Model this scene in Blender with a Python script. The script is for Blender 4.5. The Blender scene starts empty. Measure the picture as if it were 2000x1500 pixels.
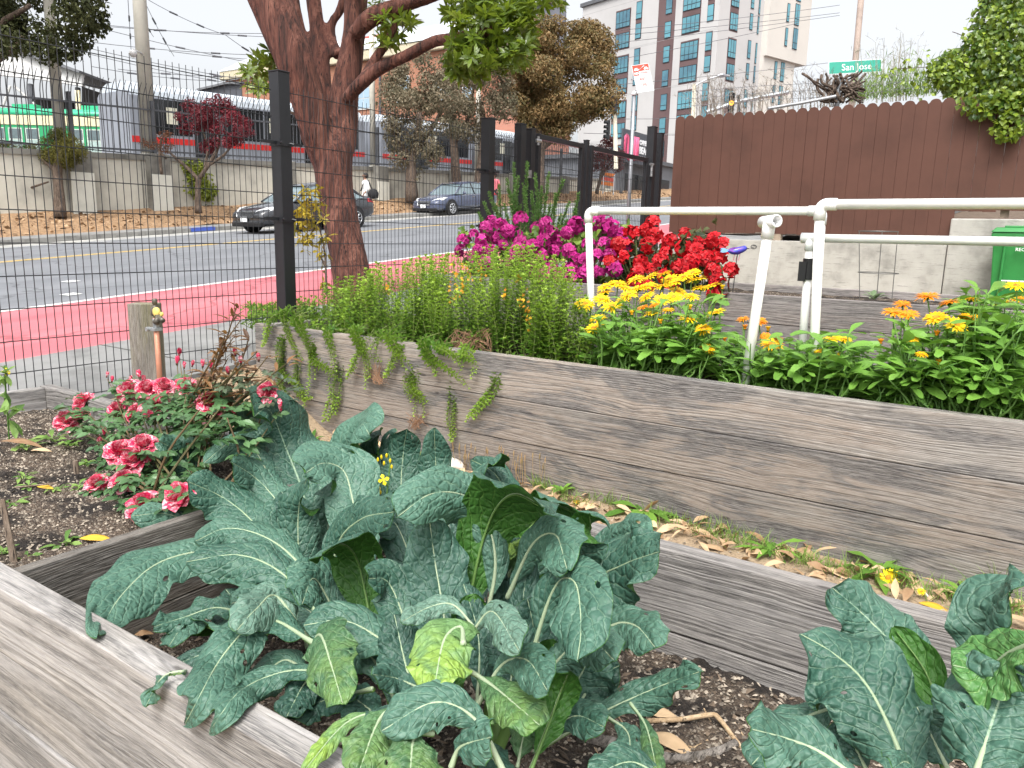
import bpy, math, random
import numpy as np
from mathutils import Vector, Matrix
sc = bpy.context.scene
R = math.radians
# ---------------------------------------------------------------- camera, world, sun
CAMH = 1.55
FPX, CX, CY = 1500.0, 1000.0, 750.0
def _n(v):
    v = np.asarray(v, float); return v / np.linalg.norm(v)
_A = _n([-2270, -348, FPX]); _B = _n([1070, -270, FPX])
_X = -_A; _U = _n(np.cross(_A, _B)); _U = _U if _U[1] < 0 else -_U
_Y = _n(np.cross(_U, _X))
RW = np.stack([_X, _Y, _U], 1)          # world -> camera (x right, y down, z forward)
RC = RW.T
EYE = np.array([0, 0, CAMH])
cam_d = bpy.data.cameras.new("camera"); cam = bpy.data.objects.new("camera", cam_d)
sc.collection.objects.link(cam); sc.camera = cam
cam_d.sensor_width = 36; cam_d.lens = 36 * FPX / 2000; cam_d.clip_start = .05; cam_d.clip_end = 2000
_c = [RC @ np.array(a, float) for a in ((1, 0, 0), (0, -1, 0), (0, 0, -1))]
cam.matrix_world = Matrix(((_c[0][0], _c[1][0], _c[2][0], 0), (_c[0][1], _c[1][1], _c[2][1], 0),
                           (_c[0][2], _c[1][2], _c[2][2], CAMH), (0, 0, 0, 1)))
w = bpy.data.worlds.new("World"); sc.world = w; w.use_nodes = True
nt = w.node_tree; nt.nodes.clear()
SUN_EL, SUN_AZ = 58, 160
sky = nt.nodes.new("ShaderNodeTexSky"); sky.sky_type = 'NISHITA'; sky.sun_disc = False
sky.sun_elevation = R(SUN_EL); sky.sun_rotation = R(SUN_AZ); sky.air_density = 1.0; sky.dust_density = 6.0; sky.ozone_density = 1.0
hs = nt.nodes.new("ShaderNodeHueSaturation"); hs.inputs['Saturation'].default_value = .18
bg = nt.nodes.new("ShaderNodeBackground"); bg.inputs['Strength'].default_value = .15
wo = nt.nodes.new("ShaderNodeOutputWorld")
nt.links.new(sky.outputs[0], hs.inputs['Color']); nt.links.new(hs.outputs[0], bg.inputs['Color']); nt.links.new(bg.outputs[0], wo.inputs['Surface'])
sun_d = bpy.data.lights.new("sun", 'SUN'); sun = bpy.data.objects.new("sun", sun_d); sc.collection.objects.link(sun)
sun_d.energy = .9; sun_d.angle = R(18); sun_d.color = (1, .97, .92)
_az = R(SUN_AZ)
_sd = Vector((math.sin(_az) * math.cos(R(SUN_EL)), math.cos(_az) * math.cos(R(SUN_EL)), math.sin(R(SUN_EL))))
sun.rotation_euler = _sd.to_track_quat('Z', 'Y').to_euler(); sun.location = (0, 0, 40)
vs = sc.view_settings; vs.view_transform = 'Standard'; vs.look = 'None'; vs.gamma = 1; vs.exposure = 1.12
sc.cycles.use_denoising = True
sc.cycles.max_bounces = 6; sc.cycles.diffuse_bounces = 3; sc.cycles.transparent_max_bounces = 6

# ---------------------------------------------------------------- geometry of the view (used to measure world places)
def ray(x, y): return RC @ np.array([x - CX, y - CY, FPX])
def onz(x, y, z=0.): d = ray(x, y); return EYE + d * ((z - CAMH) / d[2])
def onx(x, y, X): d = ray(x, y); return EYE + d * (X / d[0])
def ony(x, y, Y): d = ray(x, y); return EYE + d * (Y / d[1])
def dep(x, y, D): return EYE + ray(x, y) / FPX * D
def depth(p): return float((RW @ (np.asarray(p) - EYE))[2])
STREET0, GRADE = .2, .0736
def street(Y): return STREET0 + GRADE * Y
def onstreet(x, y, dz=0.):
    d = ray(x, y); t = (STREET0 + dz - CAMH) / (d[2] - GRADE * d[1]); return EYE + d * t

# ---------------------------------------------------------------- mesh builder
class MB:
    def __init__(s): s.v = []; s.f = []; s.m = []; s.g = []; s.n = 0
    def add(s, V, F, mat=0, G=None):
        V = np.asarray(V, float).reshape(-1, 3)
        s.v.append(V); s.g.append(np.asarray(G, float).reshape(-1, 3) if G is not None else np.zeros_like(V))
        o = s.n; s.n += len(V)
        if isinstance(F, np.ndarray): F = (F + o).tolist()
        else: F = [[i + o for i in f] for f in F]
        s.f += F; s.m += ([mat] * len(F) if np.isscalar(mat) else list(mat))
        return s
    def box(s, lo, hi, mat=0, G=None):
        x0, y0, z0 = lo; x1, y1, z1 = hi
        V = [(x0,y0,z0),(x1,y0,z0),(x1,y1,z0),(x0,y1,z0),(x0,y0,z1),(x1,y0,z1),(x1,y1,z1),(x0,y1,z1)]
        return s.add(V, [(0,3,2,1),(4,5,6,7),(0,1,5,4),(1,2,6,5),(2,3,7,6),(3,0,4,7)], mat, G)
    def obox(s, o, ax, ay, az, mat=0, G=None):
        o, ax, ay, az = map(lambda q: np.asarray(q, float), (o, ax, ay, az))
        V = [o, o+ax, o+ax+ay, o+ay, o+az, o+ax+az, o+ax+ay+az, o+ay+az]
        return s.add(V, [(0,3,2,1),(4,5,6,7),(0,1,5,4),(1,2,6,5),(2,3,7,6),(3,0,4,7)], mat, G)
    def quad(s, a, b, c, d, mat=0): return s.add([a, b, c, d], [(0,1,2,3)], mat)
    def tube(s, P, r, n=8, mat=0, cap=True, gid=0.):
        P = np.asarray(P, float); k = len(P); r = np.broadcast_to(np.asarray(r, float), (k,))
        T = np.gradient(P, axis=0); T /= np.linalg.norm(T, axis=1)[:, None] + 1e-12
        ref = np.array([0, 0, 1.]) if abs(T[0][2]) < .9 else np.array([1., 0, 0])
        V = []; G = []; S = np.cross(T[0], ref); S /= np.linalg.norm(S); L = 0
        a = np.arange(n) * 2 * math.pi / n
        for i in range(k):
            S = S - T[i] * (S @ T[i]); S /= np.linalg.norm(S) + 1e-12; Bn = np.cross(T[i], S)
            if i: L += np.linalg.norm(P[i] - P[i-1])
            V.append(P[i] + r[i] * (np.cos(a)[:, None] * S + np.sin(a)[:, None] * Bn))
            G.append(np.stack([np.full(n, L), np.minimum(a, 2*math.pi - a) * max(r[i], .002), np.full(n, gid)], 1))
        F = [(i*n+j, i*n+(j+1) % n, (i+1)*n+(j+1) % n, (i+1)*n+j) for i in range(k-1) for j in range(n)]
        if cap: F += [tuple(range(n-1, -1, -1)), tuple((k-1)*n+j for j in range(n))]
        return s.add(np.concatenate(V), F, mat, np.concatenate(G))
    def lathe(s, c, prof, n=16, axis=2, mat=0):
        c = np.asarray(c, float); a = np.arange(n) * 2 * math.pi / n; V = []
        for (r, h) in prof:
            q = np.stack([r*np.cos(a), r*np.sin(a), np.full(n, h)], 1)
            if axis == 0: q = q[:, [2, 0, 1]]
            if axis == 1: q = q[:, [1, 2, 0]]
            V.append(c + q)
        k = len(prof)
        F = [(i*n+j, i*n+(j+1) % n, (i+1)*n+(j+1) % n, (i+1)*n+j) for i in range(k-1) for j in range(n)]
        F += [tuple(range(n-1, -1, -1)), tuple((k-1)*n+j for j in range(n))]
        return s.add(np.concatenate(V), F, mat)
    def prism(s, poly, ax, mat=0):
        poly = np.asarray(poly, float); ax = np.asarray(ax, float); n = len(poly)
        F = [tuple(range(n)), tuple(range(2*n-1, n-1, -1))] + [(i, i+n, (i+1) % n + n, (i+1) % n) for i in range(n)]
        return s.add(np.concatenate([poly, poly + ax]), F, mat)
    def build(s, name, mats, parent=None, smooth=False, label=None, kind=None):
        me = bpy.data.meshes.new(name)
        V = np.concatenate(s.v) if s.v else np.zeros((0, 3)); G = np.concatenate(s.g) if s.g else V
        if parent is not None:
            r = parent
            while r.parent: r = r.parent
            V = V - np.array(r.location)
        me.from_pydata(V.tolist(), [], s.f)
        if not isinstance(mats, (list, tuple)): mats = [mats]
        for m in mats: me.materials.append(m)
        me.polygons.foreach_set("material_index", np.array(s.m, np.int32))
        if smooth: me.polygons.foreach_set("use_smooth", np.ones(len(s.f), bool))
        at = me.attributes.new("gc", 'FLOAT_VECTOR', 'POINT'); at.data.foreach_set("vector", G.ravel())
        me.update()
        o = bpy.data.objects.new(name, me); sc.collection.objects.link(o)
        if parent is not None: o.parent = parent
        if label: o['label'] = label
        if kind: o['kind'] = kind
        return o
def thing(name, label, cat, loc=(0, 0, 0), group=None, rz=0.):
    o = bpy.data.objects.new(name, None); sc.collection.objects.link(o); o.empty_display_size = .1
    o.location = tuple(float(q) for q in loc); o.rotation_euler = (0, 0, rz)
    return tag(o, label, cat, group)
def tag(o, label, cat, group=None):
    o['label'] = label; o['category'] = cat
    if group: o['group'] = group
    return o
def struct(name, mb, mats, smooth=False): return mb.build(name, mats, None, smooth, None, 'structure')
def stuff(name, mb, mats, label, cat, smooth=False):
    return tag(mb.build(name, mats, None, smooth, None, 'stuff'), label, cat)
def dup(root, loc, rz=0., label=None, group=None, scale=None):
    r = root.copy(); sc.collection.objects.link(r); r.location = tuple(float(q) for q in loc); r.rotation_euler = (0, 0, rz)
    if scale: r.scale = (scale,) * 3
    if label: r['label'] = label
    if group: r['group'] = group
    for ch in root.children:
        c = ch.copy(); sc.collection.objects.link(c); c.parent = r
        for g in ch.children:
            d = g.copy(); sc.collection.objects.link(d); d.parent = c
    return r
def text(body, size, mat, M4, parent, name='lettering', ext=.002, align='CENTER', sx=1., bold=0.):
    cu = bpy.data.curves.new(name, 'FONT'); cu.body = body; cu.size = size; cu.extrude = ext; cu.align_x = align; cu.align_y = 'CENTER'
    cu.offset = bold; cu.resolution_u = 3
    o = bpy.data.objects.new(name, cu); sc.collection.objects.link(o)
    dg = bpy.context.evaluated_depsgraph_get(); me = bpy.data.meshes.new_from_object(o.evaluated_get(dg))
    bpy.data.objects.remove(o); bpy.data.curves.remove(cu)
    me.transform(Matrix.Diagonal((sx, 1, 1, 1)))
    me.transform(M4)
    if parent is not None:
        r = parent
        while r.parent: r = r.parent
        me.transform(Matrix.Translation(-Vector(r.location)))
    me.materials.clear(); me.materials.append(mat)
    for p in me.polygons: p.material_index = 0
    ob = bpy.data.objects.new(name, me); sc.collection.objects.link(ob); ob.parent = parent
    return ob
def frame4(o, xa, ya):
    xa = Vector(xa).normalized(); ya = Vector(ya).normalized(); za = xa.cross(ya)
    return Matrix(((xa.x, ya.x, za.x, o[0]), (xa.y, ya.y, za.y, o[1]), (xa.z, ya.z, za.z, o[2]), (0, 0, 0, 1)))
def spline(P, n):
    P = np.asarray(P, float); k = len(P)
    if k == 2: t = np.linspace(0, 1, n)[:, None]; return P[0]*(1-t) + P[1]*t
    E = np.vstack([2*P[0]-P[1], P, 2*P[-1]-P[-2]]); out = []
    for u in np.linspace(0, k-1-1e-6, n):
        i = int(u); t = u - i; a, b, c, d = E[i], E[i+1], E[i+2], E[i+3]
        out.append(.5*((2*b) + (c-a)*t + (2*a-5*b+4*c-d)*t*t + (3*b-a-3*c+d)*t**3))
    return np.array(out)

# ---------------------------------------------------------------- materials
_MC = {}
def _nodes(name):
    m = bpy.data.materials.new(name); m.use_nodes = True; t = m.node_tree
    return m, t, t.nodes['Principled BSDF'], t.nodes['Material Output']
def N(t, ty, **k):
    n = t.nodes.new(ty)
    for a, b in k.items(): setattr(n, a, b)
    return n
def noise(t, vec, scale, detail=4, rough=.55, dist=0.):
    n = N(t, 'ShaderNodeTexNoise'); n.inputs['Scale'].default_value = scale; n.inputs['Detail'].default_value = detail
    n.inputs['Roughness'].default_value = rough; n.inputs['Distortion'].default_value = dist
    t.links.new(vec, n.inputs['Vector']); return n.outputs['Fac']
def ramp(t, fac, stops):
    n = N(t, 'ShaderNodeValToRGB'); e = n.color_ramp.elements
    while len(e) < len(stops): e.new(.5)
    for q, (p, c) in zip(e, stops): q.position = p; q.color = (*c, 1) if len(c) == 3 else c
    t.links.new(fac, n.inputs['Fac']); return n.outputs['Color']
def mix(t, fac, a, b, mode='MIX'):
    n = N(t, 'ShaderNodeMix', data_type='RGBA', blend_type=mode)
    for i, q in ((0, fac), (6, a), (7, b)):
        if hasattr(q, 'node'): t.links.new(q, n.inputs[i])
        else: n.inputs[i].default_value = q if np.isscalar(q) else ((*q, 1) if len(q) == 3 else q)
    return n.outputs[2]
def mth(t, op, a, b=None, c=None, clamp=False):
    n = N(t, 'ShaderNodeMath', operation=op, use_clamp=clamp)
    for i, q in enumerate((a, b, c)):
        if q is None: continue
        if hasattr(q, 'node'): t.links.new(q, n.inputs[i])
        else: n.inputs[i].default_value = q
    return n.outputs[0]
def bump(t, h, strength, dist, b):
    n = N(t, 'ShaderNodeBump'); n.inputs['Strength'].default_value = strength; n.inputs['Distance'].default_value = dist
    t.links.new(h, n.inputs['Height']); t.links.new(n.outputs[0], b.inputs['Normal'])
def attr(t, name='gc'): n = N(t, 'ShaderNodeAttribute', attribute_name=name); return n.outputs['Vector']
def objco(t): return N(t, 'ShaderNodeTexCoord').outputs['Object']
def mapv(t, v, s, off=None):
    n = N(t, 'ShaderNodeMapping'); n.inputs['Scale'].default_value = s
    if off: n.inputs['Location'].default_value = off
    t.links.new(v, n.inputs['Vector']); return n.outputs[0]
def sep(t, v): n = N(t, 'ShaderNodeSeparateXYZ'); t.links.new(v, n.inputs[0]); return n.outputs
def comb(t, x, y, z):
    n = N(t, 'ShaderNodeCombineXYZ')
    for i, q in enumerate((x, y, z)):
        if hasattr(q, 'node'): t.links.new(q, n.inputs[i])
        else: n.inputs[i].default_value = q
    return n.outputs[0]
def mat(name, col, rough=.6, var=.12, scale=6., bmp=0., bscale=60., bdist=.004, spec=.4, metal=0., c2=None, emit=None, coat=0.):
    if name in _MC: return _MC[name]
    m, t, b, o = _nodes(name); v = objco(t)
    c2 = c2 or tuple(min(1, q*(1-var*2.2)) for q in col); c3 = tuple(min(1, q*(1+var)) for q in col)
    f = noise(t, v, scale, 6, .62)
    t.links.new(ramp(t, f, [(.3, c2), (.5, col), (.72, c3)]), b.inputs['Base Color'])
    b.inputs['Roughness'].default_value = rough; b.inputs['Metallic'].default_value = metal; b.inputs['Specular IOR Level'].default_value = spec
    if coat: b.inputs['Coat Weight'].default_value = coat; b.inputs['Coat Roughness'].default_value = .05
    if bmp: bump(t, noise(t, v, bscale, 5, .65), bmp, bdist, b)
    if emit: b.inputs['Emission Color'].default_value = (*emit[0], 1); b.inputs['Emission Strength'].default_value = emit[1]
    _MC[name] = m; return m
def wood(name, pale, dark, warm, line=.5, stain=.55, warmth=.35, freq=150., kn=1., wx=0.):
    m, t, b, o = _nodes(name); g = attr(t); x, y, z = sep(t, g)
    off = mth(t, 'MULTIPLY', z, 3.7)
    P = comb(t, mth(t, 'ADD', x, off), mth(t, 'ADD', y, mth(t, 'MULTIPLY', z, 1.3)), z)
    vor = N(t, 'ShaderNodeTexVoronoi', feature='F1', voronoi_dimensions='2D'); vor.inputs['Scale'].default_value = 1
    t.links.new(mapv(t, P, (1.5, 4.2, 1)), vor.inputs['Vector']); d = mth(t, 'ADD', vor.outputs['Distance'], mth(t, 'MULTIPLY', sep(t, vor.outputs['Color'])[0], .11)); d = mth(t, 'ADD', d, mth(t, 'MULTIPLY', ramp1(t, sep(t, vor.outputs['Color'])[1], .56, .58), .9))
    warp = noise(t, mapv(t, P, (.9, 3.2, 1)), 1., 3, .5)
    ring = mth(t, 'MULTIPLY', mth(t, 'POWER', 2.718, mth(t, 'MULTIPLY', d, -5.5)), .045 * kn)
    yy = mth(t, 'ADD', y, mth(t, 'ADD', mth(t, 'MULTIPLY', warp, .10), ring))
    ln = noise(t, comb(t, mth(t, 'MULTIPLY', x, .55), mth(t, 'MULTIPLY', yy, freq * 1.25), z), 1., 2, .5)
    ln = ramp1(t, ln, .40, .62)
    fib = noise(t, mapv(t, P, (14, 420, 1)), 1., 4, .7)
    crk = noise(t, mapv(t, P, (3., 150, 1)), 1., 3, .6)
    st = noise(t, mapv(t, P, (1.6, 6.5, 1)), 1., 5, .62, .6)
    st = mth(t, 'ADD', st, mth(t, 'ADD', mth(t, 'MULTIPLY', mth(t, 'SUBTRACT', fib, .5), .32), mth(t, 'MULTIPLY', mth(t, 'SUBTRACT', ln, .5), .05)))
    wm = noise(t, mapv(t, P, (.8, 4., 1), (5, 2, 0)), 1., 4, .55)
    c = mix(t, mth(t, 'MULTIPLY', ramp1(t, mth(t, 'SUBTRACT', wm, mth(t, 'MULTIPLY', x, wx)), .46, .66), warmth), pale, warm)
    c = mix(t, mth(t, 'MULTIPLY', ramp1(t, st, .48, .56), stain), c, dark)
    c = mix(t, mth(t, 'MULTIPLY', mth(t, 'POWER', ln, 2.), line), c, tuple(q*.45 for q in dark))
    c = mix(t, ramp1(t, fib, .35, .68), c, mix(t, .5, c, (.5, .47, .43)))
    c = mix(t, mth(t, 'MULTIPLY', ramp1(t, crk, .62, .7), .6), c, (.03, .027, .025))
    kc = mth(t, 'SUBTRACT', 1., ramp1(t, d, .045, .075), clamp=True)
    c = mix(t, mth(t, 'MULTIPLY', kc, .75 * min(1, kn)), c, (.035, .028, .024))
    kr = mth(t, 'MULTIPLY', mth(t, 'SUBTRACT', 1., ramp1(t, d, .1, .16), clamp=True), .25 * min(1, kn))
    c = mix(t, kr, c, dark)
    pv = mth(t, 'FRACT', mth(t, 'MULTIPLY', mth(t, 'SINE', mth(t, 'MULTIPLY', z, 91.7)), 43.5)); c = mix(t, 1., c, comb(t, *[mth(t, 'MULTIPLY_ADD', pv, .34, .83)]*3), 'MULTIPLY')
    t.links.new(c, b.inputs['Base Color']); b.inputs['Roughness'].default_value = .82; b.inputs['Specular IOR Level'].default_value = .25
    bump(t, mth(t, 'ADD', mth(t, 'MULTIPLY', ln, -.8), mth(t, 'MULTIPLY', fib, .8)), .6, .0035, b)
    return m
def ramp1(t, f, a, b):
    n = N(t, 'ShaderNodeMapRange', clamp=True, interpolation_type='SMOOTHSTEP'); t.links.new(f, n.inputs[0])
    n.inputs[1].default_value = a; n.inputs[2].default_value = b; return n.outputs[0]
def leafmat(name, c1, c2, trans=.25, rough=.45, tcol=None, spec=.4, scale=9.):
    if name in _MC: return _MC[name]
    m, t, b, o = _nodes(name); x, y, z = sep(t, attr(t)); v = objco(t)
    f = mth(t, 'ADD', mth(t, 'MULTIPLY', z, .7), mth(t, 'MULTIPLY', noise(t, v, scale, 3), .45))
    c = ramp(t, f, [(.15, c1), (.85, c2)])
    t.links.new(c, b.inputs['Base Color']); b.inputs['Roughness'].default_value = rough; b.inputs['Specular IOR Level'].default_value = spec
    tr = N(t, 'ShaderNodeBsdfTranslucent'); ms = N(t, 'ShaderNodeMixShader'); ms.inputs[0].default_value = trans
    t.links.new(mix(t, .5, c, tcol or tuple(min(1, q*1.6) for q in c2)), tr.inputs['Color'])
    t.links.new(b.outputs[0], ms.inputs[1]); t.links.new(tr.outputs[0], ms.inputs[2]); t.links.new(ms.outputs[0], o.inputs['Surface'])
    _MC[name] = m; return m
# ================================================================ SETTING
rng = np.random.default_rng(7); random.seed(7)
def lin(*c): return tuple(q for q in c)
# -- ground materials
def asphalt_mat(name, base, spk, patch, big=.35):
    m, t, b, o = _nodes(name); v = objco(t)
    f1 = noise(t, v, 60, 5, .7); f2 = noise(t, mapv(t, v, (1, .12, 1)), .9, 5, .6); f3 = noise(t, v, 2.2, 5, .6)
    c = mix(t, ramp1(t, f2, .38, .66), base, patch); c = mix(t, ramp1(t, f3, .5, .75), c, mix(t, .5, patch, base))
    c = mix(t, ramp1(t, f1, .5, .75), c, spk)
    vo = N(t, 'ShaderNodeTexVoronoi', feature='DISTANCE_TO_EDGE'); vo.inputs['Scale'].default_value = .28
    wv = N(t, 'ShaderNodeVectorMath', operation='ADD'); nn = N(t, 'ShaderNodeTexNoise'); nn.inputs['Scale'].default_value = 1.5
    t.links.new(v, nn.inputs['Vector']); t.links.new(v, wv.inputs[0]); t.links.new(nn.outputs['Color'], wv.inputs[1])
    t.links.new(wv.outputs[0], vo.inputs['Vector'])
    ck = mth(t, 'SUBTRACT', 1., ramp1(t, vo.outputs['Distance'], .004, .012), clamp=True)
    c = mix(t, mth(t, 'MULTIPLY', ck, .55), c, tuple(q*.4 for q in base))
    t.links.new(c, b.inputs['Base Color']); b.inputs['Roughness'].default_value = .85
    bump(t, f1, .35, .006, b); return m
ASPH = asphalt_mat('asphalt', (.13, .137, .15), (.19, .197, .21), (.175, .182, .195))
PINK = asphalt_mat('red_lane_paint', (.40, .095, .115), (.50, .18, .19), (.54, .155, .175))
CONC = mat('pavement_concrete', (.21, .21, .205), .85, .16, 2.2, .3, 70)
GUT = mat('gutter_concrete', (.36, .355, .33), .85, .15, 3, .3, 60)
KERB = mat('kerb_concrete', (.24, .235, .22), .85, .2, 4, .3, 60)
WPAINT = mat('white_road_paint', (.72, .72, .70), .6, .12, 25)
YPAINT = mat('yellow_road_paint', (.66, .45, .10), .6, .2, 25)
EARTH = mat('earth', (.12, .085, .06), .95, .3, 3, .6, 40, .03)
VERGE = mat('verge_litter', (.30, .19, .105), .95, .35, 12, .8, 30, .04, c2=(.13, .08, .05))
def gz(Y): return 0. if Y < 5.2 else min(.11 * (Y - 5.2), .78)
def strip(mb, x0, x1, z0, y0=-60., y1=130., n=38, matid=0, zf=None):
    ys = np.linspace(y0, y1, n); zf = zf or street
    V = []; 
    for y in ys: V += [(x0, y, zf(y) + z0), (x1, y, zf(y) + z0)]
    return mb.add(V, [(2*i, 2*i+1, 2*i+3, 2*i+2) for i in range(n-1)], matid)
# -- base terrain, reaches the horizon
mb = MB(); xs = np.linspace(-700, 700, 36); ys = np.linspace(-300, 1100, 36)
V = [(x, y, min(street(min(y, 150)), 12) - 1.2 - (0 if y > -60 else 3) + (4 if y > 160 else 0)) for y in ys for x in xs]
mb.add(V, [(j*36+i, j*36+i+1, (j+1)*36+i+1, (j+1)*36+i) for j in range(35) for i in range(35)])
struct('terrain', mb, EARTH)
mb = MB(); strip(mb, -22.95, -6.9, 0.); struct('street_road', mb, ASPH)
mb = MB(); strip(mb, -9.94, -6.93, .004); struct('bus_lane', mb, PINK)
mb = MB(); strip(mb, -10.06, -9.94, .008, n=60)
struct('lane_line', mb, WPAINT)
mb = MB(); strip(mb, -17.36, -17.27, .004); strip(mb, -17.52, -17.43, .004); struct('centre_line', mb, YPAINT)
mb = MB(); strip(mb, -21.98, -21.88, .004); struct('edge_line', mb, WPAINT)
mb = MB()
for y in (11.5, 18, 24.5): mb.add([(-21.9, y, street(y)+.008), (-21.0, y-.1, street(y)+.008), (-21.0, y+.12, street(y)+.008), (-21.9, y+.12, street(y)+.008)], [(0,1,2,3)])
for x, y in ((-10.9, 5.2), (-12.5, 6.0)): mb.add([(x, y, street(y)+.01), (x+.22, y+.02, street(y)+.01), (x+.2, y+.22, street(y+.2)+.01), (x-.02, y+.2, street(y+.2)+.01)], [(0,1,2,3)])
struct('parking_marks', mb, WPAINT)
mb = MB(); strip(mb, -22.88, -22.06, .006); struct('gutter', mb, GUT)
def slab(name, x0, x1, top, m, drop=.3, zf=street, y0=-60., y1=130.):
    mb = MB(); ys = np.linspace(y0, y1, 38); V = []
    for y in ys: V += [(x0, y, zf(y)+top-drop), (x0, y, zf(y)+top), (x1, y, zf(y)+top), (x1, y, zf(y)+top-drop)]
    F = []
    for i in range(37): F += [(4*i+k, 4*i+k+1, 4*i+k+5, 4*i+k+4) for k in range(3)]
    mb.add(V, F); return struct(name, mb, m)
slab('kerb', -23.1, -22.9, .14, KERB)
mb = MB(); mb.obox((-22.89, 15.2, street(15.2)+.03), (0, .9, .9*GRADE), (.004, 0, 0), (0, 0, .1)); mb.obox((-23.09, 15.2, street(15.2)+.143), (0, .9, .9*GRADE), (.2, 0, 0), (0, 0, .003))
struct('blue_kerb_marking', mb, mat('blue_kerb_paint', (.06, .11, .45), .6))
slab('far_pavement', -24.35, -23.1, .145, CONC)
slab('near_pavement', -6.9, -5.12, .012, CONC, 1.2)
mb = MB()
for y in np.arange(-4, 60, 1.52): mb.box((-6.9, y, street(y)+.010), (-5.26, y+.018, street(y)+.0155))
struct('pavement_joints', mb, mat('joint_dark', (.09, .088, .08), .9))
# verge rising to the wall across the street
mb = MB(); ys = np.linspace(-60, 130, 191); xs = np.linspace(-24.35, -27.3, 14); V = []
for y in ys:
    for i, x in enumerate(xs): V.append((x, y, street(y) + .15 + .62*(i/13)**1.2 + rng.normal(0, .025)))
mb.add(V, [(j*14+i, (j+1)*14+i, (j+1)*14+i+1, j*14+i+1) for j in range(190) for i in range(13)])
struct('verge', mb, VERGE, True)
# loose litter on the verge
mb = MB(); n = 2600; X = rng.uniform(-27, -24.4, n); Yv = rng.uniform(6, 60, n); s = rng.uniform(.03, .12, n); a = rng.uniform(0, 6.28, n)
zz = street(Yv) + .17 + .62*((-24.35 - X)/2.95)**1.2
dx = np.stack([np.cos(a)*s, np.sin(a)*s, rng.normal(0, .03, n)], 1); dy = np.stack([-np.sin(a)*s*.5, np.cos(a)*s*.5, rng.normal(0, .03, n)], 1)
P = np.stack([X, Yv, zz], 1); V = np.stack([P-dx, P+dy, P+dx, P-dy], 1).reshape(-1, 3)
G = np.repeat(np.stack([0*X, 0*X, rng.uniform(0, 1, n)], 1), 4, 0)
mb.add(V, np.arange(4*n).reshape(-1, 4), 0, G)
stuff('verge_leaf_litter', mb, leafmat('litter_far', (.10, .055, .03), (.48, .33, .2), .05, .8), 'brown fallen leaves and bark strewn along the far verge', 'leaf litter')
def yard(Y): return 2.95 + .0446 * Y
mb = MB(); strip(mb, -170, -27.55, 0, -60, 200, zf=yard); struct('yard_ground', mb, mat('yard_gravel', (.16, .15, .14), .95, .25, 3))
# garden ground: path between the beds and the lower ground in front
PATH = mat('path_grit', (.30, .225, .145), .95, .3, 60, .8, 260, .004, c2=(.15, .105, .065))
mb = MB(); xs = np.linspace(-5.1, 12, 90); ys = np.linspace(.9, 12.2, 70); V = [(x, y, gz(y) + rng.normal(0, .004) + max(0, (-4.25-x)/.85)**.8*max(0, street(y)-.02-gz(y))) for y in ys for x in xs]
mb.add(V, [(j*90+i, j*90+i+1, (j+1)*90+i+1, (j+1)*90+i) for j in range(69) for i in range(89)])
struct('garden_path', mb, PATH, True)
mb = MB(); mb.box((-5.1, -20, -.6), (30, .89, -.32)); struct('garden_ground', mb, PATH)
mb = MB(); xs = np.linspace(-5.1, 40, 60); ys = np.linspace(12.36, 40, 40); V = [(x, y, 1.6 + .03*(y-12) + rng.normal(0, .03)) for y in ys for x in xs]
mb.add(V, [(j*60+i, j*60+i+1, (j+1)*60+i+1, (j+1)*60+i) for j in range(39) for i in range(59)]); struct('bank', mb, EARTH, True)

# ================================================================ RAISED BEDS
WOOD_MID = wood('weathered_planks', (.225, .205, .185), (.050, .048, .053), (.235, .165, .115), .5, .9, .5, 100, 1., .06)
WOOD_FRONT = wood('silvered_planks', (.27, .26, .255), (.085, .082, .082), (.20, .17, .13), .5, .75, .5, 30, 1.6)
WOOD_BACK = wood('grey_plank_inside', (.19, .18, .175), (.055, .052, .054), (.24, .19, .15), .75, .5, .25, 105)
WOOD_DARK = wood('damp_board', (.085, .072, .058), (.025, .022, .018), (.11, .085, .055), .5, .6, .5, 110)
WOOD_FAR = wood('greyish_purple_planks', (.165, .145, .142), (.055, .05, .053), (.18, .13, .105), .5, .7, .4, 110)
_pid = [0]
def plank(mb, lo, hi, ax=0, m=0):
    _pid[0] += 1; i = _pid[0] * .731
    x0, y0, z0 = lo; x1, y1, z1 = hi
    C = [(x0,y0,z0),(x1,y0,z0),(x1,y1,z0),(x0,y1,z0),(x0,y0,z1),(x1,y0,z1),(x1,y1,z1),(x0,y1,z1)]
    G = [((q[ax]), q[2] + (q[1-ax] - (lo[1-ax])), i) for q in C]
    mb.box(lo, hi, m, G)
def bevel(o, wd=.004):
    b = o.modifiers.new('bevel', 'BEVEL'); b.width = wd; b.segments = 2; b.limit_method = 'ANGLE'; return o
XR = 3.2
# middle bed
mid = thing('raised_bed', 'tall grey plank raised bed running across the middle, herbs trailing over it', 'raised bed', (-1, 4.5, 0))
mb = MB()
for k, (z0, z1, dy) in enumerate(((-.05, .262, .004), (.267, .530, 0), (.534, .80, .002))): plank(mb, (-5.08, 3.885+dy, z0), (XR, 3.962, z1))
bevel(mb.build('front_wall', WOOD_MID, mid))
mb = MB()
for k, (z0, z1) in enumerate(((-.05, .262), (.266, .530), (.534, .80))): plank(mb, (-5.08, 5.16, z0), (XR, 5.235, z1))
bevel(mb.build('back_wall', WOOD_BACK, mid))
mb = MB()
for k, (z0, z1) in enumerate(((-.05, .262), (.266, .530), (.534, .79))): plank(mb, (-5.08, 3.963, z0), (-5.005, 5.159, z1), 1)
bevel(mb.build('end_wall', WOOD_MID, mid))
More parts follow.
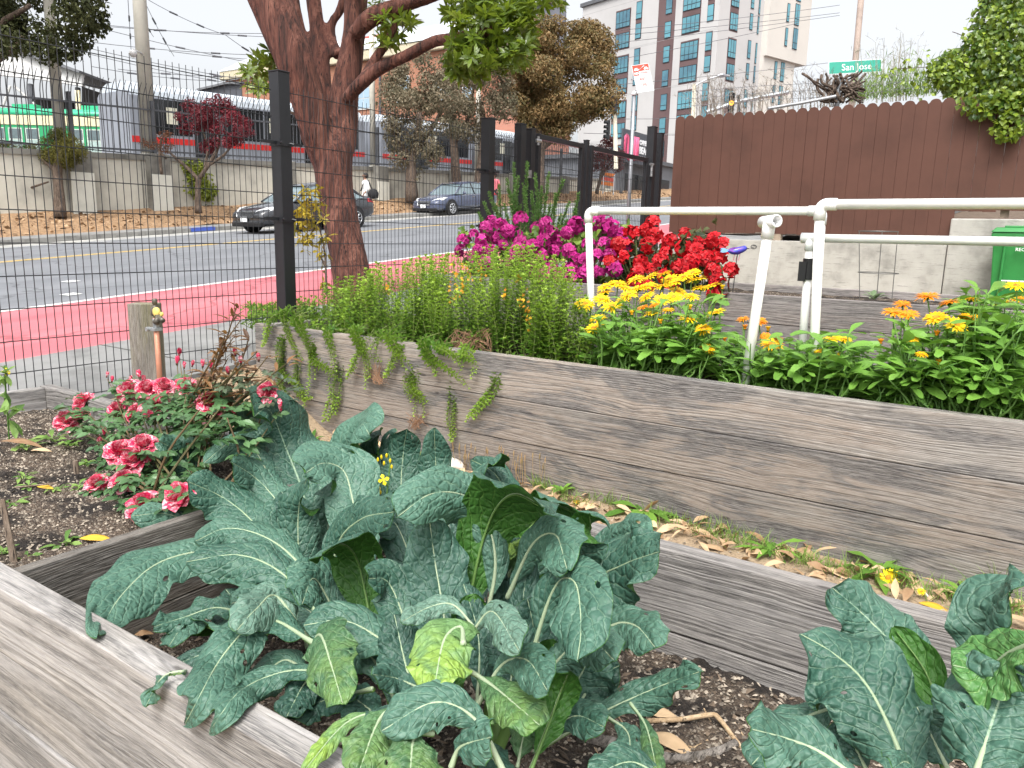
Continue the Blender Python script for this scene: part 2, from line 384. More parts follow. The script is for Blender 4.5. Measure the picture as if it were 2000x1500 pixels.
# front bed
fb = thing('raised_bed', 'low silvery plank raised bed in the foreground holding the kale', 'raised bed', (-1, 1.5, 0))
mb = MB()
for z0, z1, dy in ((.337, .55, 0), (.125, .331, .008), (-.09, .118, .004), (-.34, -.097, .006)): plank(mb, (-5.05, .857+dy, z0), (XR, .938, z1))
bevel(mb.build('front_wall', WOOD_FRONT, fb), .006)
mb = MB()
for z0, z1, dy in ((.268, .55, 0), (-.05, .262, -.012)): plank(mb, (-5.05, 2.243, z0), (XR, 2.318+dy, z1))
bevel(mb.build('back_wall', WOOD_BACK, fb), .006)
mb = MB()
for z0, z1 in ((.268, .545), (-.05, .262)): plank(mb, (-5.05, .939, z0), (-4.975, 2.242, z1), 1)
bevel(mb.build('end_wall', WOOD_FRONT, fb))
mb = MB()
for z0, z1 in ((.262, .537), (0, .258)): plank(mb, (-2.41, .939, z0), (-2.362, 2.242, z1), 1)
bevel(mb.build('divider_board', WOOD_DARK, fb), .003)
# third bed
tb = thing('raised_bed', 'purplish grey plank raised bed at the back below the concrete wall', 'raised bed', (-1, 6.3, .0))
YT, ZT3 = 5.70, 1.147
mb = MB()
for z0, z1 in ((-.05, .31), (.314, .52), (.524, .73), (.734, .936), (.940, ZT3)): plank(mb, (-4.9, YT, z0), (XR, YT+.06, z1))
bevel(mb.build('front_wall', WOOD_FAR, tb))
mb = MB()
for z0, z1 in ((.02, .73), (.734, .936), (.940, ZT3)): plank(mb, (-4.9, 7.01, z0), (XR, 7.07, z1))
bevel(mb.build('back_wall', WOOD_FAR, tb))
mb = MB()
for z0, z1 in ((-.05, .73), (.734, .936), (.940, ZT3-.004)): plank(mb, (-4.9, YT+.061, z0), (-4.84, 7.009, z1), 1)
bevel(mb.build('end_wall', WOOD_FAR, tb))
# soil
def soil_mat(name, a, b_, c_, sc_=140.):
    m, t, b, o = _nodes(name); v = objco(t)
    vo = N(t, 'ShaderNodeTexVoronoi'); vo.inputs['Scale'].default_value = sc_; t.links.new(v, vo.inputs['Vector'])
    vs_ = sep(t, vo.outputs['Color'])
    c = ramp(t, vs_[0], [(.0, a), (.45, b_), (.8, b_), (.97, c_)]); f = noise(t, v, 6, 4)
    c = mix(t, ramp1(t, f, .35, .6), tuple(q*.35 for q in a), c)
    t.links.new(c, b.inputs['Base Color']); b.inputs['Roughness'].default_value = .95
    bump(t, mth(t, 'SUBTRACT', 1., vo.outputs['Distance']), 1., .008, b); return m
SOIL = soil_mat('gravelly_soil', (.045, .032, .024), (.12, .088, .062), (.34, .29, .23), 150)
def soil(name, x0, x1, y0, y1, zf, m, label, nx=110, ny=60, amp=.008):
    mb = MB(); xs = np.linspace(x0, x1, nx); ys = np.linspace(y0, y1, ny)
    V = [(x, y, zf(x, y) + rng.normal(0, amp)) for y in ys for x in xs]
    mb.add(V, [(j*nx+i, j*nx+i+1, (j+1)*nx+i+1, (j+1)*nx+i) for j in range(ny-1) for i in range(nx-1)])
    return stuff(name, mb, m, label, 'soil', True)
def soilR(x, y): return .20 + .03*math.sin(2.1*x)*math.sin(3*y) - .012*math.cos(9*x+4*y)
def soilL(x, y): return .475 - .05*(y-.94) + .012*math.sin(5*x)*math.cos(6*y)
soil('soil', -2.36, XR, .938, 2.243, soilR, SOIL, 'dark gritty soil around the kale in the front bed', 240, 90, .006)
soil('soil', -4.976, -2.41, .938, 2.243, soilL, SOIL, 'speckled brown soil in the seedling end of the front bed', 170, 80, .005)
soil('soil', -5.0, XR, 3.96, 5.16, lambda x, y: .71, SOIL, 'dark soil under the herbs in the middle bed')
soil('soil', -4.839, XR, 5.76, 7.01, lambda x, y: 1.085, SOIL, 'dark soil under the geraniums in the back bed')
# small stones and wood chips on the soil : one heap nobody could count
def bits(n, xf, yf, zf, s0, s1, flat=.5, el=1.):
    mb = MB(); X = xf(n); Yv = yf(n)
    base = np.array([(1,0,0),(-1,0,0),(0,1,0),(0,-1,0),(0,0,1),(0,0,-1)], float)
    F = np.array([(0,2,4),(2,1,4),(1,3,4),(3,0,4),(2,0,5),(1,2,5),(3,1,5),(0,3,5)])
    Vs = []; Fs = []; G = []
    for i in range(n):
        s = rng.uniform(s0, s1)**1.0; a = rng.uniform(0, 6.28); c, q = math.cos(a), math.sin(a)
        M = np.array([[c, -q, 0], [q, c, 0], [0, 0, 1]]) @ np.diag([s*el*rng.uniform(.7, 1.4), s*rng.uniform(.5, 1), s*flat*rng.uniform(.6, 1.3)])
        tl = rng.normal(0, .3, 2); V = base @ M.T; V[:, 2] += V[:, 0]*tl[0] + V[:, 1]*tl[1]
        Vs.append(V + (X[i], Yv[i], zf(X[i], Yv[i]) + s*flat*.35)); Fs.append(F + 6*i); G.append(np.tile((0, 0, rng.uniform()), (6, 1)))
    mb.add(np.concatenate(Vs), np.concatenate(Fs), 0, np.concatenate(G)); return mb
STONE = leafmat('grit', (.05, .04, .032), (.40, .34, .27), 0., .85)
CHIP = leafmat('bark_chip', (.035, .025, .018), (.21, .155, .11), 0., .85)
def ux(a, b): return lambda n: rng.uniform(a, b, n)
stuff('gravel', bits(7000, ux(-2.35, .6), ux(.95, 2.24), soilR, .004, .0105, .7), STONE, 'fine pale and dark grit over the soil around the kale', 'gravel')
stuff('gravel', bits(6000, ux(-4.95, -2.42), ux(.95, 2.24), soilL, .004, .009, .7), STONE, 'fine speckled grit over the seedling soil at left', 'gravel')
stuff('bark_chips', bits(1300, ux(-2.3, .6), ux(.95, 2.23), soilR, .006, .014, .4, 1.7), CHIP, 'brown bark chips scattered over the soil around the kale', 'bark chips')
stuff('path_grit', bits(3000, ux(-3.6, .6), ux(2.35, 3.87), lambda x, y: 0., .003, .009, .5), STONE, 'loose tan grit on the narrow path between the beds', 'grit')

# ================================================================ CONCRETE WALL, BROWN FENCE, BIN
BOARDC = mat('board_formed_concrete', (.36, .35, .315), .85, .22, 2.6, .35, 45, .01)
def concmat():
    m, t, b, o = _nodes('stained_concrete'); v = objco(t)
    f = noise(t, v, 2.2, 6, .65); c = ramp(t, f, [(.3, (.22, .215, .195)), (.5, (.36, .352, .32)), (.75, (.44, .43, .40))])
    vo = N(t, 'ShaderNodeTexVoronoi'); vo.inputs['Scale'].default_value = 1.9; vo.inputs['Randomness'].default_value = .9
    wv = N(t, 'ShaderNodeVectorMath', operation='ADD'); nn = N(t, 'ShaderNodeTexNoise'); nn.inputs['Scale'].default_value = 9; nn.inputs['Detail'].default_value = 5
    t.links.new(v, nn.inputs['Vector']); sc2 = N(t, 'ShaderNodeVectorMath', operation='SCALE'); sc2.inputs[3].default_value = .12
    t.links.new(nn.outputs['Color'], sc2.inputs[0]); t.links.new(v, wv.inputs[0]); t.links.new(sc2.outputs[0], wv.inputs[1]); t.links.new(wv.outputs[0], vo.inputs['Vector'])
    sp = mth(t, 'SUBTRACT', 1., ramp1(t, vo.outputs['Distance'], .08, .15), clamp=True)
    c = mix(t, mth(t, 'MULTIPLY', sp, .75), c, (.07, .07, .065))
    f2 = noise(t, mapv(t, v, (1, 1, 9)), 4, 5, .7); c = mix(t, mth(t, 'MULTIPLY', ramp1(t, f2, .57, .66), .45), c, (.12, .118, .11))
    t.links.new(c, b.inputs['Base Color']); b.inputs['Roughness'].default_value = .88; bump(t, f2, .3, .01, b); return m
STAINC = concmat()
cw = thing('concrete_wall', 'low stained concrete retaining wall under the brown fence', 'wall', (-3, 12.2, .7))
mb = MB(); mb.box((-5.05, 12.16, .3), (-1.06, 12.36, 1.53)); bevel(mb.build('wall_panel', STAINC, cw), .01)
mb = MB(); mb.box((-1.05, 12.13, .3), (4., 12.36, 1.88)); bevel(mb.build('tall_wall_panel', STAINC, cw, label='taller concrete block beside the green bin'), .02)
BROWN = mat('brown_fence_paint', (.092, .041, .029), .65, .12, 1.1, 0, spec=.3)
bf = thing('brown_fence', 'chocolate brown painted board fence with scalloped tops above the concrete wall', 'fence', (-2, 12.2, 1.6))
mb = MB(); wp = .158; x = -5.13; i = 0
while x < 4.2:
    ww = wp - .0015; zb = 1.63 if x < -1.12 else 1.985; zt = 3.455 + rng.normal(0, .005); y = 12.2 + (.006 if i % 2 else 0) + rng.normal(0, .0015); lx = 0.
    zb += rng.normal(0, .006)
    P = [(x, y, zb), (x+ww, y, zb), (x+ww+lx, y, zt-.055)] + [(x+ww/2+lx+(ww/2-.012)*math.cos(a), y, zt-.05+.05*math.sin(a)) for a in np.linspace(.15, math.pi-.15, 7)] + [(x+lx, y, zt-.055)]
    mb.prism(P[::-1], (0, .02, 0)); x += wp; i += 1
bevel(mb.build('picket_panel', BROWN, bf), .002)
mb = MB()
for z in (1.8, 2.6, 3.25):
    mb = MB(); mb.box((-5.1, 12.228, z), (4.2, 12.265, z+.09)); mb.build('rail', BROWN, bf)
for k in range(5):
    mb = MB(); mb.box((-5.1+k*2.3, 12.27, 1.55), (-5.0+k*2.3, 12.36, 3.3)); mb.build('post', mat('raw_post', (.3, .24, .18), .8, .2), bf)
for x in (-3.55, -2.2):
    mb = MB(); mb.box((x, 12.2, 1.531), (x+.24, 12.33, 1.628)); mb.build('support_block', mat('raw_post', (.3, .24, .18)), bf)
GREENP = mat('green_plastic', (.028, .21, .050), .42, .10, 4, .1, 120, .002)
p = ony(1937, 500, 11.5); bx = p[0]; bz = gz(11.5)
gb = thing('wheelie_bin', 'green plastic wheelie bin standing against the concrete wall', 'bin', (bx+.3, 11.6, bz))
def frus(mb, x0, x1, y0, y1, z0, X0, X1, Y0, Y1, z1, m=0):
    mb.add([(x0,y0,z0),(x1,y0,z0),(x1,y1,z0),(x0,y1,z0),(X0,Y0,z1),(X1,Y0,z1),(X1,Y1,z1),(X0,Y1,z1)], [(0,3,2,1),(4,5,6,7),(0,1,5,4),(1,2,6,5),(2,3,7,6),(3,0,4,7)], m)
mb = MB(); frus(mb, bx+.06, bx+.56, 11.28, 11.85, bz+.05, bx, bx+.62, 11.18, 11.92, bz+.98)
frus(mb, bx-.02, bx+.64, 11.15, 11.95, bz+.94, bx-.02, bx+.64, 11.15, 11.95, bz+1.0)
mb.box((bx+.12, 11.165, bz+.2), (bx+.15, 11.30, bz+.88)); mb.box((bx+.47, 11.165, bz+.2), (bx+.5, 11.30, bz+.88))
bevel(mb.build('body', GREENP, gb), .02)
mb = MB(); frus(mb, bx-.03, bx+.65, 11.13, 11.98, bz+1.003, bx+.02, bx+.60, 11.18, 11.93, bz+1.06); mb.box((bx+.1, 11.3, bz+1.055), (bx+.52, 11.8, bz+1.085)); bevel(mb.build('lid', GREENP, gb), .012)
mb = MB(); mb.tube([(bx+.14, 11.2, bz+.42), (bx+.48, 11.2, bz+.42)], .014, 10); mb.build('lift_bar', mat('steel_bar', (.55, .56, .58), .35, metal=.9), gb)
for s in (.04, .58):
    mb = MB(); mb.lathe((bx+s, 11.82, bz+.12), [(.09, -.03), (.12, -.03), (.12, .03), (.09, .03)], 18, 0); mb.build('wheel', mat('bin_rubber', (.02, .02, .02), .7), gb)
WHITEP = mat('white_print', (.8, .8, .8), .6)
text('RECYCLE', .055, WHITEP, frame4((bx+.36, 11.155, bz+.80), (1, 0, 0), (0, .08, 1)), gb)

# ================================================================ PVC FRAMES
PVC = mat('white_pvc', (.78, .78, .74), .35, .05, 5, 0, spec=.5)
PVCF = mat('white_pvc_fitting', (.82, .83, .83), .3, .03, 5)
def elbow(mb, c, d1, d2, r, rr, n=8):
    c, d1, d2 = map(lambda q: np.asarray(q, float), (c, d1, d2)); k = []
    for t in np.linspace(0, math.pi/2, n): k.append(c + d1*rr*(1-math.sin(t)) + d2*rr*(1-math.cos(t)))
    k = [c + d1*(rr+.045)] + k + [c + d2*(rr+.045)]
    mb.tube(k, r, 12)
PR = .0255
A0 = ony(1150, 412, 4.9); A1 = ony(1606, 412, 4.95); zt = A0[2]; Al = ony(1158, 700, 4.9); Ar = ony(1590, 690, 4.95)
fa = thing('pipe_hoop', 'white plastic pipe hoop with two legs behind the yellow marigolds', 'pipe frame', (Al[0], 4.9, .7))
def leg(mb, top, bot): mb.tube([top, (bot[0], bot[1], .66)], PR, 12)
mb = MB(); mb.tube([A0 + (.05, 0, 0), A1 - (.05, 0, 0)], PR, 12); mb.build('top_rail', PVC, fa, True)
mb = MB(); leg(mb, A0 - (0, 0, .05), Al); mb.build('leg', PVC, fa, True)
mb = MB(); leg(mb, A1 - (0, 0, .05), Ar); mb.build('leg', PVC, fa, True)
for c, d in ((A0, (1, 0, 0)), (A1, (-1, 0, 0))):
    mb = MB(); elbow(mb, c, d, (0, 0, -1), PR+.0055, .035); mb.build('elbow', PVCF, fa, True)
B0 = ony(1603, 399, 4.3); Bl = ony(1596, 690, 4.3)
fb2 = thing('pipe_hoop', 'white plastic pipe hoop with the highest top rail, running off right', 'pipe frame', (Bl[0], 4.3, .7))
mb = MB(); mb.tube([B0 + (.05, 0, 0), B0 + (3.2, 0, .01)], PR, 12); mb.build('top_rail', PVC, fb2, True)
mb = MB(); leg(mb, B0 - (0, 0, .05), Bl); mb.build('leg', PVC, fb2, True)
mb = MB(); leg(mb, B0 + (3.25, 0, -.05), Bl + (3.25, 0, 0)); mb.build('leg', PVC, fb2, True)
for c, d in ((B0, (1, 0, 0)), (B0 + (3.25, 0, 0), (-1, 0, 0))):
    mb = MB(); elbow(mb, c, d, (0, 0, -1), PR+.0055, .035); mb.build('elbow', PVCF, fb2, True)
C0 = ony(1583, 465, 5.05); Cl = ony(1567, 690, 5.05)
fc = thing('pipe_hoop', 'white plastic pipe stand with the lowest rail and a black clip on its leg', 'pipe frame', (Cl[0], 5.05, .7))
mb = MB(); mb.tube([C0 + (.03, 0, 0), C0 + (3.0, 0, .015)], PR, 12); mb.build('top_rail', PVC, fc, True)
mb = MB(); leg(mb, C0 - (0, 0, .04), Cl); mb.build('leg', PVC, fc, True)
mb = MB(); leg(mb, C0 + (2.9, 0, -.03), Cl + (2.9, 0, 0)); mb.build('leg', PVC, fc, True)
mb = MB(); mb.tube([C0 + (-.055, 0, 0), C0 + (.06, 0, 0)], PR+.006, 12); mb.tube([C0, C0 - (0, 0, .075)], PR+.006, 12); mb.build('tee', PVCF, fc, True)
q = C0 + (Cl - C0) * .27
mb = MB(); mb.tube([q + (0, 0, .07), q - (0, 0, .06)], PR+.01, 10); mb.obox(q + (-.05, -.04, -.07), (.045, 0, 0), (0, .03, 0), (0, 0, .12)); mb.build('black_clip', mat('black_plastic', (.012, .012, .013), .5), fc)
D0 = ony(1503, 433, 4.12); Dl = ony(1455, 752, 4.12)
fd = thing('pvc_pole', 'leaning white plastic pole topped by an open tee socket', 'pole', (Dl[0], 4.12, .7))
mb = MB(); dd = (Dl - D0); mb.tube([D0, D0 + dd*1.12], PR+.001, 12); mb.build('pole', PVC, fd, True)
ax = _n((.75, -.62, .05)); mb = MB(); u = _n(dd)
a = np.arange(14)*2*math.pi/14; S = _n(np.cross(ax, (0, 0, 1))); T = np.cross(ax, S)
Vt = []
for (r, h) in ((PR+.007, -.06), (PR+.007, .065), (PR-.001, .065), (PR-.001, -.02), (.001, -.02)):
    Vt.append(D0 + ax*h + r*(np.cos(a)[:, None]*S + np.sin(a)[:, None]*T))
mb.add(np.concatenate(Vt), [(i*14+j, i*14+(j+1) % 14, (i+1)*14+(j+1) % 14, (i+1)*14+j) for i in range(4) for j in range(14)] + [tuple(range(13, -1, -1))])
mb.tube([D0, D0 + u*.085], PR+.007, 14); mb.build('tee', PVCF, fd, True)

# ================================================================ WIRE FENCE AND GATE
BLK = mat('black_powder_coat', (.013, .014, .017), .42, .1, 10, 0, spec=.5)
XF = -5.2
def wire_panel(mb, y0, y1, z0, z1, barb=.05, r=.0029):
    for y in np.arange(y0, y1+.001, .052): mb.tube([(XF, y, z0-.08), (XF, y, z1+barb)], r, 4, cap=False)
    for z in np.arange(z1, z0-.01, -.2): mb.tube([(XF+.006, y0, z), (XF+.006, y1, z)], r*1.15, 4, cap=False)
def fpost(mb, y, z1, wd=.1, x=XF): mb.box((x-wd/2, y-wd/2, street(y)-.3), (x+wd/2, y+wd/2, z1)); mb.box((x-wd/2-.004, y-wd/2-.004, z1), (x+wd/2+.004, y+wd/2+.004, z1+.012))
wf = thing('wire_fence', 'black welded wire fence along the pavement', 'fence', (XF, 4, .4))
mb = MB(); wire_panel(mb, -1.3, 4.22, .42, 2.62); mb.build('wire_panel', BLK, wf)
mb = MB(); wire_panel(mb, 4.40, 7.05, .62, 2.62); mb.build('wire_panel', BLK, wf)
mb = MB(); wire_panel(mb, 7.26, 7.74, .62, 2.62); mb.build('wire_panel', BLK, wf)
for y, z1 in ((4.31, 2.76), (7.16, 2.77)):
    mb = MB(); fpost(mb, y, z1, .115); bevel(mb.build('post', BLK, wf), .004)
    for z in (1.62, 2.22):
        mb = MB(); mb.box((XF-.066, y-.066, z-.025), (XF+.066, y+.066, z+.025)); mb.obox((XF+.0, y-.2, z-.012), (.022, 0, 0), (0, .4, 0), (0, 0, .024)); mb.tube([(XF+.05, y-.05, z), (XF+.1, y-.07, z)], .009, 6); mb.tube([(XF+.05, y+.03, z), (XF+.1, y+.05, z-.01)], .009, 6); mb.build('clamp', BLK, wf)
mg = thing('wire_gate', 'black metal double gate with wire infill beyond the rosemary', 'gate', (XF, 9.5, .8))
for y0, y1 in ((8.16, 9.30), (9.50, 11.34)):
    mb = MB(); g0 = street(y0)+.08; zt = 2.735
    for y in (y0, y1-.06): mb.box((XF-.03, y, g0), (XF+.03, y+.06, zt))
    mb.box((XF-.029, y0+.06, zt-.065), (XF+.029, y1-.06, zt-.005)); mb.box((XF-.029, y0+.06, g0+.05), (XF+.029, y1-.06, g0+.11)); bevel(mb.build('gate_frame', BLK, mg), .003)
    mb = MB()
    for y in np.arange(y0+.1, y1-.06, .052): mb.tube([(XF, y, g0+.1), (XF, y, zt-.06)], .0029, 4, cap=False)
    for z in np.arange(zt-.16, g0+.1, -.2): mb.tube([(XF+.006, y0+.05, z), (XF+.006, y1-.05, z)], .0033, 4, cap=False)
    mb.build('wire_panel', BLK, mg)
for y, z1, wd in ((7.80, 2.79, .1), (8.02, 2.76, .09), (9.40, 2.78, .06), (11.48, 3.2, .12), (11.78, 3.14, .10)):
    mb = MB(); fpost(mb, y, z1, wd); bevel(mb.build('gate_post', BLK, mg), .003)
STEEL = mat('worn_steel', (.35, .35, .36), .45, .25, 20, metal=.7)
mb = MB()
mb.box((XF-.02, 7.86, 2.2), (XF+.056, 7.98, 2.29)); mb.build('lock_plate', STEEL, mg)
mb = MB()
for z in (2.64,): mb.tube([(XF+.05, 8.06, z), (XF+.07, 8.14, z)], .022, 8); mb.tube([(XF+.06, 8.1, z-.05), (XF+.06, 8.1, z+.05)], .016, 8); mb.tube([(XF+.05, 11.36, z), (XF+.06, 11.45, z)], .022, 8); mb.tube([(XF+.06, 11.40, z-.18), (XF+.06, 11.40, z)], .02, 8)
mb.build('hinge', STEEL, mg)

# ================================================================ HOSE POST AND STANDPIPE
yp = 2.86; hp = ony(282, 592, yp); hx = hp[0]
WPOST = wood('mossy_post', (.17, .145, .12), (.07, .06, .05), (.13, .12, .045), .45, .6, .9, 120, .3)
mb = MB(); th = .085
c, s = math.cos(.62), math.sin(.62)
def rp(u, v, z): return (hx + u*c - v*s, yp + u*s + v*c, z)
C8 = [rp(u, v, z) for z in (.3, hp[2]) for (u, v) in ((-th, -th*.8), (th, -th*.8), (th, th*.8), (-th, th*.8))]
G8 = [(q[2], (q[0]*c + q[1]*s) + (q[1]*c - q[0]*s), 3.3) for q in C8]
mb.add(C8, [(0,3,2,1),(4,5,6,7),(0,1,5,4),(1,2,6,5),(2,3,7,6),(3,0,4,7)], 0, G8)
o = bevel(mb.build('wooden_post', WPOST), .006); tag(o, 'short mossy timber post beside the wire fence carrying a water pipe', 'post')
sp = ony(304, 620, yp - .13); sx, sy = sp[0], sp[1]; z1 = hp[2]
st = thing('standpipe', 'copper water pipe with a brass tap and yellow handle on the mossy post', 'tap', (sx, sy, .4))
COPPER = mat('faded_copper', (.50, .22, .14), .5, .3, 12, .1, 60, metal=.25, c2=(.42, .30, .22))
BRASS = mat('dull_brass', (.16, .145, .12), .5, .3, 30, .2, 80, metal=.6)
GALV = mat('galvanised', (.42, .44, .45), .45, .2, 20, metal=.6)
YEL = mat('yellow_handle', (.78, .60, .16), .45, .1)
mb = MB(); mb.tube([(sx, sy, .35), (sx, sy, z1-.06)], .0165, 14); mb.build('pipe', COPPER, st, True)
mb = MB(); mb.lathe((sx, sy, z1-.125), [(.018, 0), (.0185, .06)], 14); mb.build('pipe_sleeve', GALV, st, True)
mb = MB(); mb.box((sx-.06, sy-.025, z1-.142), (sx+.02, sy+.03, z1-.125)); mb.lathe((sx-.045, sy-.03, z1-.133), [(.014, -.012), (.014, .012)], 10, 1); mb.build('clamp', GALV, st)
mb = MB(); mb.lathe((sx, sy, z1-.05), [(.02, 0), (.026, .005), (.027, .05), (.018, .058), (.012, .06), (.012, .075), (.016, .077), (.016, .105), (.013, .11)], 12)
dv = _n((.83, -.25, 0)); e = np.array((sx, sy, z1-.03)); tp = e + dv*.07 + (0, 0, -.02)
mb.tube([e, e + dv*.04, tp], [.016, .016, .018], 10); mb.tube([tp + (0, 0, 0), tp + np.array((.25, -.5, -.55))*.06], [.018, .021], 12); mb.tube([tp, tp + dv*.085 + (0, 0, -.012)], [.012, .016], 10)
mb.build('tap_body', BRASS, st, True)
mb = MB(); mb.lathe(tp + (-.02, .0, .03), [(.012, -.012), (.028, -.01), (.03, 0), (.028, .01), (.01, .012)], 14, 1); mb.lathe(tp + dv*.07 + (0, 0, .012), [(.006, 0), (.011, .004), (.011, .02), (.006, .026)], 10); mb.build('tap_handle', YEL, st, True)
# ================================================================ ACROSS THE STREET : wall, spiked fence, poles
def walltop(Y): return 3.14 + .0446 * Y
PALEC = mat('pale_wall_concrete', (.50, .485, .42), .85, .2, .8, .2, 30, c2=(.33, .32, .28))
GREYC = mat('dark_wall_concrete', (.19, .185, .165), .9, .25, 1.2, .3, 30)
WHITEW = mat('white_wall_paint', (.64, .64, .57), .7, .06, 2)
rw = thing('retaining_wall', 'pale concrete retaining wall with piers on the far side of the street', 'wall', (-27, 20, 2))
mb = MB(); ys = np.linspace(-60, 130, 60); V = []
for y in ys: V += [(-27.2, y, street(y)-.2), (-27.2, y, walltop(y)), (-27.7, y, walltop(y)), (-27.7, y, street(y)-.2)]
F = []
for i in range(59): F += [(4*i+k, 4*i+4+k, 4*i+5+k, 4*i+1+k) for k in range(3)]
mb.add(V, F); mb.build('wall_face', PALEC, rw)
mb = MB(); V = []
for y in ys: V += [(-27.14, y, walltop(y)-.04), (-27.14, y, walltop(y)+.14), (-27.76, y, walltop(y)+.14), (-27.76, y, walltop(y)-.04)]
mb.add(V, [q for i in range(59) for q in [(4*i+k, 4*i+4+k, 4*i+5+k, 4*i+1+k) for k in range(3)] + [(4*i+3, 4*i+7, 4*i+4, 4*i)]]); mb.build('wall_cap', GREYC, rw)
for y in (8.1, 13.9, 16.75, 22.6, 28.35, 34.2, 40., 46., 52.):
    mb = MB(); mb.box((-27.2, y-.38, street(y)+.2), (-26.82, y+.38, walltop(y)+.18)); pr = mb.build('pier', GREYC, rw); bevel(pr, .03)
    if y in (13.9, 16.75, 28.35, 40., 52.):
        mb = MB(); mb.box((-26.85, y-.385, street(y)+.3), (-26.80, y+.385, walltop(y)-.55)); mb.build('white_patch', WHITEW, pr)
for y in np.arange(10, 50, 3.1):
    mb = MB(); mb.box((-27.21, y, street(y)+.4), (-27.19, y+.05, walltop(y)-.05)); mb.build('joint', GREYC, rw)
SPK = mat('grey_painted_steel', (.085, .09, .10), .55, .15, 4, spec=.4)
sf = thing('spiked_fence', 'tall grey steel fence with bent spikes on top of the retaining wall', 'fence', (-27.45, 20, 4))
def spiketop(Y): return 5.80 + .042 * Y
mb = MB()
for y in np.arange(4.5, 62, .195):
    zt = spiketop(y); zb = walltop(y) + .2; x = -27.45; r = .017
    P = [(x, y, zb), (x, y, zt-.62), (x+.05, y, zt-.42), (x+.2, y, zt-.16), (x+.33, y, zt)]
    mb.tube(P, [r, r, r, r*.9, r*.5], 4, cap=False)
mb.build('picket_panel', SPK, sf)
for dz, hh in ((.28, .06), (1.72, .06)):
    mb = MB(); yy = np.linspace(4.5, 62, 40)
    for a, b_ in zip(yy[:-1], yy[1:]):
        za, zb = walltop(a)+dz, walltop(b_)+dz
        mb.add([(-27.48, a, za), (-27.48, b_, zb), (-27.48, b_, zb+hh), (-27.48, a, za+hh), (-27.42, a, za), (-27.42, b_, zb), (-27.42, b_, zb+hh), (-27.42, a, za+hh)], [(0,1,2,3),(7,6,5,4),(3,2,6,7),(4,5,1,0)])
    mb.build('rail', SPK, sf)
for y in np.arange(5.2, 62, 2.93):
    mb = MB(); mb.box((-27.56, y-.05, street(y)+1.4), (-27.40, y+.05, spiketop(y)-.55)); mb.build('fence_post', SPK, sf)
POLEC = mat('pole_concrete', (.46, .44, .38), .8, .08, 2)
for y, z1, r, lab in ((13.75, 12.5, .17, 'pale concrete pole half hidden by the dark tree at left'), (16.9, 15.5, .24, 'thick pale concrete pole with a camera dome, near the red leaved tree'),
                  (28.6, 11.9, .14, 'pale concrete pole behind the red barked trunk'), (37.2, 9.9, .16, 'short pale concrete pole beside the brick building')):
    po = thing('concrete_pole', lab, 'pole', (-27.75, y, walltop(y)))
    mb = MB(); mb.tube([(-27.75, y, walltop(y)-.3), (-27.75, y, z1)], [r*1.12, r*.8], 14); mb.build('shaft', POLEC, po, True)
    mb = MB(); mb.lathe((-27.75, y, walltop(y)), [(r*1.5, 0), (r*1.5, .18), (r*1.2, .24)], 14); mb.build('base_collar', POLEC, po)
    if y == 16.9:
        mb = MB(); q = dep(260, 103, 26.9); mb.tube([(-27.6, y-.1, q[2]+.12), q + (0, 0, .12)], .03, 8); mb.lathe(q, [(.02, -.16), (.1, -.13), (.13, -.02), (.12, .05), (.05, .1)], 12); mb.build('camera_dome', mat('camera_white', (.6, .6, .6), .4), po, True)

# ================================================================ TRAINS
SILVER = mat('silver_paint', (.27, .29, .33), .38, .06, .7, spec=.5, metal=.15)
TROOF = mat('train_roof', (.52, .57, .62), .45, .06, 1.)
DGLASS = mat('dark_train_glass', (.012, .014, .017), .12, .1, 2, spec=.6)
REDP = mat('red_stripe_paint', (.55, .025, .022), .4, .05, 2)
UNDER = mat('underframe', (.03, .03, .032), .8)
def train(y0, y1, lab):
    t = thing('light_rail_train', lab, 'train', (-35, (y0+y1)/2, yard(y0)), 'silver trains parked in the yard'); X = -35.; Wd = 2.65
    zz = lambda y: yard(y) + .30
    def loft(prof, ya, yb, m, name):
        mb = MB(); n = len(prof); ys = np.linspace(ya, yb, 5); V = [(X - px_, y, zz(y) + pz) for y in ys for (px_, pz) in prof]
        mb.add(V, [(i*n+k, i*n+(k+1) % n, (i+1)*n+(k+1) % n, (i+1)*n+k) for i in range(4) for k in range(n)] + [tuple(range(n-1, -1, -1)), tuple(4*n+k for k in range(n))]); return mb.build(name, m, t)
    loft([(0, .35), (0, 3.15), (.18, 3.35), (Wd-.18, 3.35), (Wd, 3.15), (Wd, .35)], y0, y1, SILVER, 'body')
    loft([(.02, 3.16), (.07, 3.42), (.25, 3.66), (.6, 3.78), (Wd-.6, 3.78), (Wd-.25, 3.66), (Wd-.02, 3.16)], y0+.15, y1-.15, TROOF, 'roof')
    loft([(-.012, 1.08), (-.012, 1.36), (.05, 1.36), (.05, 1.08)], y0+.02, y1-.02, REDP, 'red_stripe')
    loft([(.1, -.1), (.1, .36), (Wd-.1, .36), (Wd-.1, -.1)], y0+.4, y1-.4, UNDER, 'underframe')
    y = y0 + .5; k = 0
    while y < y1 - 1.4:
        if k % 3 == 1:
            loft([(-.015, .55), (-.015, 2.95), (.03, 2.95), (.03, .55)], y, y+1.25, DGLASS, 'door'); y += 1.5
        else:
            loft([(-.012, 1.5), (-.012, 3.08), (.03, 3.08), (.03, 1.5)], y, min(y+2.64, y1-.4), DGLASS, 'window'); y += 2.72
        k += 1
    for f in (.12, .52):
        ya = y0 + (y1-y0)*f; loft([(-.022, 2.0), (-.022, 2.75), (.0, 2.75), (.0, 2.0)], ya, ya+.55, mat('cream_panel', (.62, .6, .48), .5), 'side_sign')
    return t
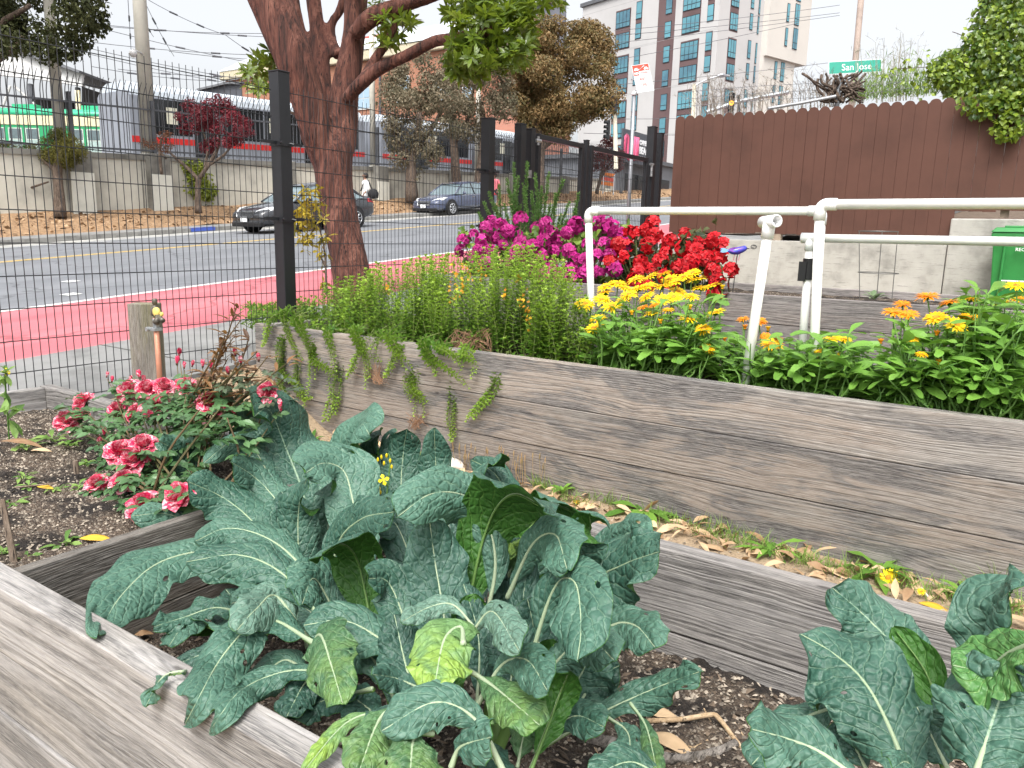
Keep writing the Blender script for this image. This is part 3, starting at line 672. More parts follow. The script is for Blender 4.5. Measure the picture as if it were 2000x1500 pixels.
train(20.5, 35.4, 'silver train with red stripe, nearest car of the row'); train(36.9, 46.2, 'silver train with red stripe, seen between the grey green trees'); train(46.9, 52.4, 'silver train with red stripe, farthest car beyond the small fence post')
# vintage streetcar, seen side on
RT = RC @ np.array([1, 0, 0.]); RT[2] = 0; RT = _n(RT); FW = np.array([-RT[1], RT[0], 0.])
SG = mat('streetcar_green', (.025, .30, .12), .4, .08, 1.); SGR = mat('streetcar_roof_green', (.04, .42, .22), .35, .08, 1.)
CREAM = mat('cream_paint', (.70, .64, .40), .5, .06, 1.)
c0 = dep(-30, 300, 44); c1 = dep(352, 300, 44); L = float((c1-c0) @ RT); zb = yard(24) + .35
def sc_(u, d, z): return c0*np.array([1, 1, 0]) + RT*u + FW*d + np.array([0, 0, z])
vsx = thing('vintage_streetcar', 'green and cream vintage streetcar standing behind the spiked fence', 'streetcar', sc_(L/2, 1.2, zb))
def sloft(prof, u0, u1, m, name, par=None, sm=False):
    mb = MB(); n = len(prof); V = [sc_(u, d, zb+z) for u in (u0, u1) for (d, z) in prof]
    mb.add(V, [(k, (k+1) % n, n+(k+1) % n, n+k) for k in range(n)] + [tuple(range(n-1, -1, -1)), tuple(n+k for k in range(n))]); return mb.build(name, m, par or vsx, sm)
SCH = (dep(100, 212, 44)[2] - zb)
sloft([(0, .3), (0, SCH-1.25), (2.5, SCH-1.25), (2.5, .3)], 0, L, SG, 'body')
sloft([(-.02, SCH-.98), (-.02, SCH-.45), (2.52, SCH-.45), (2.52, SCH-.98)], 0, L, CREAM, 'upper_band')
sloft([(.02, SCH-1.25), (.02, SCH-.98), (2.48, SCH-.98), (2.48, SCH-1.25)], .1, L-.1, SG, 'letterboard')
sloft([(-.03, SCH-.45), (.05, SCH-.2), (.4, SCH-.03), (1.25, SCH+.03), (2.1, SCH-.03), (2.45, SCH-.2), (2.53, SCH-.45)], .05, L-.2, SGR, 'roof', None, True)
sloft([(-.02, .62), (-.02, .78), (.03, .78), (.03, .62)], .02, L-.02, CREAM, 'lower_stripe')
sloft([(.2, -.1), (.2, .31), (2.3, .31), (2.3, -.1)], .5, L-.5, UNDER, 'underframe')
u = .5
while u < L - 1.:
    f = sloft([(-.012, SCH-2.45), (-.012, SCH-1.15), (.05, SCH-1.15), (.05, SCH-2.45)], u, u+.78, mat('window_frame_pale', (.5, .56, .5), .5), 'window')
    sloft([(-.02, SCH-1.75), (-.02, SCH-1.2), (.0, SCH-1.2), (.0, SCH-1.75)], u+.05, u+.73, mat('streetcar_glass', (.10, .14, .15), .1, spec=.6), 'pane', f)
    sloft([(-.02, SCH-2.38), (-.02, SCH-1.8), (.0, SCH-1.8), (.0, SCH-2.38)], u+.05, u+.73, mat('streetcar_glass_pale', (.32, .42, .40), .15, spec=.6), 'pane', f)
    u += .98
    if int(u/.98) % 4 == 3: u += .55
for uu in (1.2, 5.2):
    sloft([(1.0, SCH), (1.0, SCH+.28), (1.6, SCH+.28), (1.6, SCH)], uu, uu+1.4, SGR, 'roof_vent')
g = dep(337, 243, 43.6); mb = MB(); mb.obox(g + (-.25, 0, -.3), RT*.5, FW*.6, (0, 0, .55)); bevel(mb.build('gold_headboard', mat('gold_paint', (.75, .42, .03), .4), vsx), .08)
mb = MB(); mb.lathe(dep(325, 301, 43.4), [(.1, -.05), (.17, 0), (.17, .06), (.1, .1)], 12, 1); mb.build('headlamp', mat('lamp_white', (.75, .75, .72), .2), vsx)
# red arch-topped thing on the yard behind the red tree
# ================================================================ CAR SHED, GREY BLOCK, BRICK BUILDING, APARTMENTS
SHW = mat('corrugated_white', (.55, .55, .54), .6, .1, 1.); SHD = mat('shed_interior_shade', (.02, .019, .018), .9); ROOFG = mat('roof_dark_grey', (.11, .115, .125), .7, .1, .6)
sh = thing('train_shed', 'open sided train shed with a pale corrugated gable behind the dark tree', 'shed', dep(60, 200, 56) * np.array([1, 1, 0]) + (0, 0, 3.5))
D_ = 56.
P = [dep(x, y, D_) for x, y in ((-140, 60), (-40, 84), (36, 97), (78, 116), (160, 143), (160, 168), (70, 154), (-140, 132))]
mb = MB(); mb.prism(P, FW*.4); mb.build('gable', SHW, sh)
mb = MB(); Q = [dep(x, y, D_) for x, y in ((-140, 56), (-40, 80), (36, 93), (78, 112), (162, 140), (162, 145), (78, 117), (36, 98), (-40, 85), (-140, 61))]; mb.prism([q - FW*.5 for q in Q], FW*22); mb.build('roof', ROOFG, sh)
P2 = [dep(x, y, D_) for x, y in ((-140, 133), (70, 155), (158, 169), (158, 300), (-140, 300))]
mb = MB(); mb.prism([q + FW*12 for q in P2], FW*.4); mb.build('back_wall', SHD, sh)  # near-black walls: shade inside the open shed put into their colour
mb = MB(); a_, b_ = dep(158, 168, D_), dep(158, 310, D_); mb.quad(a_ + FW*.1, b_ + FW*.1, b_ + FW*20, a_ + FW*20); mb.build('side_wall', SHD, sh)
for xa, ya, xb, yb in ((20, 168, -4, 235), (28, 168, 92, 226), (152, 172, 152, 300), (60, 165, 60, 300)):
    mb = MB(); mb.tube([dep(xa, ya, D_+.5), dep(xb, yb, D_+.5)], .09 if xa < 100 and xa != 60 else .2, 8); mb.build('brace', mat('brace_white', (.5, .5, .48), .6) if xa < 40 else SPK, sh)
mb = MB(); a_ = dep(146, 176, D_-.6); b_ = dep(150, 232, D_-.6); mb.obox(b_, RT*.28, FW*.2, (a_-b_)); mb.build('yellow_column', CREAM, sh)
def boxb(name, lab, pts, D, dpt, m, roofm=None, cat='building'):
    t = thing(name, lab, cat, dep(*pts[0], D) * np.array([1, 1, 0])); P = [dep(x, y, D) for x, y in pts]
    P += [P[-1]*np.array([1, 1, 0]) + (0, 0, 2), P[0]*np.array([1, 1, 0]) + (0, 0, 2)]
    mb = MB(); mb.prism(P, FW*dpt); mb.build('wall', m, t); return t
DKM = mat('charcoal_metal', (.075, .08, .095), .6, .1, 1.)
t = boxb('grey_building', 'dark grey flat roofed building behind the trains', [(386, 176), (440, 163), (482, 162), (560, 190)], 92, 20, DKM)
mb = MB(); mb.prism([dep(x, y, 91.6) for x, y in ((384, 173), (440, 160), (484, 159), (484, 163), (440, 164), (384, 177))], FW*20.8); mb.build('roof', ROOFG, t)
t = boxb('grey_building', 'dark grey block peeping out above the copper coloured tree', [(1002, 14), (1106, 0), (1106, 60)], 120, 25, mat('slate_panels', (.13, .135, .16), .6, .12, .6))
mb = MB(); mb.prism([dep(x, y, 119.6) for x, y in ((1000, 12), (1106, -3), (1106, 1), (1000, 16))], FW*25.6); mb.build('roof', ROOFG, t)
t = boxb('pale_building', 'small pale building seen through the spiked fence', [(214, 209), (246, 209)], 80, 10, mat('pale_render', (.6, .58, .5), .8))
mb = MB(); mb.prism([dep(x, y, 79.6) for x, y in ((212, 207), (248, 207), (248, 210), (212, 210))], FW*10.6); mb.build('roof', ROOFG, t)
def brickmat(name, c1, c2, mo):
    m, t, b, o = _nodes(name); v = attr(t)
    br = N(t, 'ShaderNodeTexBrick'); br.inputs['Scale'].default_value = 1; br.inputs['Color1'].default_value = (*c1, 1); br.inputs['Color2'].default_value = (*c2, 1); br.inputs['Mortar'].default_value = (*mo, 1)
    br.inputs['Brick Width'].default_value = .5; br.inputs['Row Height'].default_value = .18; br.inputs['Mortar Size'].default_value = .022
    t.links.new(v, br.inputs['Vector']); c = mix(t, mth(t, 'MULTIPLY', noise(t, v, .5, 4), .6), br.outputs['Color'], tuple(q*.75 for q in c1)); t.links.new(c, b.inputs['Base Color']); b.inputs['Roughness'].default_value = .85; return m
BRICK = brickmat('red_brick', (.36, .15, .085), (.44, .19, .11), (.33, .22, .17)); BRICK2 = brickmat('pink_brick', (.48, .20, .14), (.53, .23, .16), (.45, .26, .2))
YB = 62.
bl, brr = ony(440, 160, YB), ony(958, 190, YB); x0, x1 = bl[0], brr[0]
br = thing('brick_building', 'long red brick building with a cream cornice and sloping grey roof', 'building', ((x0+x1)/2, YB, yard(YB)))
zc = ony(700, 121, YB)[2]; zroof = ony(700, 62, YB)[2]
def wallG(mb, x0, x1, y, z0, z1): mb.add([(x0, y, z0), (x1, y, z0), (x1, y, z1), (x0, y, z1)], [(0, 1, 2, 3)], 0, [(x0, z0, 0), (x1, z0, 0), (x1, z1, 0), (x0, z1, 0)])
mb = MB(); wallG(mb, x0, x1, YB, 3, zc); mb.add([(x1, YB, 3), (x1, YB+9, 3), (x1, YB+9, zc), (x1, YB, zc)], [(0, 1, 2, 3)], 0, [(0, 3, 0), (30, 3, 0), (30, zc, 0), (0, zc, 0)]); mb.build('wall', BRICK, br)
mb = MB(); mb.box((x0-.4, YB-.5, zc), (x1+.3, YB-.02, zc+1.0)); bevel(mb.build('cornice', mat('cornice_cream', (.56, .50, .36), .7), br), .1)
mb = MB(); mb.add([(x0-.5, YB-.6, zc+1.), (x1+.4, YB-.6, zc+1.), (x1+.4, YB+5, zroof+1), (x0-.5, YB+5, zroof+1), (x1+.4, YB+10, zc+1), (x0-.5, YB+10, zc+1)], [(0, 1, 2, 3), (3, 2, 4, 5), (1, 4, 2)]); mb.build('roof', mat('pale_metal_roof', (.56, .60, .62), .5, .06, .3), br)
WGL = mat('office_glass', (.30, .42, .52), .12, .1, .3, spec=.7); WFR = mat('white_frame', (.62, .62, .6), .5)
for xa, ya, xb, yb in ((698, 152, 724, 213), (610, 172, 634, 226), (655, 158, 676, 216), (775, 150, 800, 205), (850, 150, 876, 200), (903, 170, 925, 215)):
    a_, b_ = ony(xa, ya, YB-.06), ony(xb, yb, YB-.06); mb = MB(); mb.box((a_[0], YB-.12, b_[2]), (b_[0], YB-.01, a_[2])); f = mb.build('window', WFR, br)
    mb = MB(); w_ = (b_[0]-a_[0]); h_ = a_[2]-b_[2]
    for i in range(2):
        for j in range(3): mb.box((a_[0]+w_*(.06+.46*i), YB-.15, b_[2]+h_*(.04+.32*j)), (a_[0]+w_*(.48+.46*i), YB-.121, b_[2]+h_*(.33+.32*j)))
    mb.build('pane', WGL, f)
for px_ in (742, 690):
    q = ony(px_, 160, YB-.2); mb = MB(); mb.tube([(q[0], YB-.2, 5), (q[0], YB-.2, zc)], .12, 8); mb.build('downpipe', DKM, br)
mb = MB(); a_ = ony(702, 80, YB+4); mb.box((a_[0], YB+4, a_[2]-1), (a_[0]+3.2, YB+8, a_[2]+.4)); bevel(mb.build('roof_unit', mat('unit_red', (.42, .12, .1), .6), br), .1)
# pink brick wing
Yw = 60.; a_, b_ = ony(955, 195, Yw), ony(1036, 215, Yw)
bw = thing('brick_building', 'pinkish brick wing beside the copper coloured tree', 'building', ((a_[0]+b_[0])/2, Yw, 6))
zz1 = ony(960, 200, Yw)[2]; zz2 = ony(1030, 205, Yw)[2]
mb = MB(); mb.add([(a_[0], Yw, 3), (b_[0], Yw, 3), (b_[0], Yw, zz2), (a_[0], Yw, zz1)], [(0, 1, 2, 3)], 0, [(a_[0], 3, 0), (b_[0], 3, 0), (b_[0], zz2, 0), (a_[0], zz1, 0)])
mb.add([(b_[0], Yw, 3), (b_[0], Yw+7, 3), (b_[0], Yw+7, zz2), (b_[0], Yw, zz2)], [(0, 1, 2, 3)], 0, [(0, 3, 0), (20, 3, 0), (20, zz2, 0), (0, zz2, 0)]); mb.build('wall', BRICK2, bw)
mb = MB(); mb.obox((a_[0]-.2, Yw-.2, zz1), (b_[0]-a_[0]+.4, 0, zz2-zz1), (0, 7, 0), (0, 0, .45)); mb.build('roof', mat('coping', (.42, .2, .15), .8), bw)
# ---- apartment building
AC = dep(1405, 20, 95.); d1 = _n(RC @ np.array([-200-CX, 427-CY, FPX]) * np.array([1, 1, 0])); d2 = np.array([-d1[1], d1[0], 0.])
if d2[1] < 0: d2 = -d2
AC0 = AC * np.array([1, 1, 0])
def onf(x, y, nrm, o=AC0):
    d = ray(x, y); t = ((o - EYE) @ nrm) / (d @ nrm); return EYE + d*t
def F1(x, y): p = onf(x, y, d2); return float((p-AC0) @ d1), p[2]
def F2(x, y): p = onf(x, y, d1); return float((p-AC0) @ d2), p[2]
ap = thing('apartment_building', 'tall pale apartment block with teal windows and maroon panels', 'building', tuple(AC0 - d1*0) )
AW = mat('pale_panel', (.50, .49, .485), .7, .05, .12); AW2 = mat('cream_panel_wall', (.60, .57, .525), .7, .05, .12); MAR = mat('maroon_panel', (.135, .085, .085), .6, .08, .3)
TEAL = mat('teal_glass', (.10, .28, .34), .1, .35, .12, spec=.7, c2=(.05, .12, .18)); AFR = mat('dark_frame', (.022, .026, .032), .5)
U1 = F1(1138, 30)[0]; U2 = F2(1489, 60)[0]; ZB, ZT = 0., F1(1150, 11)[1]
def fb_(mb, o, du, dn, u0, u1, z0, z1, n0, n1, m=0):
    mb.obox(o + du*u0 + dn*n0 + np.array([0, 0, z0]), du*(u1-u0), dn*(n1-n0), (0, 0, z1-z0), m)
mb = MB(); fb_(mb, AC0, d1, d2, 0, U1, ZB, ZT, 0, U2+6); mb.build('wall', AW, ap)
mb = MB(); fb_(mb, AC0, d1, d2, -.3, U1+.3, ZT, ZT+.5, -.3, U2+6); mb.build('roof', ROOFG, ap)
FH = 3.02
def window(o, du, dn, u0, u1, z0, z1, nb, parent=ap, rail=.3, rec=0.):
    """dn points out of the wall"""
    mb = MB(); fb_(mb, o, du, dn, u0, u1, z0, z1, .015+rec, .07+rec); f = mb.build('window', AFR, parent); mb = MB(); fw = .09; wd = (u1-u0)/nb; zr = z0 + (z1-z0)*rail
    for k in range(nb):
        fb_(mb, o, du, dn, u0+k*wd+fw/2, u0+(k+1)*wd-fw/2, zr+fw/2, z1-fw, .071+rec, .085+rec); fb_(mb, o, du, dn, u0+k*wd+fw/2, u0+(k+1)*wd-fw/2, z0+fw, zr-fw/2, .071+rec, .085+rec)
    mb.build('pane', TEAL, f)
def panel(o, du, dn, u0, u1, z0, z1, m=MAR, n=.013, name='panel'):
    mb = MB(); fb_(mb, o, du, dn, u0, u1, z0, z1, -.05, n); mb.build(name, m, ap)
zref = F1(1330, 83)[1]           # head of the recess pair in the wide column
out1, out2 = -d2, -d1
if (EYE - AC0) @ out1 < 0: out1 = -out1
if (EYE - AC0) @ out2 < 0: out2 = -out2
def col(fx, a, b): u = sorted((fx(*a)[0], fx(*b)[0])); return u
cW = col(F1, (1331, 84), (1364, 80)); cN = col(F1, (1379, 74), (1391, 73)); cM = col(F1, (1283, 80), (1316, 80)); cMw = col(F1, (1297, 90), (1309, 90)); cA = col(F1, (1205, 18), (1232, 15)); cAn = col(F1, (1244, 8), (1255, 6))
for k in range(-4, 5):
    zt = zref - 2*FH*k*1.0
    if zt - 2*FH < 1: break
    if zt > ZT + 4: continue
    for cc, nb in ((cW, 4), (cA, 4)):
        off = 0 if cc is cW else 0
        panel(AC0, d1, out1, cc[0]-.12, cc[1]+.12, zt-5.25, zt+.05, MAR, .012)
        for (h0, h1) in ((2.35, .12), (5.1, 3.05)):
            if zt-h1 < ZT - 1: window(AC0, d1, out1, cc[0], cc[1], zt-h0, zt-h1, nb)
    for cc in (cN, cAn):
        sft = .55
        panel(AC0, d1, out1, cc[0]-.05, cc[1]+.05, zt+sft-4.9, zt+sft, MAR, .012)
        for (h0, h1) in ((2.3, .05), (4.85, 2.85)):
            if zt+sft-h1 < ZT-.6: window(AC0, d1, out1, cc[0], cc[1], zt+sft-h0, zt+sft-h1, 1)
    panel(AC0, d1, out1, cM[0], cM[1], zt-2*FH+.8, min(zt+.75, ZT-.3), MAR, .012)
    for h in (.05, 3.05):
        if zt-h < ZT-1: window(AC0, d1, out1, cMw[0], cMw[1], zt-h-2.1, zt-h, 1)
    mb = MB()
    for zz in (zt+.8, zt-4.9-.5): fb_(mb, AC0, d1, out1, 0, U1, zz-.03, zz, .0, .004)
    mb.build('joint', mat('joint_grey', (.3, .3, .3), .8), ap)
# right hand facade
cF = col(F2, (1422, 90), (1437, 90)); cG = col(F2, (1464, 40), (1470, 40)); cS = col(F2, (1478, 60), (1481, 60))
for k in range(-4, 5):
    zt = zref - 2*FH*k
    if zt - 2*FH < 1 or zt > ZT+4: continue
    panel(AC0, d2, out2, cF[0]-.1, cF[1]+.1, zt-5.25, zt+.05, MAR, .012)
    for (h0, h1) in ((2.35, .12), (5.1, 3.05)): window(AC0, d2, out2, cF[0], cF[1], zt-h0, zt-h1, 3)
    for (h0, h1) in ((2.3, .05), (4.85, 2.85)): window(AC0, d2, out2, cG[0], cG[1], zt-h0+.4, zt-h1+.4, 1)
    for (h0, h1) in ((2.6, .05), (5.0, 2.85)): window(AC0, d2, out2, cS[0], cS[1], zt-h0+.3, zt-h1+.3, 1)
# cream tower at the right with an overhanging upper part
U3 = F2(1574, 10)[0]; zo = F2(1494, 112)[1]
mb = MB(); fb_(mb, AC0, d2, out2, U2, U3, zo, ZT+8, -12, .9); mb.build('upper_tower', AW2, ap)
mb = MB(); fb_(mb, AC0, d2, out2, U2+.01, U3-2.2, ZB, zo, -12, .5); mb.build('lower_tower', AW2, ap)
cI = col(F2, (1524, 40), (1529, 40)); cJ = col(F2, (1538, 60), (1547, 60))
for k in range(-4, 6):
    zt = zref - FH*k
    if zt - 2.7 < zo or zt > ZT+6: continue
    window(AC0, d2, out2, cI[0], cI[1], zt-2.5, zt-.2, 1, rec=.9); window(AC0, d2, out2, cJ[0], cJ[1], zt-2.6, zt+.1, 2, rec=.9)
for k in range(0, 12):
    zt = zo - .1 - FH*k
    if zt < 3: break
    window(AC0, d2, out2, cI[0]-1.2, cI[1]-1.2, zt-2.5, zt-.2, 1, rec=.5); window(AC0, d2, out2, cJ[0]-1.6, cJ[1]-1.8, zt-2.6, zt-.1, 2, rec=.5)

# ================================================================ OVERHEAD WIRES
WIRE = mat('overhead_wire', (.10, .10, .11), .6)
LW = [((170, 45), (620, 75)), ((190, 50), (560, 65)), ((175, 82), (540, 108)), ((165, 92), (540, 165)), ((172, 105), (530, 175)), ((215, 60), (640, 150)), ((290, 0), (440, 68)), ((275, 20), (300, 72)), ((282, 2), (340, 110)), ((180, 130), (420, 158)), ((330, 100), (620, 120)), ((230, 135), (520, 150)), ((250, 0), (256, 98)), ((440, 68), (560, 140))]
def wire_thing(a, b_, Da, Db, sag, r, lab, grp):
    A, B = dep(*a, Da), dep(*b_, Db); n = 9; P = [A + (B-A)*t - np.array([0, 0, sag*4*t*(1-t)]) for t in np.linspace(0, 1, n)]
    mb = MB(); mb.tube(P, r, 4, cap=False)
    if grp.startswith('tram'):
        for t in (.3, .65): q = A + (B-A)*t - np.array([0, 0, sag*4*t*(1-t)]); u = _n(B-A); mb.tube([q-u*.22, q+u*.22], r*3.2, 5)
    return tag(mb.build('overhead_wire', WIRE), lab, 'wire', grp)
for a, b_ in LW: wire_thing(a, b_, 36, 40, .12, .014, 'thin tram wire strung across the white sky over the rail yard', 'tram wires over the yard')
for a, b_ in (((1200, 60), (1640, 10)), ((1130, 75), (1640, 25)), ((1120, 92), (1640, 30)), ((1150, 170), (1640, 120)), ((1180, 232), (1500, 225)), ((1140, 260), (1480, 262)), ((1130, 130), (1560, 45))):
    wire_thing(a, b_, 52, 60, .1, .016, 'thin utility wire crossing in front of the apartment block', 'utility wires before the apartments')
# ================================================================ CARS
TYRE = mat('tyre', (.018, .018, .019), .8); RIM = mat('alloy', (.55, .56, .58), .3, metal=.8); CGL = mat('car_glass', (.16, .21, .23), .05, .05, 1, spec=.9)
CGD = mat('car_glass_dark', (.02, .022, .025), .06, spec=.7); CHR = mat('chrome', (.65, .66, .68), .15, metal=.95); BTRIM = mat('black_trim', (.014, .014, .015), .5)
HEADL = mat('headlamp', (.75, .77, .78), .12, .1, 30, spec=.9); TAILL = mat('tail_lamp', (.5, .012, .02), .2, spec=.7); PLATE = mat('number_plate', (.68, .69, .70), .5)
def sedan(name, lab, loc, paint, L, W, H, hood=.27):
    """front points to -Y ; origin on the road under the middle of the car"""
    t = bpy.data.objects.new(name, None); sc.collection.objects.link(t); tag(t, lab, 'car'); t.empty_display_size = .3
    hw = W/2; f = -L/2; wb = .585*L; ya = f + .195*L; yr = ya + wb; wr = .325
    # body stations : y, z bottom, z shoulder, z deck, half width at bottom, half width at shoulder
    S = [(f, .30, .48, .56, .62, .66), (f+.06, .22, .58, .66, .74, .78), (f+.28, .19, .66, .76, .86, .88), (f+.85, .19, .74, .87, .91, .93), (f+1.45, .19, .80, .95, .92, .955), (f+2.2, .19, .84, .97, .925, .965),
         (f+3.2, .19, .87, 1.00, .925, .965), (f+4.0, .20, .89, 1.04, .92, .95), (f+L-.35, .24, .88, 1.05, .88, .92), (f+L-.06, .32, .84, 1.02, .80, .84), (f+L, .42, .72, .90, .72, .74)]
    k = hw/.965; S = [(y, b*1., s*H/1.46, d*H/1.46, a*k, c*k) for (y, b, s, d, a, c) in S]
    mb = MB(); V = []
    for (y, b, s, d, a, c) in S: V += [(-a, y, b), (-c*1.0, y, b+(s-b)*.45), (-c*.985, y, s), (-c*.90, y, d-.01), (-c*.45, y, d+.018), (0, y, d+.025), (c*.45, y, d+.018), (c*.90, y, d-.01), (c*.985, y, s), (c, y, b+(s-b)*.45), (a, y, b)]
    n = 11; F = [(i*n+j, i*n+j+1, (i+1)*n+j+1, (i+1)*n+j) for i in range(len(S)-1) for j in range(n-1)] + [(i*n+n-1, i*n, (i+1)*n, (i+1)*n+n-1) for i in range(len(S)-1)] + [tuple(range(n-1, -1, -1)), tuple((len(S)-1)*n+j for j in range(n))]
    mb.add(V, F); o = mb.build('body', paint, t, True); o.modifiers.new('sub', 'SUBSURF').levels = 1; o.modifiers['sub'].render_levels = 2
    # cabin glass
    zd = .93*H/1.46
    C = [(f+1.30, zd+.0, .82), (f+2.10, H-.07, .62), (f+2.75, H-.015, .60), (f+3.45, H-.06, .59), (f+4.25, zd+.08, .76)]
    mb = MB(); V = []
    lo = [(f+1.30, zd), (f+1.9, zd), (f+2.75, zd), (f+3.6, zd+.02), (f+4.25, zd+.04)]
    for (y, z, w_), (yl, zl) in zip(C, lo): V += [(-.885*k, yl, zl), (-w_*k, y, z), (0, y, z+.02), (w_*k, y, z), (.885*k, yl, zl)]
    n = 5; mb.add(V, [(i*n+j, i*n+j+1, (i+1)*n+j+1, (i+1)*n+j) for i in range(4) for j in range(4)]); mb.build('window', CGL, t, False)
    # roof + pillars
    mb = MB(); V = []
    for (y, z, w_) in ((f+2.0, H-.085, .60), (f+2.2, H-.035, .615), (f+2.75, H+.012, .61), (f+3.3, H-.012, .60), (f+3.62, H-.075, .58)): V += [(-w_*k-.02, y, z-.03), (-w_*k*.9, y, z+.02), (0, y, z+.04), (w_*k*.9, y, z+.02), (w_*k+.02, y, z-.03)]
    mb.add(V, [(i*5+j, i*5+j+1, (i+1)*5+j+1, (i+1)*5+j) for i in range(4) for j in range(4)]); mb.build('roof', paint, t, True)
    for s in (-1, 1):
        for P, r in (([(s*.84*k, f+1.28, zd), (s*.62*k, f+2.1, H-.05)], .03), ([(s*.885*k, f+2.72, zd), (s*.615*k, f+2.72, H-.03)], .032), ([(s*.80*k, f+4.28, zd+.06), (s*.70*k, f+3.95, zd+.30), (s*.60*k, f+3.5, H-.06)], .05)):
            mb = MB(); mb.tube(P, r, 6); mb.build('pillar', paint if r != .032 else BTRIM, t, True)
        # doors : shut lines, handle, side glass darker strip
        for yy in (f+1.62, f+2.72, f+3.62):
            mb = MB(); mb.box((s*.967*k-.004, yy, .3), (s*.967*k+.004, yy+.012, .86*H/1.46)); mb.build('door_gap', BTRIM, t)
        for yy in (f+2.45, f+3.42):
            mb = MB(); mb.box((s*.95*k-.02, yy, .80*H/1.46), (s*.95*k+.028*(1 if s > 0 else 1), yy+.17, .825*H/1.46)); mb.build('door_handle', CHR, t)
        mb = MB(); mb.tube([(s*.955*k, f+1.6, .865*H/1.46+.02), (s*.955*k, f+3.0, .885*H/1.46+.02), (s*.94*k, f+4.0, .91*H/1.46+.02)], .012, 5); mb.build('chrome_strip', CHR, t)
        mb = MB(); mb.lathe((s*(.99*k+.06), f+1.72, .98*H/1.46), [(.03, -.03), (.085, -.01), (.08, .05), (.03, .07)], 10, 1); mb.build('mirror', paint, t, True)
        mb = MB(); mb.add([(s*.40*k, f+.05, .60), (s*.70*k, f+.10, .58), (s*.86*k, f+.42, .70), (s*.84*k, f+.75, .80), (s*.66*k, f+.32, .765), (s*.46*k, f+.13, .69)], [(0, 1, 2, 3, 4, 5)] if s < 0 else [(5, 4, 3, 2, 1, 0)]); 
        o = mb.build('headlight', HEADL, t); sd = o.modifiers.new('th', 'SOLIDIFY'); sd.thickness = .05; sd.offset = 0
        mb = MB(); mb.add([(s*.50*k, f+L-.01, .80), (s*.80*k, f+L-.07, .80), (s*.90*k, f+L-.42, .84), (s*.90*k, f+L-.40, .95), (s*.80*k, f+L-.06, .93), (s*.50*k, f+L, .90)], [(0, 1, 2, 3, 4, 5)])
        o = mb.build('tail_light', TAILL, t); sd = o.modifiers.new('th', 'SOLIDIFY'); sd.thickness = .06; sd.offset = 0
        for yy in (ya, yr):
            mb = MB(); mb.lathe((s*(hw-.02), yy, wr+.02), [(wr+.055, -.05), (wr+.055, .028)], 24, 0); mb.build('wheel_arch', BTRIM, t)
            mb = MB(); mb.lathe((s*(hw-.09), yy, wr), [(wr*.6, -.11), (wr-.03, -.11), (wr, -.08), (wr, .08), (wr-.03, .125), (wr*.66, .125)], 26, 0); wh = mb.build('wheel', TYRE, t, True)
            mb = MB(); mb.lathe((s*(hw-.09), yy, wr), [(.03, .10), (.045, .13), (.045, .134), (.01, .138)] if s > 0 else [(.01, -.138), (.045, -.134), (.03, -.10)], 12, 0)
            for q in range(7):
                a = q*6.283/7; mb.tube([(s*(hw-.09)+s*.128, yy+.03*math.cos(a), wr+.03*math.sin(a)), (s*(hw-.09)+s*.122, yy+wr*.64*math.cos(a), wr+wr*.64*math.sin(a))], [.022, .028], 5)
            a = np.linspace(0, 2*math.pi, 25); mb.tube(np.stack([np.full(25, s*(hw-.09)+s*.122), yy+wr*.65*np.cos(a), wr+wr*.65*np.sin(a)], 1), .02, 5, cap=False); mb.build('rim', RIM, wh, True)
    mb = MB(); mb.add([(-.36*k, f-.012, .50), (.36*k, f-.012, .50), (.42*k, f+.035, .655), (-.42*k, f+.035, .655)], [(0, 1, 2, 3)]); o = mb.build('grille', BTRIM, t); sd = o.modifiers.new('th', 'SOLIDIFY'); sd.thickness = .05
    mb = MB()
    for q in range(4): z = .52+.036*q; mb.tube([(-.37*k, f-.03+.012*q, z), (.37*k, f-.03+.012*q, z)], .008, 4)
    mb.tube([(-.37*k, f-.03, .49), (.37*k, f-.03, .49), (.44*k, f+.02, .665), (-.44*k, f+.02, .665), (-.37*k, f-.03, .49)], .011, 5); mb.build('grille_trim', CHR, t)
    mb = MB(); mb.box((-.72*k, f-.01, .22), (.72*k, f+.2, .36)); bevel(mb.build('lower_intake', BTRIM, t), .03)
    mb = MB(); mb.box((-.17, f-.05, .37), (.13, f-.035, .52)); mb.build('number_plate', PLATE, t)
    t.location = loc; t.rotation_euler = (math.atan(GRADE), 0, 0)
    return t
DARKC = mat('graphite_car_paint', (.022, .024, .029), .22, .05, 1, spec=.6, coat=1.); BLUEC = mat('slate_blue_car_paint', (.065, .08, .135), .25, .05, 1, spec=.6, coat=1.)
q = onx(698, 443, -19.3); y1 = q[1]
yc = y1 - (.195+.585-.5)*4.85
sedan('parked_car' if 0 else 'dark_car', 'dark graphite saloon car driving behind the red barked tree trunk', (-19.3-.92, yc, street(yc)), DARKC, 4.85, 1.84, 1.46)
q = onstreet(884, 421); yc = q[1] - (.195-.5)*4.7
sedan('blue_car', 'slate blue saloon car farther along the street with its window down', (q[0]-.9, yc, street(yc)+.0), BLUEC, 4.7, 1.8, 1.46)

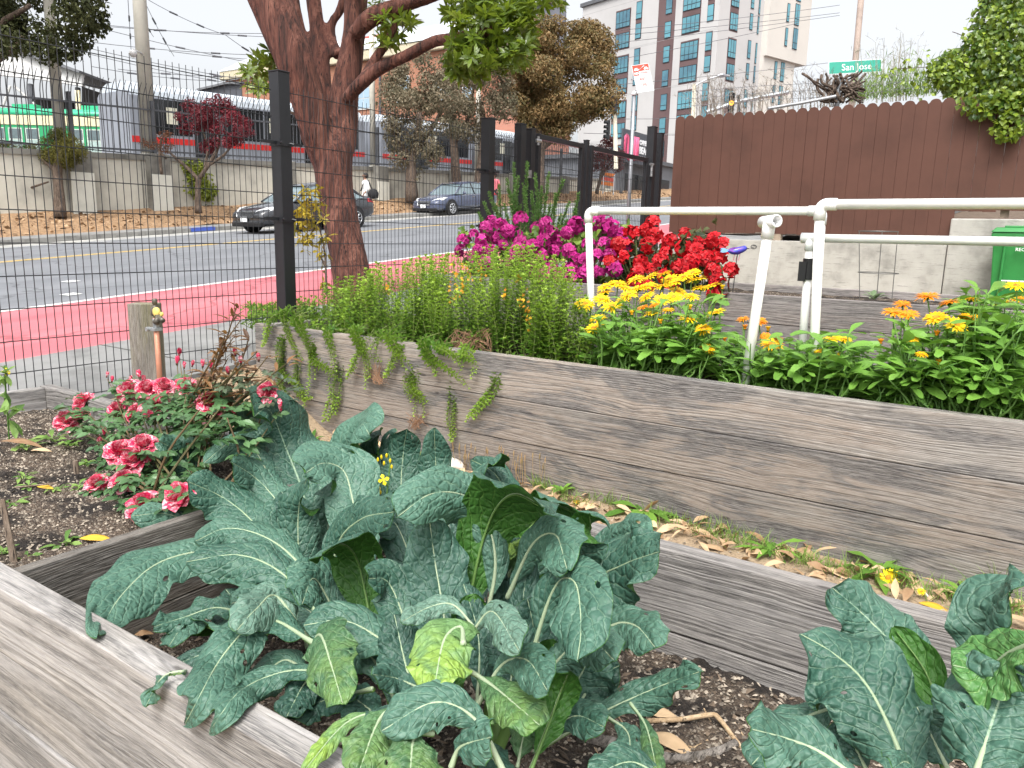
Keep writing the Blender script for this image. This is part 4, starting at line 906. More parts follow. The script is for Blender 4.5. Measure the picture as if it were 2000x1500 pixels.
# ================================================================ PEOPLE ON THE FAR PAVEMENT
SKIN = mat('skin', (.26, .14, .09), .6, .06, 9); HAIRB = mat('black_hair', (.012, .010, .010), .6)
def skinmesh(name, V, Ed, Rd, m, parent, sub=2, root=0):
    me = bpy.data.meshes.new(name); off = np.array(parent.location) if parent is not None else 0
    me.from_pydata([tuple(np.array(v)) for v in V], Ed, []); me.materials.append(m); o = bpy.data.objects.new(name, me); sc.collection.objects.link(o); o.parent = parent
    o.modifiers.new('skin', 'SKIN'); L_ = me.skin_vertices[0] if me.skin_vertices else None
    if L_ is None: return o
    for i, r in enumerate(Rd): L_.data[i].radius = (r, r) if np.isscalar(r) else r; L_.data[i].use_root = (i == root)
    if sub: s = o.modifiers.new('sub', 'SUBSURF'); s.levels = 1; s.render_levels = sub
    for p in me.polygons: p.use_smooth = True
    return o
def person(lab, loc, rz, top, legs, hair, cap=None, bag=False, long_top=False):
    t = thing('person', lab, 'person', loc, None, rz)   # faces local -Y
    V = [(0, 0, .95), (0, 0, 1.12), (0, .01, 1.36), (0, .0, 1.47), (0, -.01, 1.55), (0, -.015, 1.64), (0, -.005, 1.71)]; E_ = [(0, 1), (1, 2), (2, 3), (3, 4), (4, 5), (5, 6)]
    Rr = [(.14, .10), (.125, .095), (.15, .10), (.06, .06), (.055, .055), (.078, .092), (.06, .07)]
    def add(chain, rad, frm):
        i = frm
        for p_, r in zip(chain, rad): V.append(p_); Rr.append(r); E_.append((i, len(V)-1)); i = len(V)-1
        return i
    for s, st in ((-1, .16), (1, -.18)):
        add([(s*.10, 0, .88), (s*.10, st*.45, .50), (s*.10, st+.06, .09), (s*.105, st-.11, .04)], [.085, .058, .04, .035], 0)
        h = add([(s*.19, .0, 1.38), (s*.25, .05, 1.12), (s*.25, -.06-.1*s, .90), (s*.25, -.09-.1*s, .83)], [.055, .043, .03, .028], 2)
        hx_, hy_, hz_ = V[h]
        for q in range(4): add([(hx_, hy_-.024+.016*q, hz_-.05), (hx_-s*.008, hy_-.022+.015*q, hz_-(.075, .085, .08, .068)[q])], [.009, .007], h)
        add([(hx_-s*.01, hy_-.035, hz_-.02), (hx_-s*.015, hy_-.042, hz_-.05)], [.009, .007], h)
    skinmesh('body', V, E_, Rr, SKIN, t)
    mb = MB(); n = 14; a = np.arange(n)*2*math.pi/n
    rings = [(1.47, .075, .07), (1.42, .19, .105), (1.3, .195, .12), (1.1, .165, .115), (.95, .18, .13)] + ([(.72, .205, .16), (.56, .215, .18)] if long_top else [(.88, .18, .13)])
    P = [np.stack([rx*np.cos(a), ry*np.sin(a), np.full(n, z)], 1) for z, rx, ry in rings]; mb.add(np.concatenate(P), [(i*n+j, (i+1)*n+j, (i+1)*n+(j+1) % n, i*n+(j+1) % n) for i in range(len(rings)-1) for j in range(n)])
    sm = mb.build('shirt', top, None, True); sm.parent = t
    for s in (-1, 1):
        mb = MB(); mb.tube([(s*.15, 0, 1.42), (s*.2, .0, 1.37), (s*.255, .05, 1.12), (s*.255, -.02-.05*s, 1.0)], [.06, .072, .058, .05], 10); o = mb.build('sleeve', top, None, True); o.parent = t
        st = .16 if s < 0 else -.18
        mb = MB(); mb.tube([(s*.095, 0, .97), (s*.10, 0, .86), (s*.10, st*.45, .50), (s*.10, st+.05, .10)], [.105, .105, .08, .062], 10); o = mb.build('trouser_leg', legs, None, True); o.parent = t
        mb = MB(); mb.tube([(s*.10, st+.10, .045), (s*.105, st-.02, .05), (s*.107, st-.14, .035)], [.04, .05, .038], 8); o = mb.build('shoe', BTRIM, None, True); o.parent = t
    mb = MB(); mb.lathe((0, .012, 1.645), [(.05, -.10), (.098, -.06), (.108, .02), (.09, .085), (.045, .118), (.01, .125)], 14); o = mb.build('hair', hair, None, True); o.parent = t; o.location = (0, .022, 0)
    mb = MB()
    for s in (-1, 1): mb.lathe((s*.03, -.098, 1.655), [(.002, -.01), (.010, 0), (.002, .01)], 8); 
    mb.tube([(-.022, -.098, 1.585), (.022, -.098, 1.585)], .006, 6); o = mb.build('face_features', HAIRB, None); o.parent = t
    mb = MB(); mb.tube([(0, -.09, 1.66), (0, -.122, 1.62), (0, -.10, 1.61)], [.012, .016, .008], 6)
    for s in (-1, 1): mb.lathe((s*.083, .0, 1.64), [(.01, -.03), (.02, 0), (.012, .03)], 8)
    o = mb.build('nose_and_ears', SKIN, None, True); o.parent = t
    if cap: mb = MB(); mb.lathe((0, .0, 1.68), [(.112, 0), (.112, .03), (.09, .08), (.03, .10)], 14); mb.tube([(0, -.06, 1.69), (0, -.17, 1.68)], [.07, .05], 8); o = mb.build('cap', cap, None, True); o.parent = t
    return t
WSH = mat('white_cloth', (.80, .80, .80), .8, .04, 6); PTR = mat('pale_trousers', (.55, .56, .58), .8, .08, 6); BLKC = mat('black_cloth', (.015, .015, .017), .85)
q = onx(714, 411, -23.5); g0 = street(q[1]) + .145
person('person in a long white shirt with a black shoulder bag walking on the far pavement', (q[0], q[1], g0), R(-25), WSH, WSH, HAIRB, long_top=True)
tb_ = thing('shoulder_bag', 'black shoulder bag carried by the person in white', 'bag', (q[0]+.3, q[1]+.06, g0+.75))
mb = MB(); mb.lathe((q[0]+.36, q[1]+.1, g0+.92), [(.05, -.2), (.2, -.17), (.23, 0), (.17, .14), (.08, .2)], 12); mb.build('pouch', BLKC, tb_, True)
mb = MB(); mb.tube([(q[0]+.3, q[1]+.1, g0+1.08), (q[0]+.2, q[1]-.02, g0+1.44), (q[0]+.0, q[1]-.11, g0+1.3), (q[0]-.14, q[1]-.12, g0+1.02)], .03, 6); mb.build('strap', BLKC, tb_, True)
q = onx(965, 404, -23.6); g0 = street(q[1]) + .145
person('person in a pink top and dark cap on the pavement beside the far fence post', (q[0], q[1], g0), R(10), mat('pink_cloth', (.62, .16, .19), .8, .08, 6), BLKC, HAIRB, cap=BLKC)

# ================================================================ SIGNS, SIGNALS, LAMP
GALP = mat('sign_pole_steel', (.33, .34, .36), .45, .1, 3, metal=.6); SWH = mat('sign_white', (.78, .79, .80), .5, .03, 5); SRED = mat('sign_red', (.68, .075, .045), .5, .05, 5)
XP = -6.42; pt = onx(1239, 186, XP); yp_ = pt[1]
ns = thing('no_stopping_sign', 'white and red NO STOPPING ANY TIME tow away sign on a steel pole', 'sign', (XP, yp_, street(yp_)))
mb = MB(); mb.tube([(XP, yp_, street(yp_)-.2), (XP, yp_, pt[2])], .033, 10); mb.build('pole', GALP, ns, True)
mb = MB(); mb.lathe((XP, yp_, pt[2]), [(.05, 0), (.05, .03), (.03, .06), (.01, .075)], 12); mb.build('pole_cap', SWH, ns, True)
Ds = depth(pt)
TL, TR, BL = dep(1248, 126, Ds-.1), dep(1281, 121, Ds-.0), dep(1245, 182, Ds-.1)
xa = (TR-TL); xa[2] *= 1; wS = np.linalg.norm(xa); xa = xa/wS; ya = (TL-BL); ya = ya - xa*(ya@xa); hS = np.linalg.norm(ya); ya /= hS; za = np.cross(xa, ya)
def sp(u, v, n=0.): return BL + xa*u*wS + ya*v*hS + za*n
def sq(mb, u0, v0, u1, v1, n0, n1): mb.obox(sp(u0, v0, n0), xa*(u1-u0)*wS, ya*(v1-v0)*hS, za*(n1-n0))
mb = MB(); sq(mb, 0, 0, 1, 1, -.004, 0); bevel(mb.build('plate', SWH, ns), .003)
mb = MB(); sq(mb, .025, .765, .975, .985, 0, .002); sq(mb, .025, .615, .34, .765, 0, .002); mb.build('red_band', SRED, ns)
M4 = lambda u, v: frame4(sp(u, v, .003), xa, ya)
text('NO', hS*.105, SWH, M4(.185, .69), ns, ext=.0012, bold=.004); text('STOPPING', hS*.082, SRED, M4(.655, .69), ns, ext=.0012, sx=.78)
text('ANY', hS*.15, SRED, M4(.47, .47), ns, ext=.0012, sx=.85); text('TIME', hS*.15, SRED, M4(.47, .26), ns, ext=.0012, sx=.85)
mb = MB()
for u0 in (.09, .66):
    sq(mb, u0, .80, u0+.27, .845, .002, .004); sq(mb, u0+.05, .845, u0+.2, .885, .002, .004)
    for du in (.06, .2): mb.obox(sp(u0+du-.03, .785, .002), xa*.06*wS, ya*.02*hS, za*.002)
mb.add([sp(.36, .82, .004), sp(.40, .82, .004), sp(.70, .95, .004), (sp(.72, .93, .004))], [(0, 1, 2, 3)]); mb.build('tow_pictogram', SWH, ns)
mb = MB(); sq(mb, .28, .055, .68, .075, 0, .0015); mb.build('small_print', GALP, ns)
mb = MB(); mb.obox(sp(-.05, .1, -.03), xa*.75*wS, ya*.02, za*.024); mb.obox(sp(-.15, .5, -.03), xa*.5*wS, ya*.02, za*.024); mb.build('bracket', GALP, ns)
# San Jose street name sign
Dj = 17.5; xa = None
BLj, BRj, TLj = dep(1618, 146, Dj), dep(1722, 140.5, Dj-.15), dep(1617.5, 123, Dj)
xj = _n(BRj-BLj); wj = np.linalg.norm(BRj-BLj); yj = TLj-BLj; yj = yj - xj*(yj@xj); hj = np.linalg.norm(yj)*1.08; yj = _n(yj); zj = np.cross(xj, yj)
pj = dep(1669, 140, Dj+.1); pj1 = dep(1687, -60, Dj+.1)
sj = thing('street_name_sign', 'green street name sign reading San Jose on a tall brown pole', 'sign', (pj[0], pj[1], 1.7))
mb = MB(); mb.obox(BLj, xj*wj, yj*hj, zj*.012); bevel(mb.build('plate', SWH, sj), .02)
mb = MB(); e_ = .012; mb.obox(BLj + xj*e_ + yj*e_ + zj*.012, xj*(wj-2*e_), yj*(hj-2*e_), zj*.002); bevel(mb.build('green_face', mat('sign_green', (.012, .27, .19), .45, .05, 5), sj), .015)
text('San Jose', hj*.72, SWH, frame4(BLj + xj*wj*.53 + yj*hj*.47 + zj*.015, xj, yj), sj, ext=.002, sx=.95)
mb = MB(); mb.tube([pj + (pj-pj1)*.9, pj, pj1], .07, 12); mb.build('pole', mat('pole_brown_grey', (.30, .235, .20), .7, .12, 3), sj, True)
# tram yard sign
XS = -26.; a_, b_, c_ = onx(1217, 250, XS), onx(1216, 300, XS), onx(1292, 272, XS)
ms = thing('yard_sign', 'dark yard sign with a pink squiggle logo reading CAMERON BEACH YARD', 'sign', (XS, (a_[1]+c_[1])/2, street(a_[1])))
y0, y1, z1 = a_[1], c_[1], a_[2]; zb_ = b_[2] - .55
mb = MB(); mb.box((XS-.12, y0, zb_), (XS, y1, z1)); bevel(mb.build('board', mat('sign_charcoal', (.075, .08, .095), .6, .06, 2), ms), .03)
for yy in (y0+.6, y1-.6):
    mb = MB(); mb.box((XS-.3, yy-.1, street(yy)), (XS-.13, yy+.1, z1-.2)); mb.build('post', SPK, ms)
PINKL = mat('logo_pink', (.75, .12, .24), .5); Hs = z1 - zb_; W_ = y1 - y0
yl0 = onx(1219.5, 275, XS)[1]; yl1 = onx(1246, 280, XS)[1]; wl = (yl1-yl0)/4.6
mb = MB(); zt_, zl_ = z1 - Hs*.17, zb_ + Hs*.12
def pipe2(P, r): mb.tube([(XS+.03, y, z) for y, z in P], r, 6)
rr = wl*.30
for off in (0., .42):
    r0 = off*wl
    pipe2([(yl0+r0*.6, zl_), (yl0+r0*.6, zt_-wl*.6)] + [(yl0+wl*.62-(wl*.62-r0*.6)*math.cos(a), zt_-wl*.62+(wl*.62-r0*.6)*math.sin(a)) for a in np.linspace(.2, 2.94, 7)] + [(yl0+wl*1.24-r0*.6, zl_+wl*.7)] + [(yl0+wl*1.86-(wl*.62+r0*.6)*math.cos(a), zl_+wl*.7-(wl*.62+r0*.6)*math.sin(a)) for a in np.linspace(.2, 2.94, 7)] + [(yl0+wl*2.48+r0*.6, zt_-wl*.6), (yl0+wl*2.48+r0*.6, zt_)], rr*.45)
pipe2([(yl0+wl*3.1, zt_), (yl0+wl*3.1, zl_+wl*.5), (yl0+wl*3.4, zl_), (yl0+wl*3.8, zl_+wl*.5), (yl0+wl*3.8, zt_)], rr*.6); pipe2([(yl0+wl*4.4, zl_), (yl0+wl*4.4, zt_)], rr*.7)
mb.build('logo', PINKL, ms, True)
yt = onx(1249, 280, XS)[1]
for s_, zc_, sz, sx_ in (('CAMERON', z1-Hs*.30, Hs*.20, 1.0), ('BEACH', z1-Hs*.55, Hs*.30, 1.0), ('Y A R D', z1-Hs*.80, Hs*.17, 1.35)):
    text(s_, sz, SWH, frame4((XS+.01, yt, zc_), (0, 1, 0), (0, 0, 1)), ms, ext=.01, align='LEFT', sx=sx_*.98, bold=.03)
# traffic signals
SIGB = mat('signal_black', (.016, .018, .02), .5); DARKL = mat('signal_dark_lens', (.02, .02, .02), .3); AMB = mat('amber_lamp', (.9, .42, .02), .4, emit=((1., .42, .02), 2.2))
def signal(lab, top, bot, D, fdir, lit=None, nl=3):
    a_, b_ = dep(*top, D), dep(*bot, D); hgt = a_[2]-b_[2]; t = thing('traffic_light', lab, 'traffic light', tuple(b_)); w_ = hgt/nl*.9; fd = _n(fdir); sd = np.cross(fd, (0, 0, 1))
    mb = MB(); mb.obox(b_ - sd*w_/2 - fd*w_*.3, sd*w_, fd*w_*.6, (0, 0, hgt)); bevel(mb.build('housing', SIGB, t), .02)
    for k in range(nl):
        c = b_ + np.array([0, 0, hgt*(k+.5)/nl]) + fd*w_*.31; mb = MB(); an = np.arange(14)*2*math.pi/14
        Vv = np.concatenate([c + fd*h + w_*.4*r*(np.cos(an)[:, None]*sd + np.sin(an)[:, None]*np.array([0, 0, 1.])) for r, h in ((1, 0), (.85, .03), (.4, .06))])
        mb.add(Vv, [(i*14+j, i*14+(j+1) % 14, (i+1)*14+(j+1) % 14, (i+1)*14+j) for i in range(2) for j in range(14)] + [tuple(28+j for j in range(14))]); mb.build('lamp', AMB if k == lit else DARKL, t)
        mb = MB(); an = np.linspace(-.5, math.pi+.5, 10); Vv = np.concatenate([c + fd*h + w_*.45*(np.cos(an)[:, None]*sd + np.sin(an)[:, None]*np.array([0, 0, 1.])) for h in (0, w_*.75)]); mb.add(Vv, [(j, j+1, 11+j, 10+j) for j in range(9)])
        o = mb.build('visor', SIGB, t); m_ = o.modifiers.new('th', 'SOLIDIFY'); m_.thickness = .015
    return t, b_, hgt
cdir = lambda x, y: -_n(ray(x, y)*np.array([1, 1, 0]))
t, b_, h_ = signal('black traffic light with an amber lamp glowing above the brown fence', (1429, 183), (1427, 222), 34, cdir(1428, 200), 1)
mb = MB(); mb.tube([dep(1443, 250, 34.4), dep(1443, 186, 34.4)], .07, 8); mb.build('back_plate_post', SIGB, t)
mb = MB(); mb.tube([dep(1380, 219, 34.6), dep(1446, 197, 34.6), dep(1540, 180, 34.6)], .09, 8); mb.build('mast_arm', mat('mast_grey', (.42, .46, .48), .4, metal=.5), t)
t, b_, h_ = signal('dark traffic light seen from the side before the apartment block', (1189, 236), (1187, 272), 44, -RT*.9 - FW*.3, None, 4)
q0, q1 = dep(1203, 330, 44.3), dep(1200, 178, 44.3); mb = MB(); mb.tube([q0, q1], .13, 8); mb.build('pole', CREAM if 0 else mat('pole_cream', (.62, .58, .46), .6), t)
mb = MB(); mb.obox(dep(1193, 226, 44.2), RT*.35, FW*.2, (0, 0, 1.1)); mb.build('control_box', SPK, t)
lp = thing('street_lamp', 'thin cream street lamp with a curved arm before the apartments', 'street lamp', tuple(dep(1352, 330, 58)*np.array([1, 1, 0]) + (0, 0, 4)))
mb = MB(); mb.tube([dep(1350, 330, 58), dep(1356, 165, 58)], [.2, .14], 8); mb.build('pole', mat('pole_cream', (.62, .58, .46)), lp)
mb = MB(); mb.tube([dep(1356, 168, 58), dep(1378, 156, 58), dep(1402, 149, 58)], .06, 6); mb.build('arm', GALP, lp)
mb = MB(); mb.tube([dep(1400, 149, 58), dep(1410, 147, 58), dep(1425, 148, 58)], [.1, .16, .06], 8); mb.build('lamp_head', GALP, lp)
# distant bits beyond the gate : road barrier, box, far low building
q = onx(1187, 352, -24.5); rb = thing('road_barrier', 'orange and white striped road barrier seen through the gate', 'barrier', (q[0], q[1], q[2]-.5))
for k in range(3):
    mb = MB(); mb.obox((q[0], q[1]-.9, q[2]-.35+.3*k), (.04, 0, 0), (0, 1.8, 0), (0, 0, .22)); mb.build('board', SRED if k % 2 else mat('barrier_orange', (.75, .2, .03), .6), rb)
for dy in (-.8, .75):
    mb = MB(); mb.obox((q[0]+.05, q[1]+dy, q[2]-.9), (.04, 0, 0), (0, .06, 0), (0, 0, 1.3)); mb.build('leg', SWH, rb)
q = onx(1255, 330, -27.); lbd = thing('low_building', 'low dark grey building beyond the gate under the yard sign', 'building', (-32, q[1]+8, street(q[1])))
a_ = onx(1205, 310, -27); z_ = onx(1240, 305, -27)[2]
mb = MB(); mb.box((-40, a_[1], 3), (-27, a_[1]+25, z_-.3)); mb.build('wall', mat('low_grey_wall', (.16, .17, .19), .7, .1, .5), lbd)
mb = MB(); mb.box((-40.3, a_[1]-.3, z_-.3), (-26.7, a_[1]+25.3, z_)); mb.build('roof', ROOFG, lbd)
mb = MB()
for k in range(4): mb.box((-26.99, a_[1]+1.5+k*5, z_-4.2), (-26.96, a_[1]+5+k*5, z_-1.4))
mb.build('window_band', DGLASS, lbd)
# ================================================================ LEAVES
def nrm(a): return a / (np.linalg.norm(a, axis=-1, keepdims=True) + 1e-9)
def leafset(mb, P, D, Nn, L, W, m=0, gid=None, nseg=2, fold=.22, droop=.25, peak=.5, wavy=0., tip=.06):
    P = np.asarray(P, float); n = len(P)
    if n == 0: return mb
    D = nrm(np.broadcast_to(D, (n, 3))); S = nrm(np.cross(D, np.broadcast_to(Nn, (n, 3)))); Nn = np.cross(S, D)
    L = np.broadcast_to(L, (n,))[:, None]; W = np.broadcast_to(W, (n,))[:, None]
    gid = rng.uniform(0, 1, n) if gid is None else np.broadcast_to(gid, (n,))
    if nseg == 1:                                           # a single folded diamond
        C = P + D*L*.45; f_ = Nn*W*fold*.5; Z = np.zeros(n)
        V = np.stack([P, C + S*W*.5 + f_, P + D*L - Nn*L*droop*.6, C - S*W*.5 + f_], 1).reshape(-1, 3)
        G = np.stack([np.stack([Z, Z, gid], 1), np.stack([Z+1, Z+.5, gid], 1), np.stack([Z, Z+1, gid], 1), np.stack([Z-1, Z+.5, gid], 1)], 1).reshape(-1, 3)
        return mb.add(V, (np.arange(n)[:, None, None]*4 + np.array([(0, 1, 2), (0, 2, 3)])[None]).reshape(-1, 3), m, G)
    rows = []; G = []
    for j in range(nseg+1):
        t = j/nseg; e = math.log(.5)/math.log(peak); w_ = max(math.sin(math.pi*min(t**e, 1.)), .0)**.8; w_ = max(w_, .06 if j < nseg else tip)
        C = P + D*L*t*(1 - .12*droop*t) - Nn*L*droop*t*t
        wv = (rng.normal(0, wavy, (n, 1)) if wavy else 0)
        a = C - S*W*w_*.5 + Nn*W*w_*(fold+wv)*.5; b_ = C; c = C + S*W*w_*.5 + Nn*W*w_*(fold-wv)*.5
        rows += [a, b_, c]; G += [np.stack([np.full(n, -w_), np.full(n, t), gid], 1), np.stack([np.zeros(n), np.full(n, t), gid], 1), np.stack([np.full(n, w_), np.full(n, t), gid], 1)]
    k = 3*(nseg+1); V = np.stack(rows, 1).reshape(-1, 3); G = np.stack(G, 1).reshape(-1, 3)
    f = []
    for j in range(nseg): f += [(3*j, 3*j+1, 3*j+4, 3*j+3), (3*j+1, 3*j+2, 3*j+5, 3*j+4)]
    F = (np.arange(n)[:, None, None]*k + np.array(f)[None]).reshape(-1, 4)
    return mb.add(V, F, m, G)
def rdir(n, up=0., spread=1.):
    d = rng.normal(0, spread, (n, 3)); d[:, 2] += up; return nrm(d)
def ball(n, c, r, shell=.55):
    d = nrm(rng.normal(0, 1, (n, 3))); q = rng.uniform(shell**3, 1, n)**(1/3)
    return np.asarray(c) + d*np.asarray(r)*q[:, None], d
def crown(clumps, dens, L, W, nseg=1, fold=.3, seedoff=0.):
    """clumps : (centre, radius) ; leaves through each clump, facing outward and up"""
    mb = MB()
    for c, r in clumps:
        r = np.broadcast_to(np.asarray(r, float), (3,)); n = int(dens*np.prod(r)**(2/3)/(L*L)*7.)
        P, d = ball(n, c, r, .35)
        Nn = nrm(d + rng.normal(0, .55, (n, 3)) + (0, 0, .5)); D = nrm(np.cross(Nn, rng.normal(0, 1, (n, 3))) + (0, 0, -.25))
        gid = np.clip(rng.uniform(0, 1, n)*.65 + rng.uniform(0, .35), 0, 1)
        leafset(mb, P, D, Nn, L*rng.uniform(.7, 1.25, n), W*rng.uniform(.8, 1.2, n), 0, gid, nseg, fold)
    return mb
def subclumps(c, R_, n, r0, r1, flat=.8):
    c = np.asarray(c, float); R_ = np.broadcast_to(np.asarray(R_, float), (3,)); out = []
    for _ in range(n):
        d = nrm(rng.normal(0, 1, 3)); q = rng.uniform(.35, 1)**.6; r = rng.uniform(r0, r1); out.append((c + d*R_*q, (r, r, r*flat)))
    return out
def barkmat(name, c1, c2, c3, sc=(9, 9, 1.6), b_=1.):
    m, t, b, o = _nodes(name); v = objco(t)
    f = noise(t, mapv(t, v, sc), 1.6, 6, .65, .8); f2 = noise(t, mapv(t, v, (sc[0]*2.5, sc[1]*2.5, sc[2]*1.2)), 2, 4, .6)
    c = ramp(t, f, [(.34, c1), (.5, c2), (.66, c3)]); c = mix(t, ramp1(t, f2, .55, .68), c, tuple(q*.3 for q in c1))
    t.links.new(c, b.inputs['Base Color']); b.inputs['Roughness'].default_value = .9; bump(t, mth(t, 'ADD', f, f2), b_, .03, b); return m
RBARK = barkmat('red_bark', (.03, .011, .008), (.105, .036, .024), (.20, .085, .06), (9, 9, .9))
BBARK = barkmat('brown_bark', (.045, .03, .022), (.10, .07, .05), (.17, .125, .095))
def limb(mb, pts, n=14, sides=12, rough=.06):
    """pts : (point, radius)"""
    P = spline([p for p, r in pts], n); r = np.interp(np.linspace(0, 1, n), np.linspace(0, 1, len(pts)), [r for p, r in pts])
    o = mb.n; mb.tube(P, r, sides)
    V = mb.v[-1]; 
    for i in range(n): V[i*sides:(i+1)*sides] += (V[i*sides:(i+1)*sides] - P[i]) * rng.normal(0, rough, (sides, 1))
    return mb

# ---------------------------------------------------------------- red barked street tree close to the fence
DT = 8.3
def tp_(x, y, dd=0.): return dep(x, y, DT+dd)
bt = thing('street_tree', 'large street tree with shaggy red bark and forked trunk beside the fence post', 'tree', tp_(688, 560))
mb = MB()
limb(mb, [(tp_(700, 640), .26), (tp_(693, 580), .235), (tp_(684, 520), .20), (tp_(672, 460), .19), (tp_(660, 400), .19), (tp_(651, 340), .205), (tp_(652, 285), .20), (tp_(655, 255), .10)], 20, 18, .03)
limb(mb, [(tp_(645, 330), .15), (tp_(622, 270, -.1), .17), (tp_(603, 200, -.2), .185), (tp_(575, 120, -.3), .20), (tp_(548, 50, -.3), .22), (tp_(520, -20, -.3), .22), (tp_(470, -160, -.3), .18)], 18, 16, .035)
limb(mb, [(tp_(660, 330), .14), (tp_(668, 260, .1), .165), (tp_(672, 190, .1), .155), (tp_(682, 130, .1), .14), (tp_(692, 60, .1), .12), (tp_(696, -10, .1), .13), (tp_(710, -150, .1), .1)], 18, 16, .035)
limb(mb, [(tp_(648, 270, .15), .11), (tp_(634, 200, .2), .10), (tp_(628, 120, .25), .092), (tp_(617, 40, .3), .085), (tp_(606, -60, .3), .08)], 14, 12, .05)
limb(mb, [(tp_(633, 160, .3), .05), (tp_(615, 105, .3), .06), (tp_(590, 70, .35), .07), (tp_(575, 10, .4), .07), (tp_(570, -60, .5), .06)], 10, 10, .05)
limb(mb, [(tp_(662, 110, .2), .07), (tp_(648, 80, .3), .055), (tp_(648, 45, .3), .05), (tp_(662, 25, .3), .05), (tp_(672, 0, .3), .06), (tp_(690, -60, .3), .06)], 10, 10, .06)
limb(mb, [(tp_(676, 195, -.1), .07), (tp_(700, 168, -.2), .075), (tp_(740, 135, -.3), .07), (tp_(800, 106, -.4), .062), (tp_(850, 80, -.5), .062), (tp_(900, 74, -.6), .065), (tp_(960, 60, -.7), .05), (tp_(1010, 20, -.8), .03)], 18, 12, .05)
limb(mb, [(tp_(700, 170, -.2), .05), (tp_(720, 135, -.2), .055), (tp_(735, 112, -.2), .055), (tp_(760, 75, -.2), .05), (tp_(775, 40, -.2), .04)], 10, 10, .05)
limb(mb, [(tp_(690, 70, -.1), .08), (tp_(725, 35, -.2), .10), (tp_(790, 8, -.3), .085), (tp_(860, -15, -.4), .07), (tp_(940, -40, -.5), .05)], 12, 12, .05)
limb(mb, [(tp_(945, 75, -.7), .03), (tp_(938, 40, -.7), .035), (tp_(945, 0, -.7), .03), (tp_(950, -40, -.7), .03)], 8, 8, .05)
o = mb.build('trunk', RBARK, bt, True); rm = o.modifiers.new('merge', 'REMESH'); rm.mode = 'VOXEL'; rm.voxel_size = .028; rm.use_smooth_shade = True; sm = o.modifiers.new('smooth', 'SMOOTH'); sm.factor = .5; sm.iterations = 5
def whorls(mb, pts, n_each, L, W, up=.6, hang=0.):
    for c in pts:
        ax = nrm(rng.normal(0, .6, 3) + (0, 0, up)); n = n_each; a = np.arange(n)*2.4 + rng.uniform(0, 6)
        u = nrm(np.cross(ax, (1, .2, .1))); v = np.cross(ax, u)
        rad = np.cos(a)[:, None]*u + np.sin(a)[:, None]*v; D = nrm(rad + ax*rng.uniform(.1, .9, (n, 1)) + (0, 0, -hang))
        leafset(mb, np.asarray(c) + rng.normal(0, .012, (n, 3)), D, nrm(ax + rad*-.3), L*rng.uniform(.7, 1.15, n), W*rng.uniform(.8, 1.15, n), 0, np.clip(rng.uniform(0, .6, n) + rng.uniform(0, .4), 0, 1), 3, .18, .3, .58)
mb = MB(); pts = []
def region(n, x0, x1, y0, y1, d0, d1): return [tp_(rng.uniform(x0, x1), rng.uniform(y0, y1), rng.uniform(d0, d1)) for _ in range(n)]
pts += region(130, 878, 1038, 20, 130, -1.4, -.2) + region(40, 870, 960, -30, 50, -1.2, -.2) + region(46, 885, 1005, 95, 155, -1.2, -.5) + region(50, 950, 1040, -30, 45, -1.2, .2)
pts += region(14, 720, 775, 28, 100, -.5, .1) + region(12, 745, 812, 20, 70, -.4, .3) + region(10, 690, 770, -40, 12, -.4, .3)
pts += region(22, 1020, 1125, -50, 14, -1., -.2) + region(40, 820, 1150, -160, -45, -1.4, .6) + region(60, 380, 800, -330, -120, -1., 1.)
pts += region(16, 470, 538, 125, 178, -.2, .2) + region(5, 500, 540, 100, 130, -.2, .1)
whorls(mb, pts, 11, .135, .042)
mb.build('crown', leafmat('glossy_tree_leaf', (.008, .026, .006), (.14, .21, .018), .36, .32, (.42, .55, .05), .5, 3.), bt)
mb = MB()
limb(mb, [(tp_(545, 200, .05), .012), (tp_(530, 180), .012), (tp_(505, 155), .008)], 6, 6); limb(mb, [(tp_(600, 230, -.1), .02), (tp_(560, 215, .0), .015), (tp_(530, 180, .0), .01)], 6, 6)
mb.build('twig', BBARK, bt)
# sapling in front of the trunk
sgx = dep(624, 565, 7.4)
sg = thing('sapling', 'spindly sapling with yellowing leaves between the fence post and red trunk', 'sapling', sgx)
S7 = lambda x, y, d=0: dep(x, y, 7.4+d)
mb = MB()
for ch in ([(638, 575), (636, 520), (633, 480), (622, 440), (610, 400), (598, 370)], [(622, 440), (606, 450), (590, 440)], [(612, 405), (628, 395), (640, 385)], [(630, 470), (640, 455), (632, 430)], [(605, 395), (590, 400), (578, 412)], [(636, 520), (628, 505), (622, 495)]):
    mb.tube(spline([S7(*c) for c in ch], 8), np.linspace(.012, .005, 8), 6)
mb.build('stem', BBARK, sg)
mb = MB(); pts = [S7(rng.normal(cx_, sx_), rng.normal(cy_, sy_), rng.normal(0, .08)) for (cx_, cy_, sx_, sy_, n) in ((595, 385, 14, 14, 9), (585, 425, 12, 14, 9), (620, 405, 16, 16, 9), (612, 440, 14, 18, 10), (600, 465, 14, 16, 9), (626, 478, 8, 10, 5), (635, 530, 8, 16, 5), (590, 410, 6, 14, 4)) for _ in range(n)]
whorls(mb, pts, 5, .085, .03, .2, .5); mb.build('foliage', leafmat('yellowing_leaf', (.05, .075, .012), (.44, .33, .03), .35, .45, None, .4, 9.), sg)

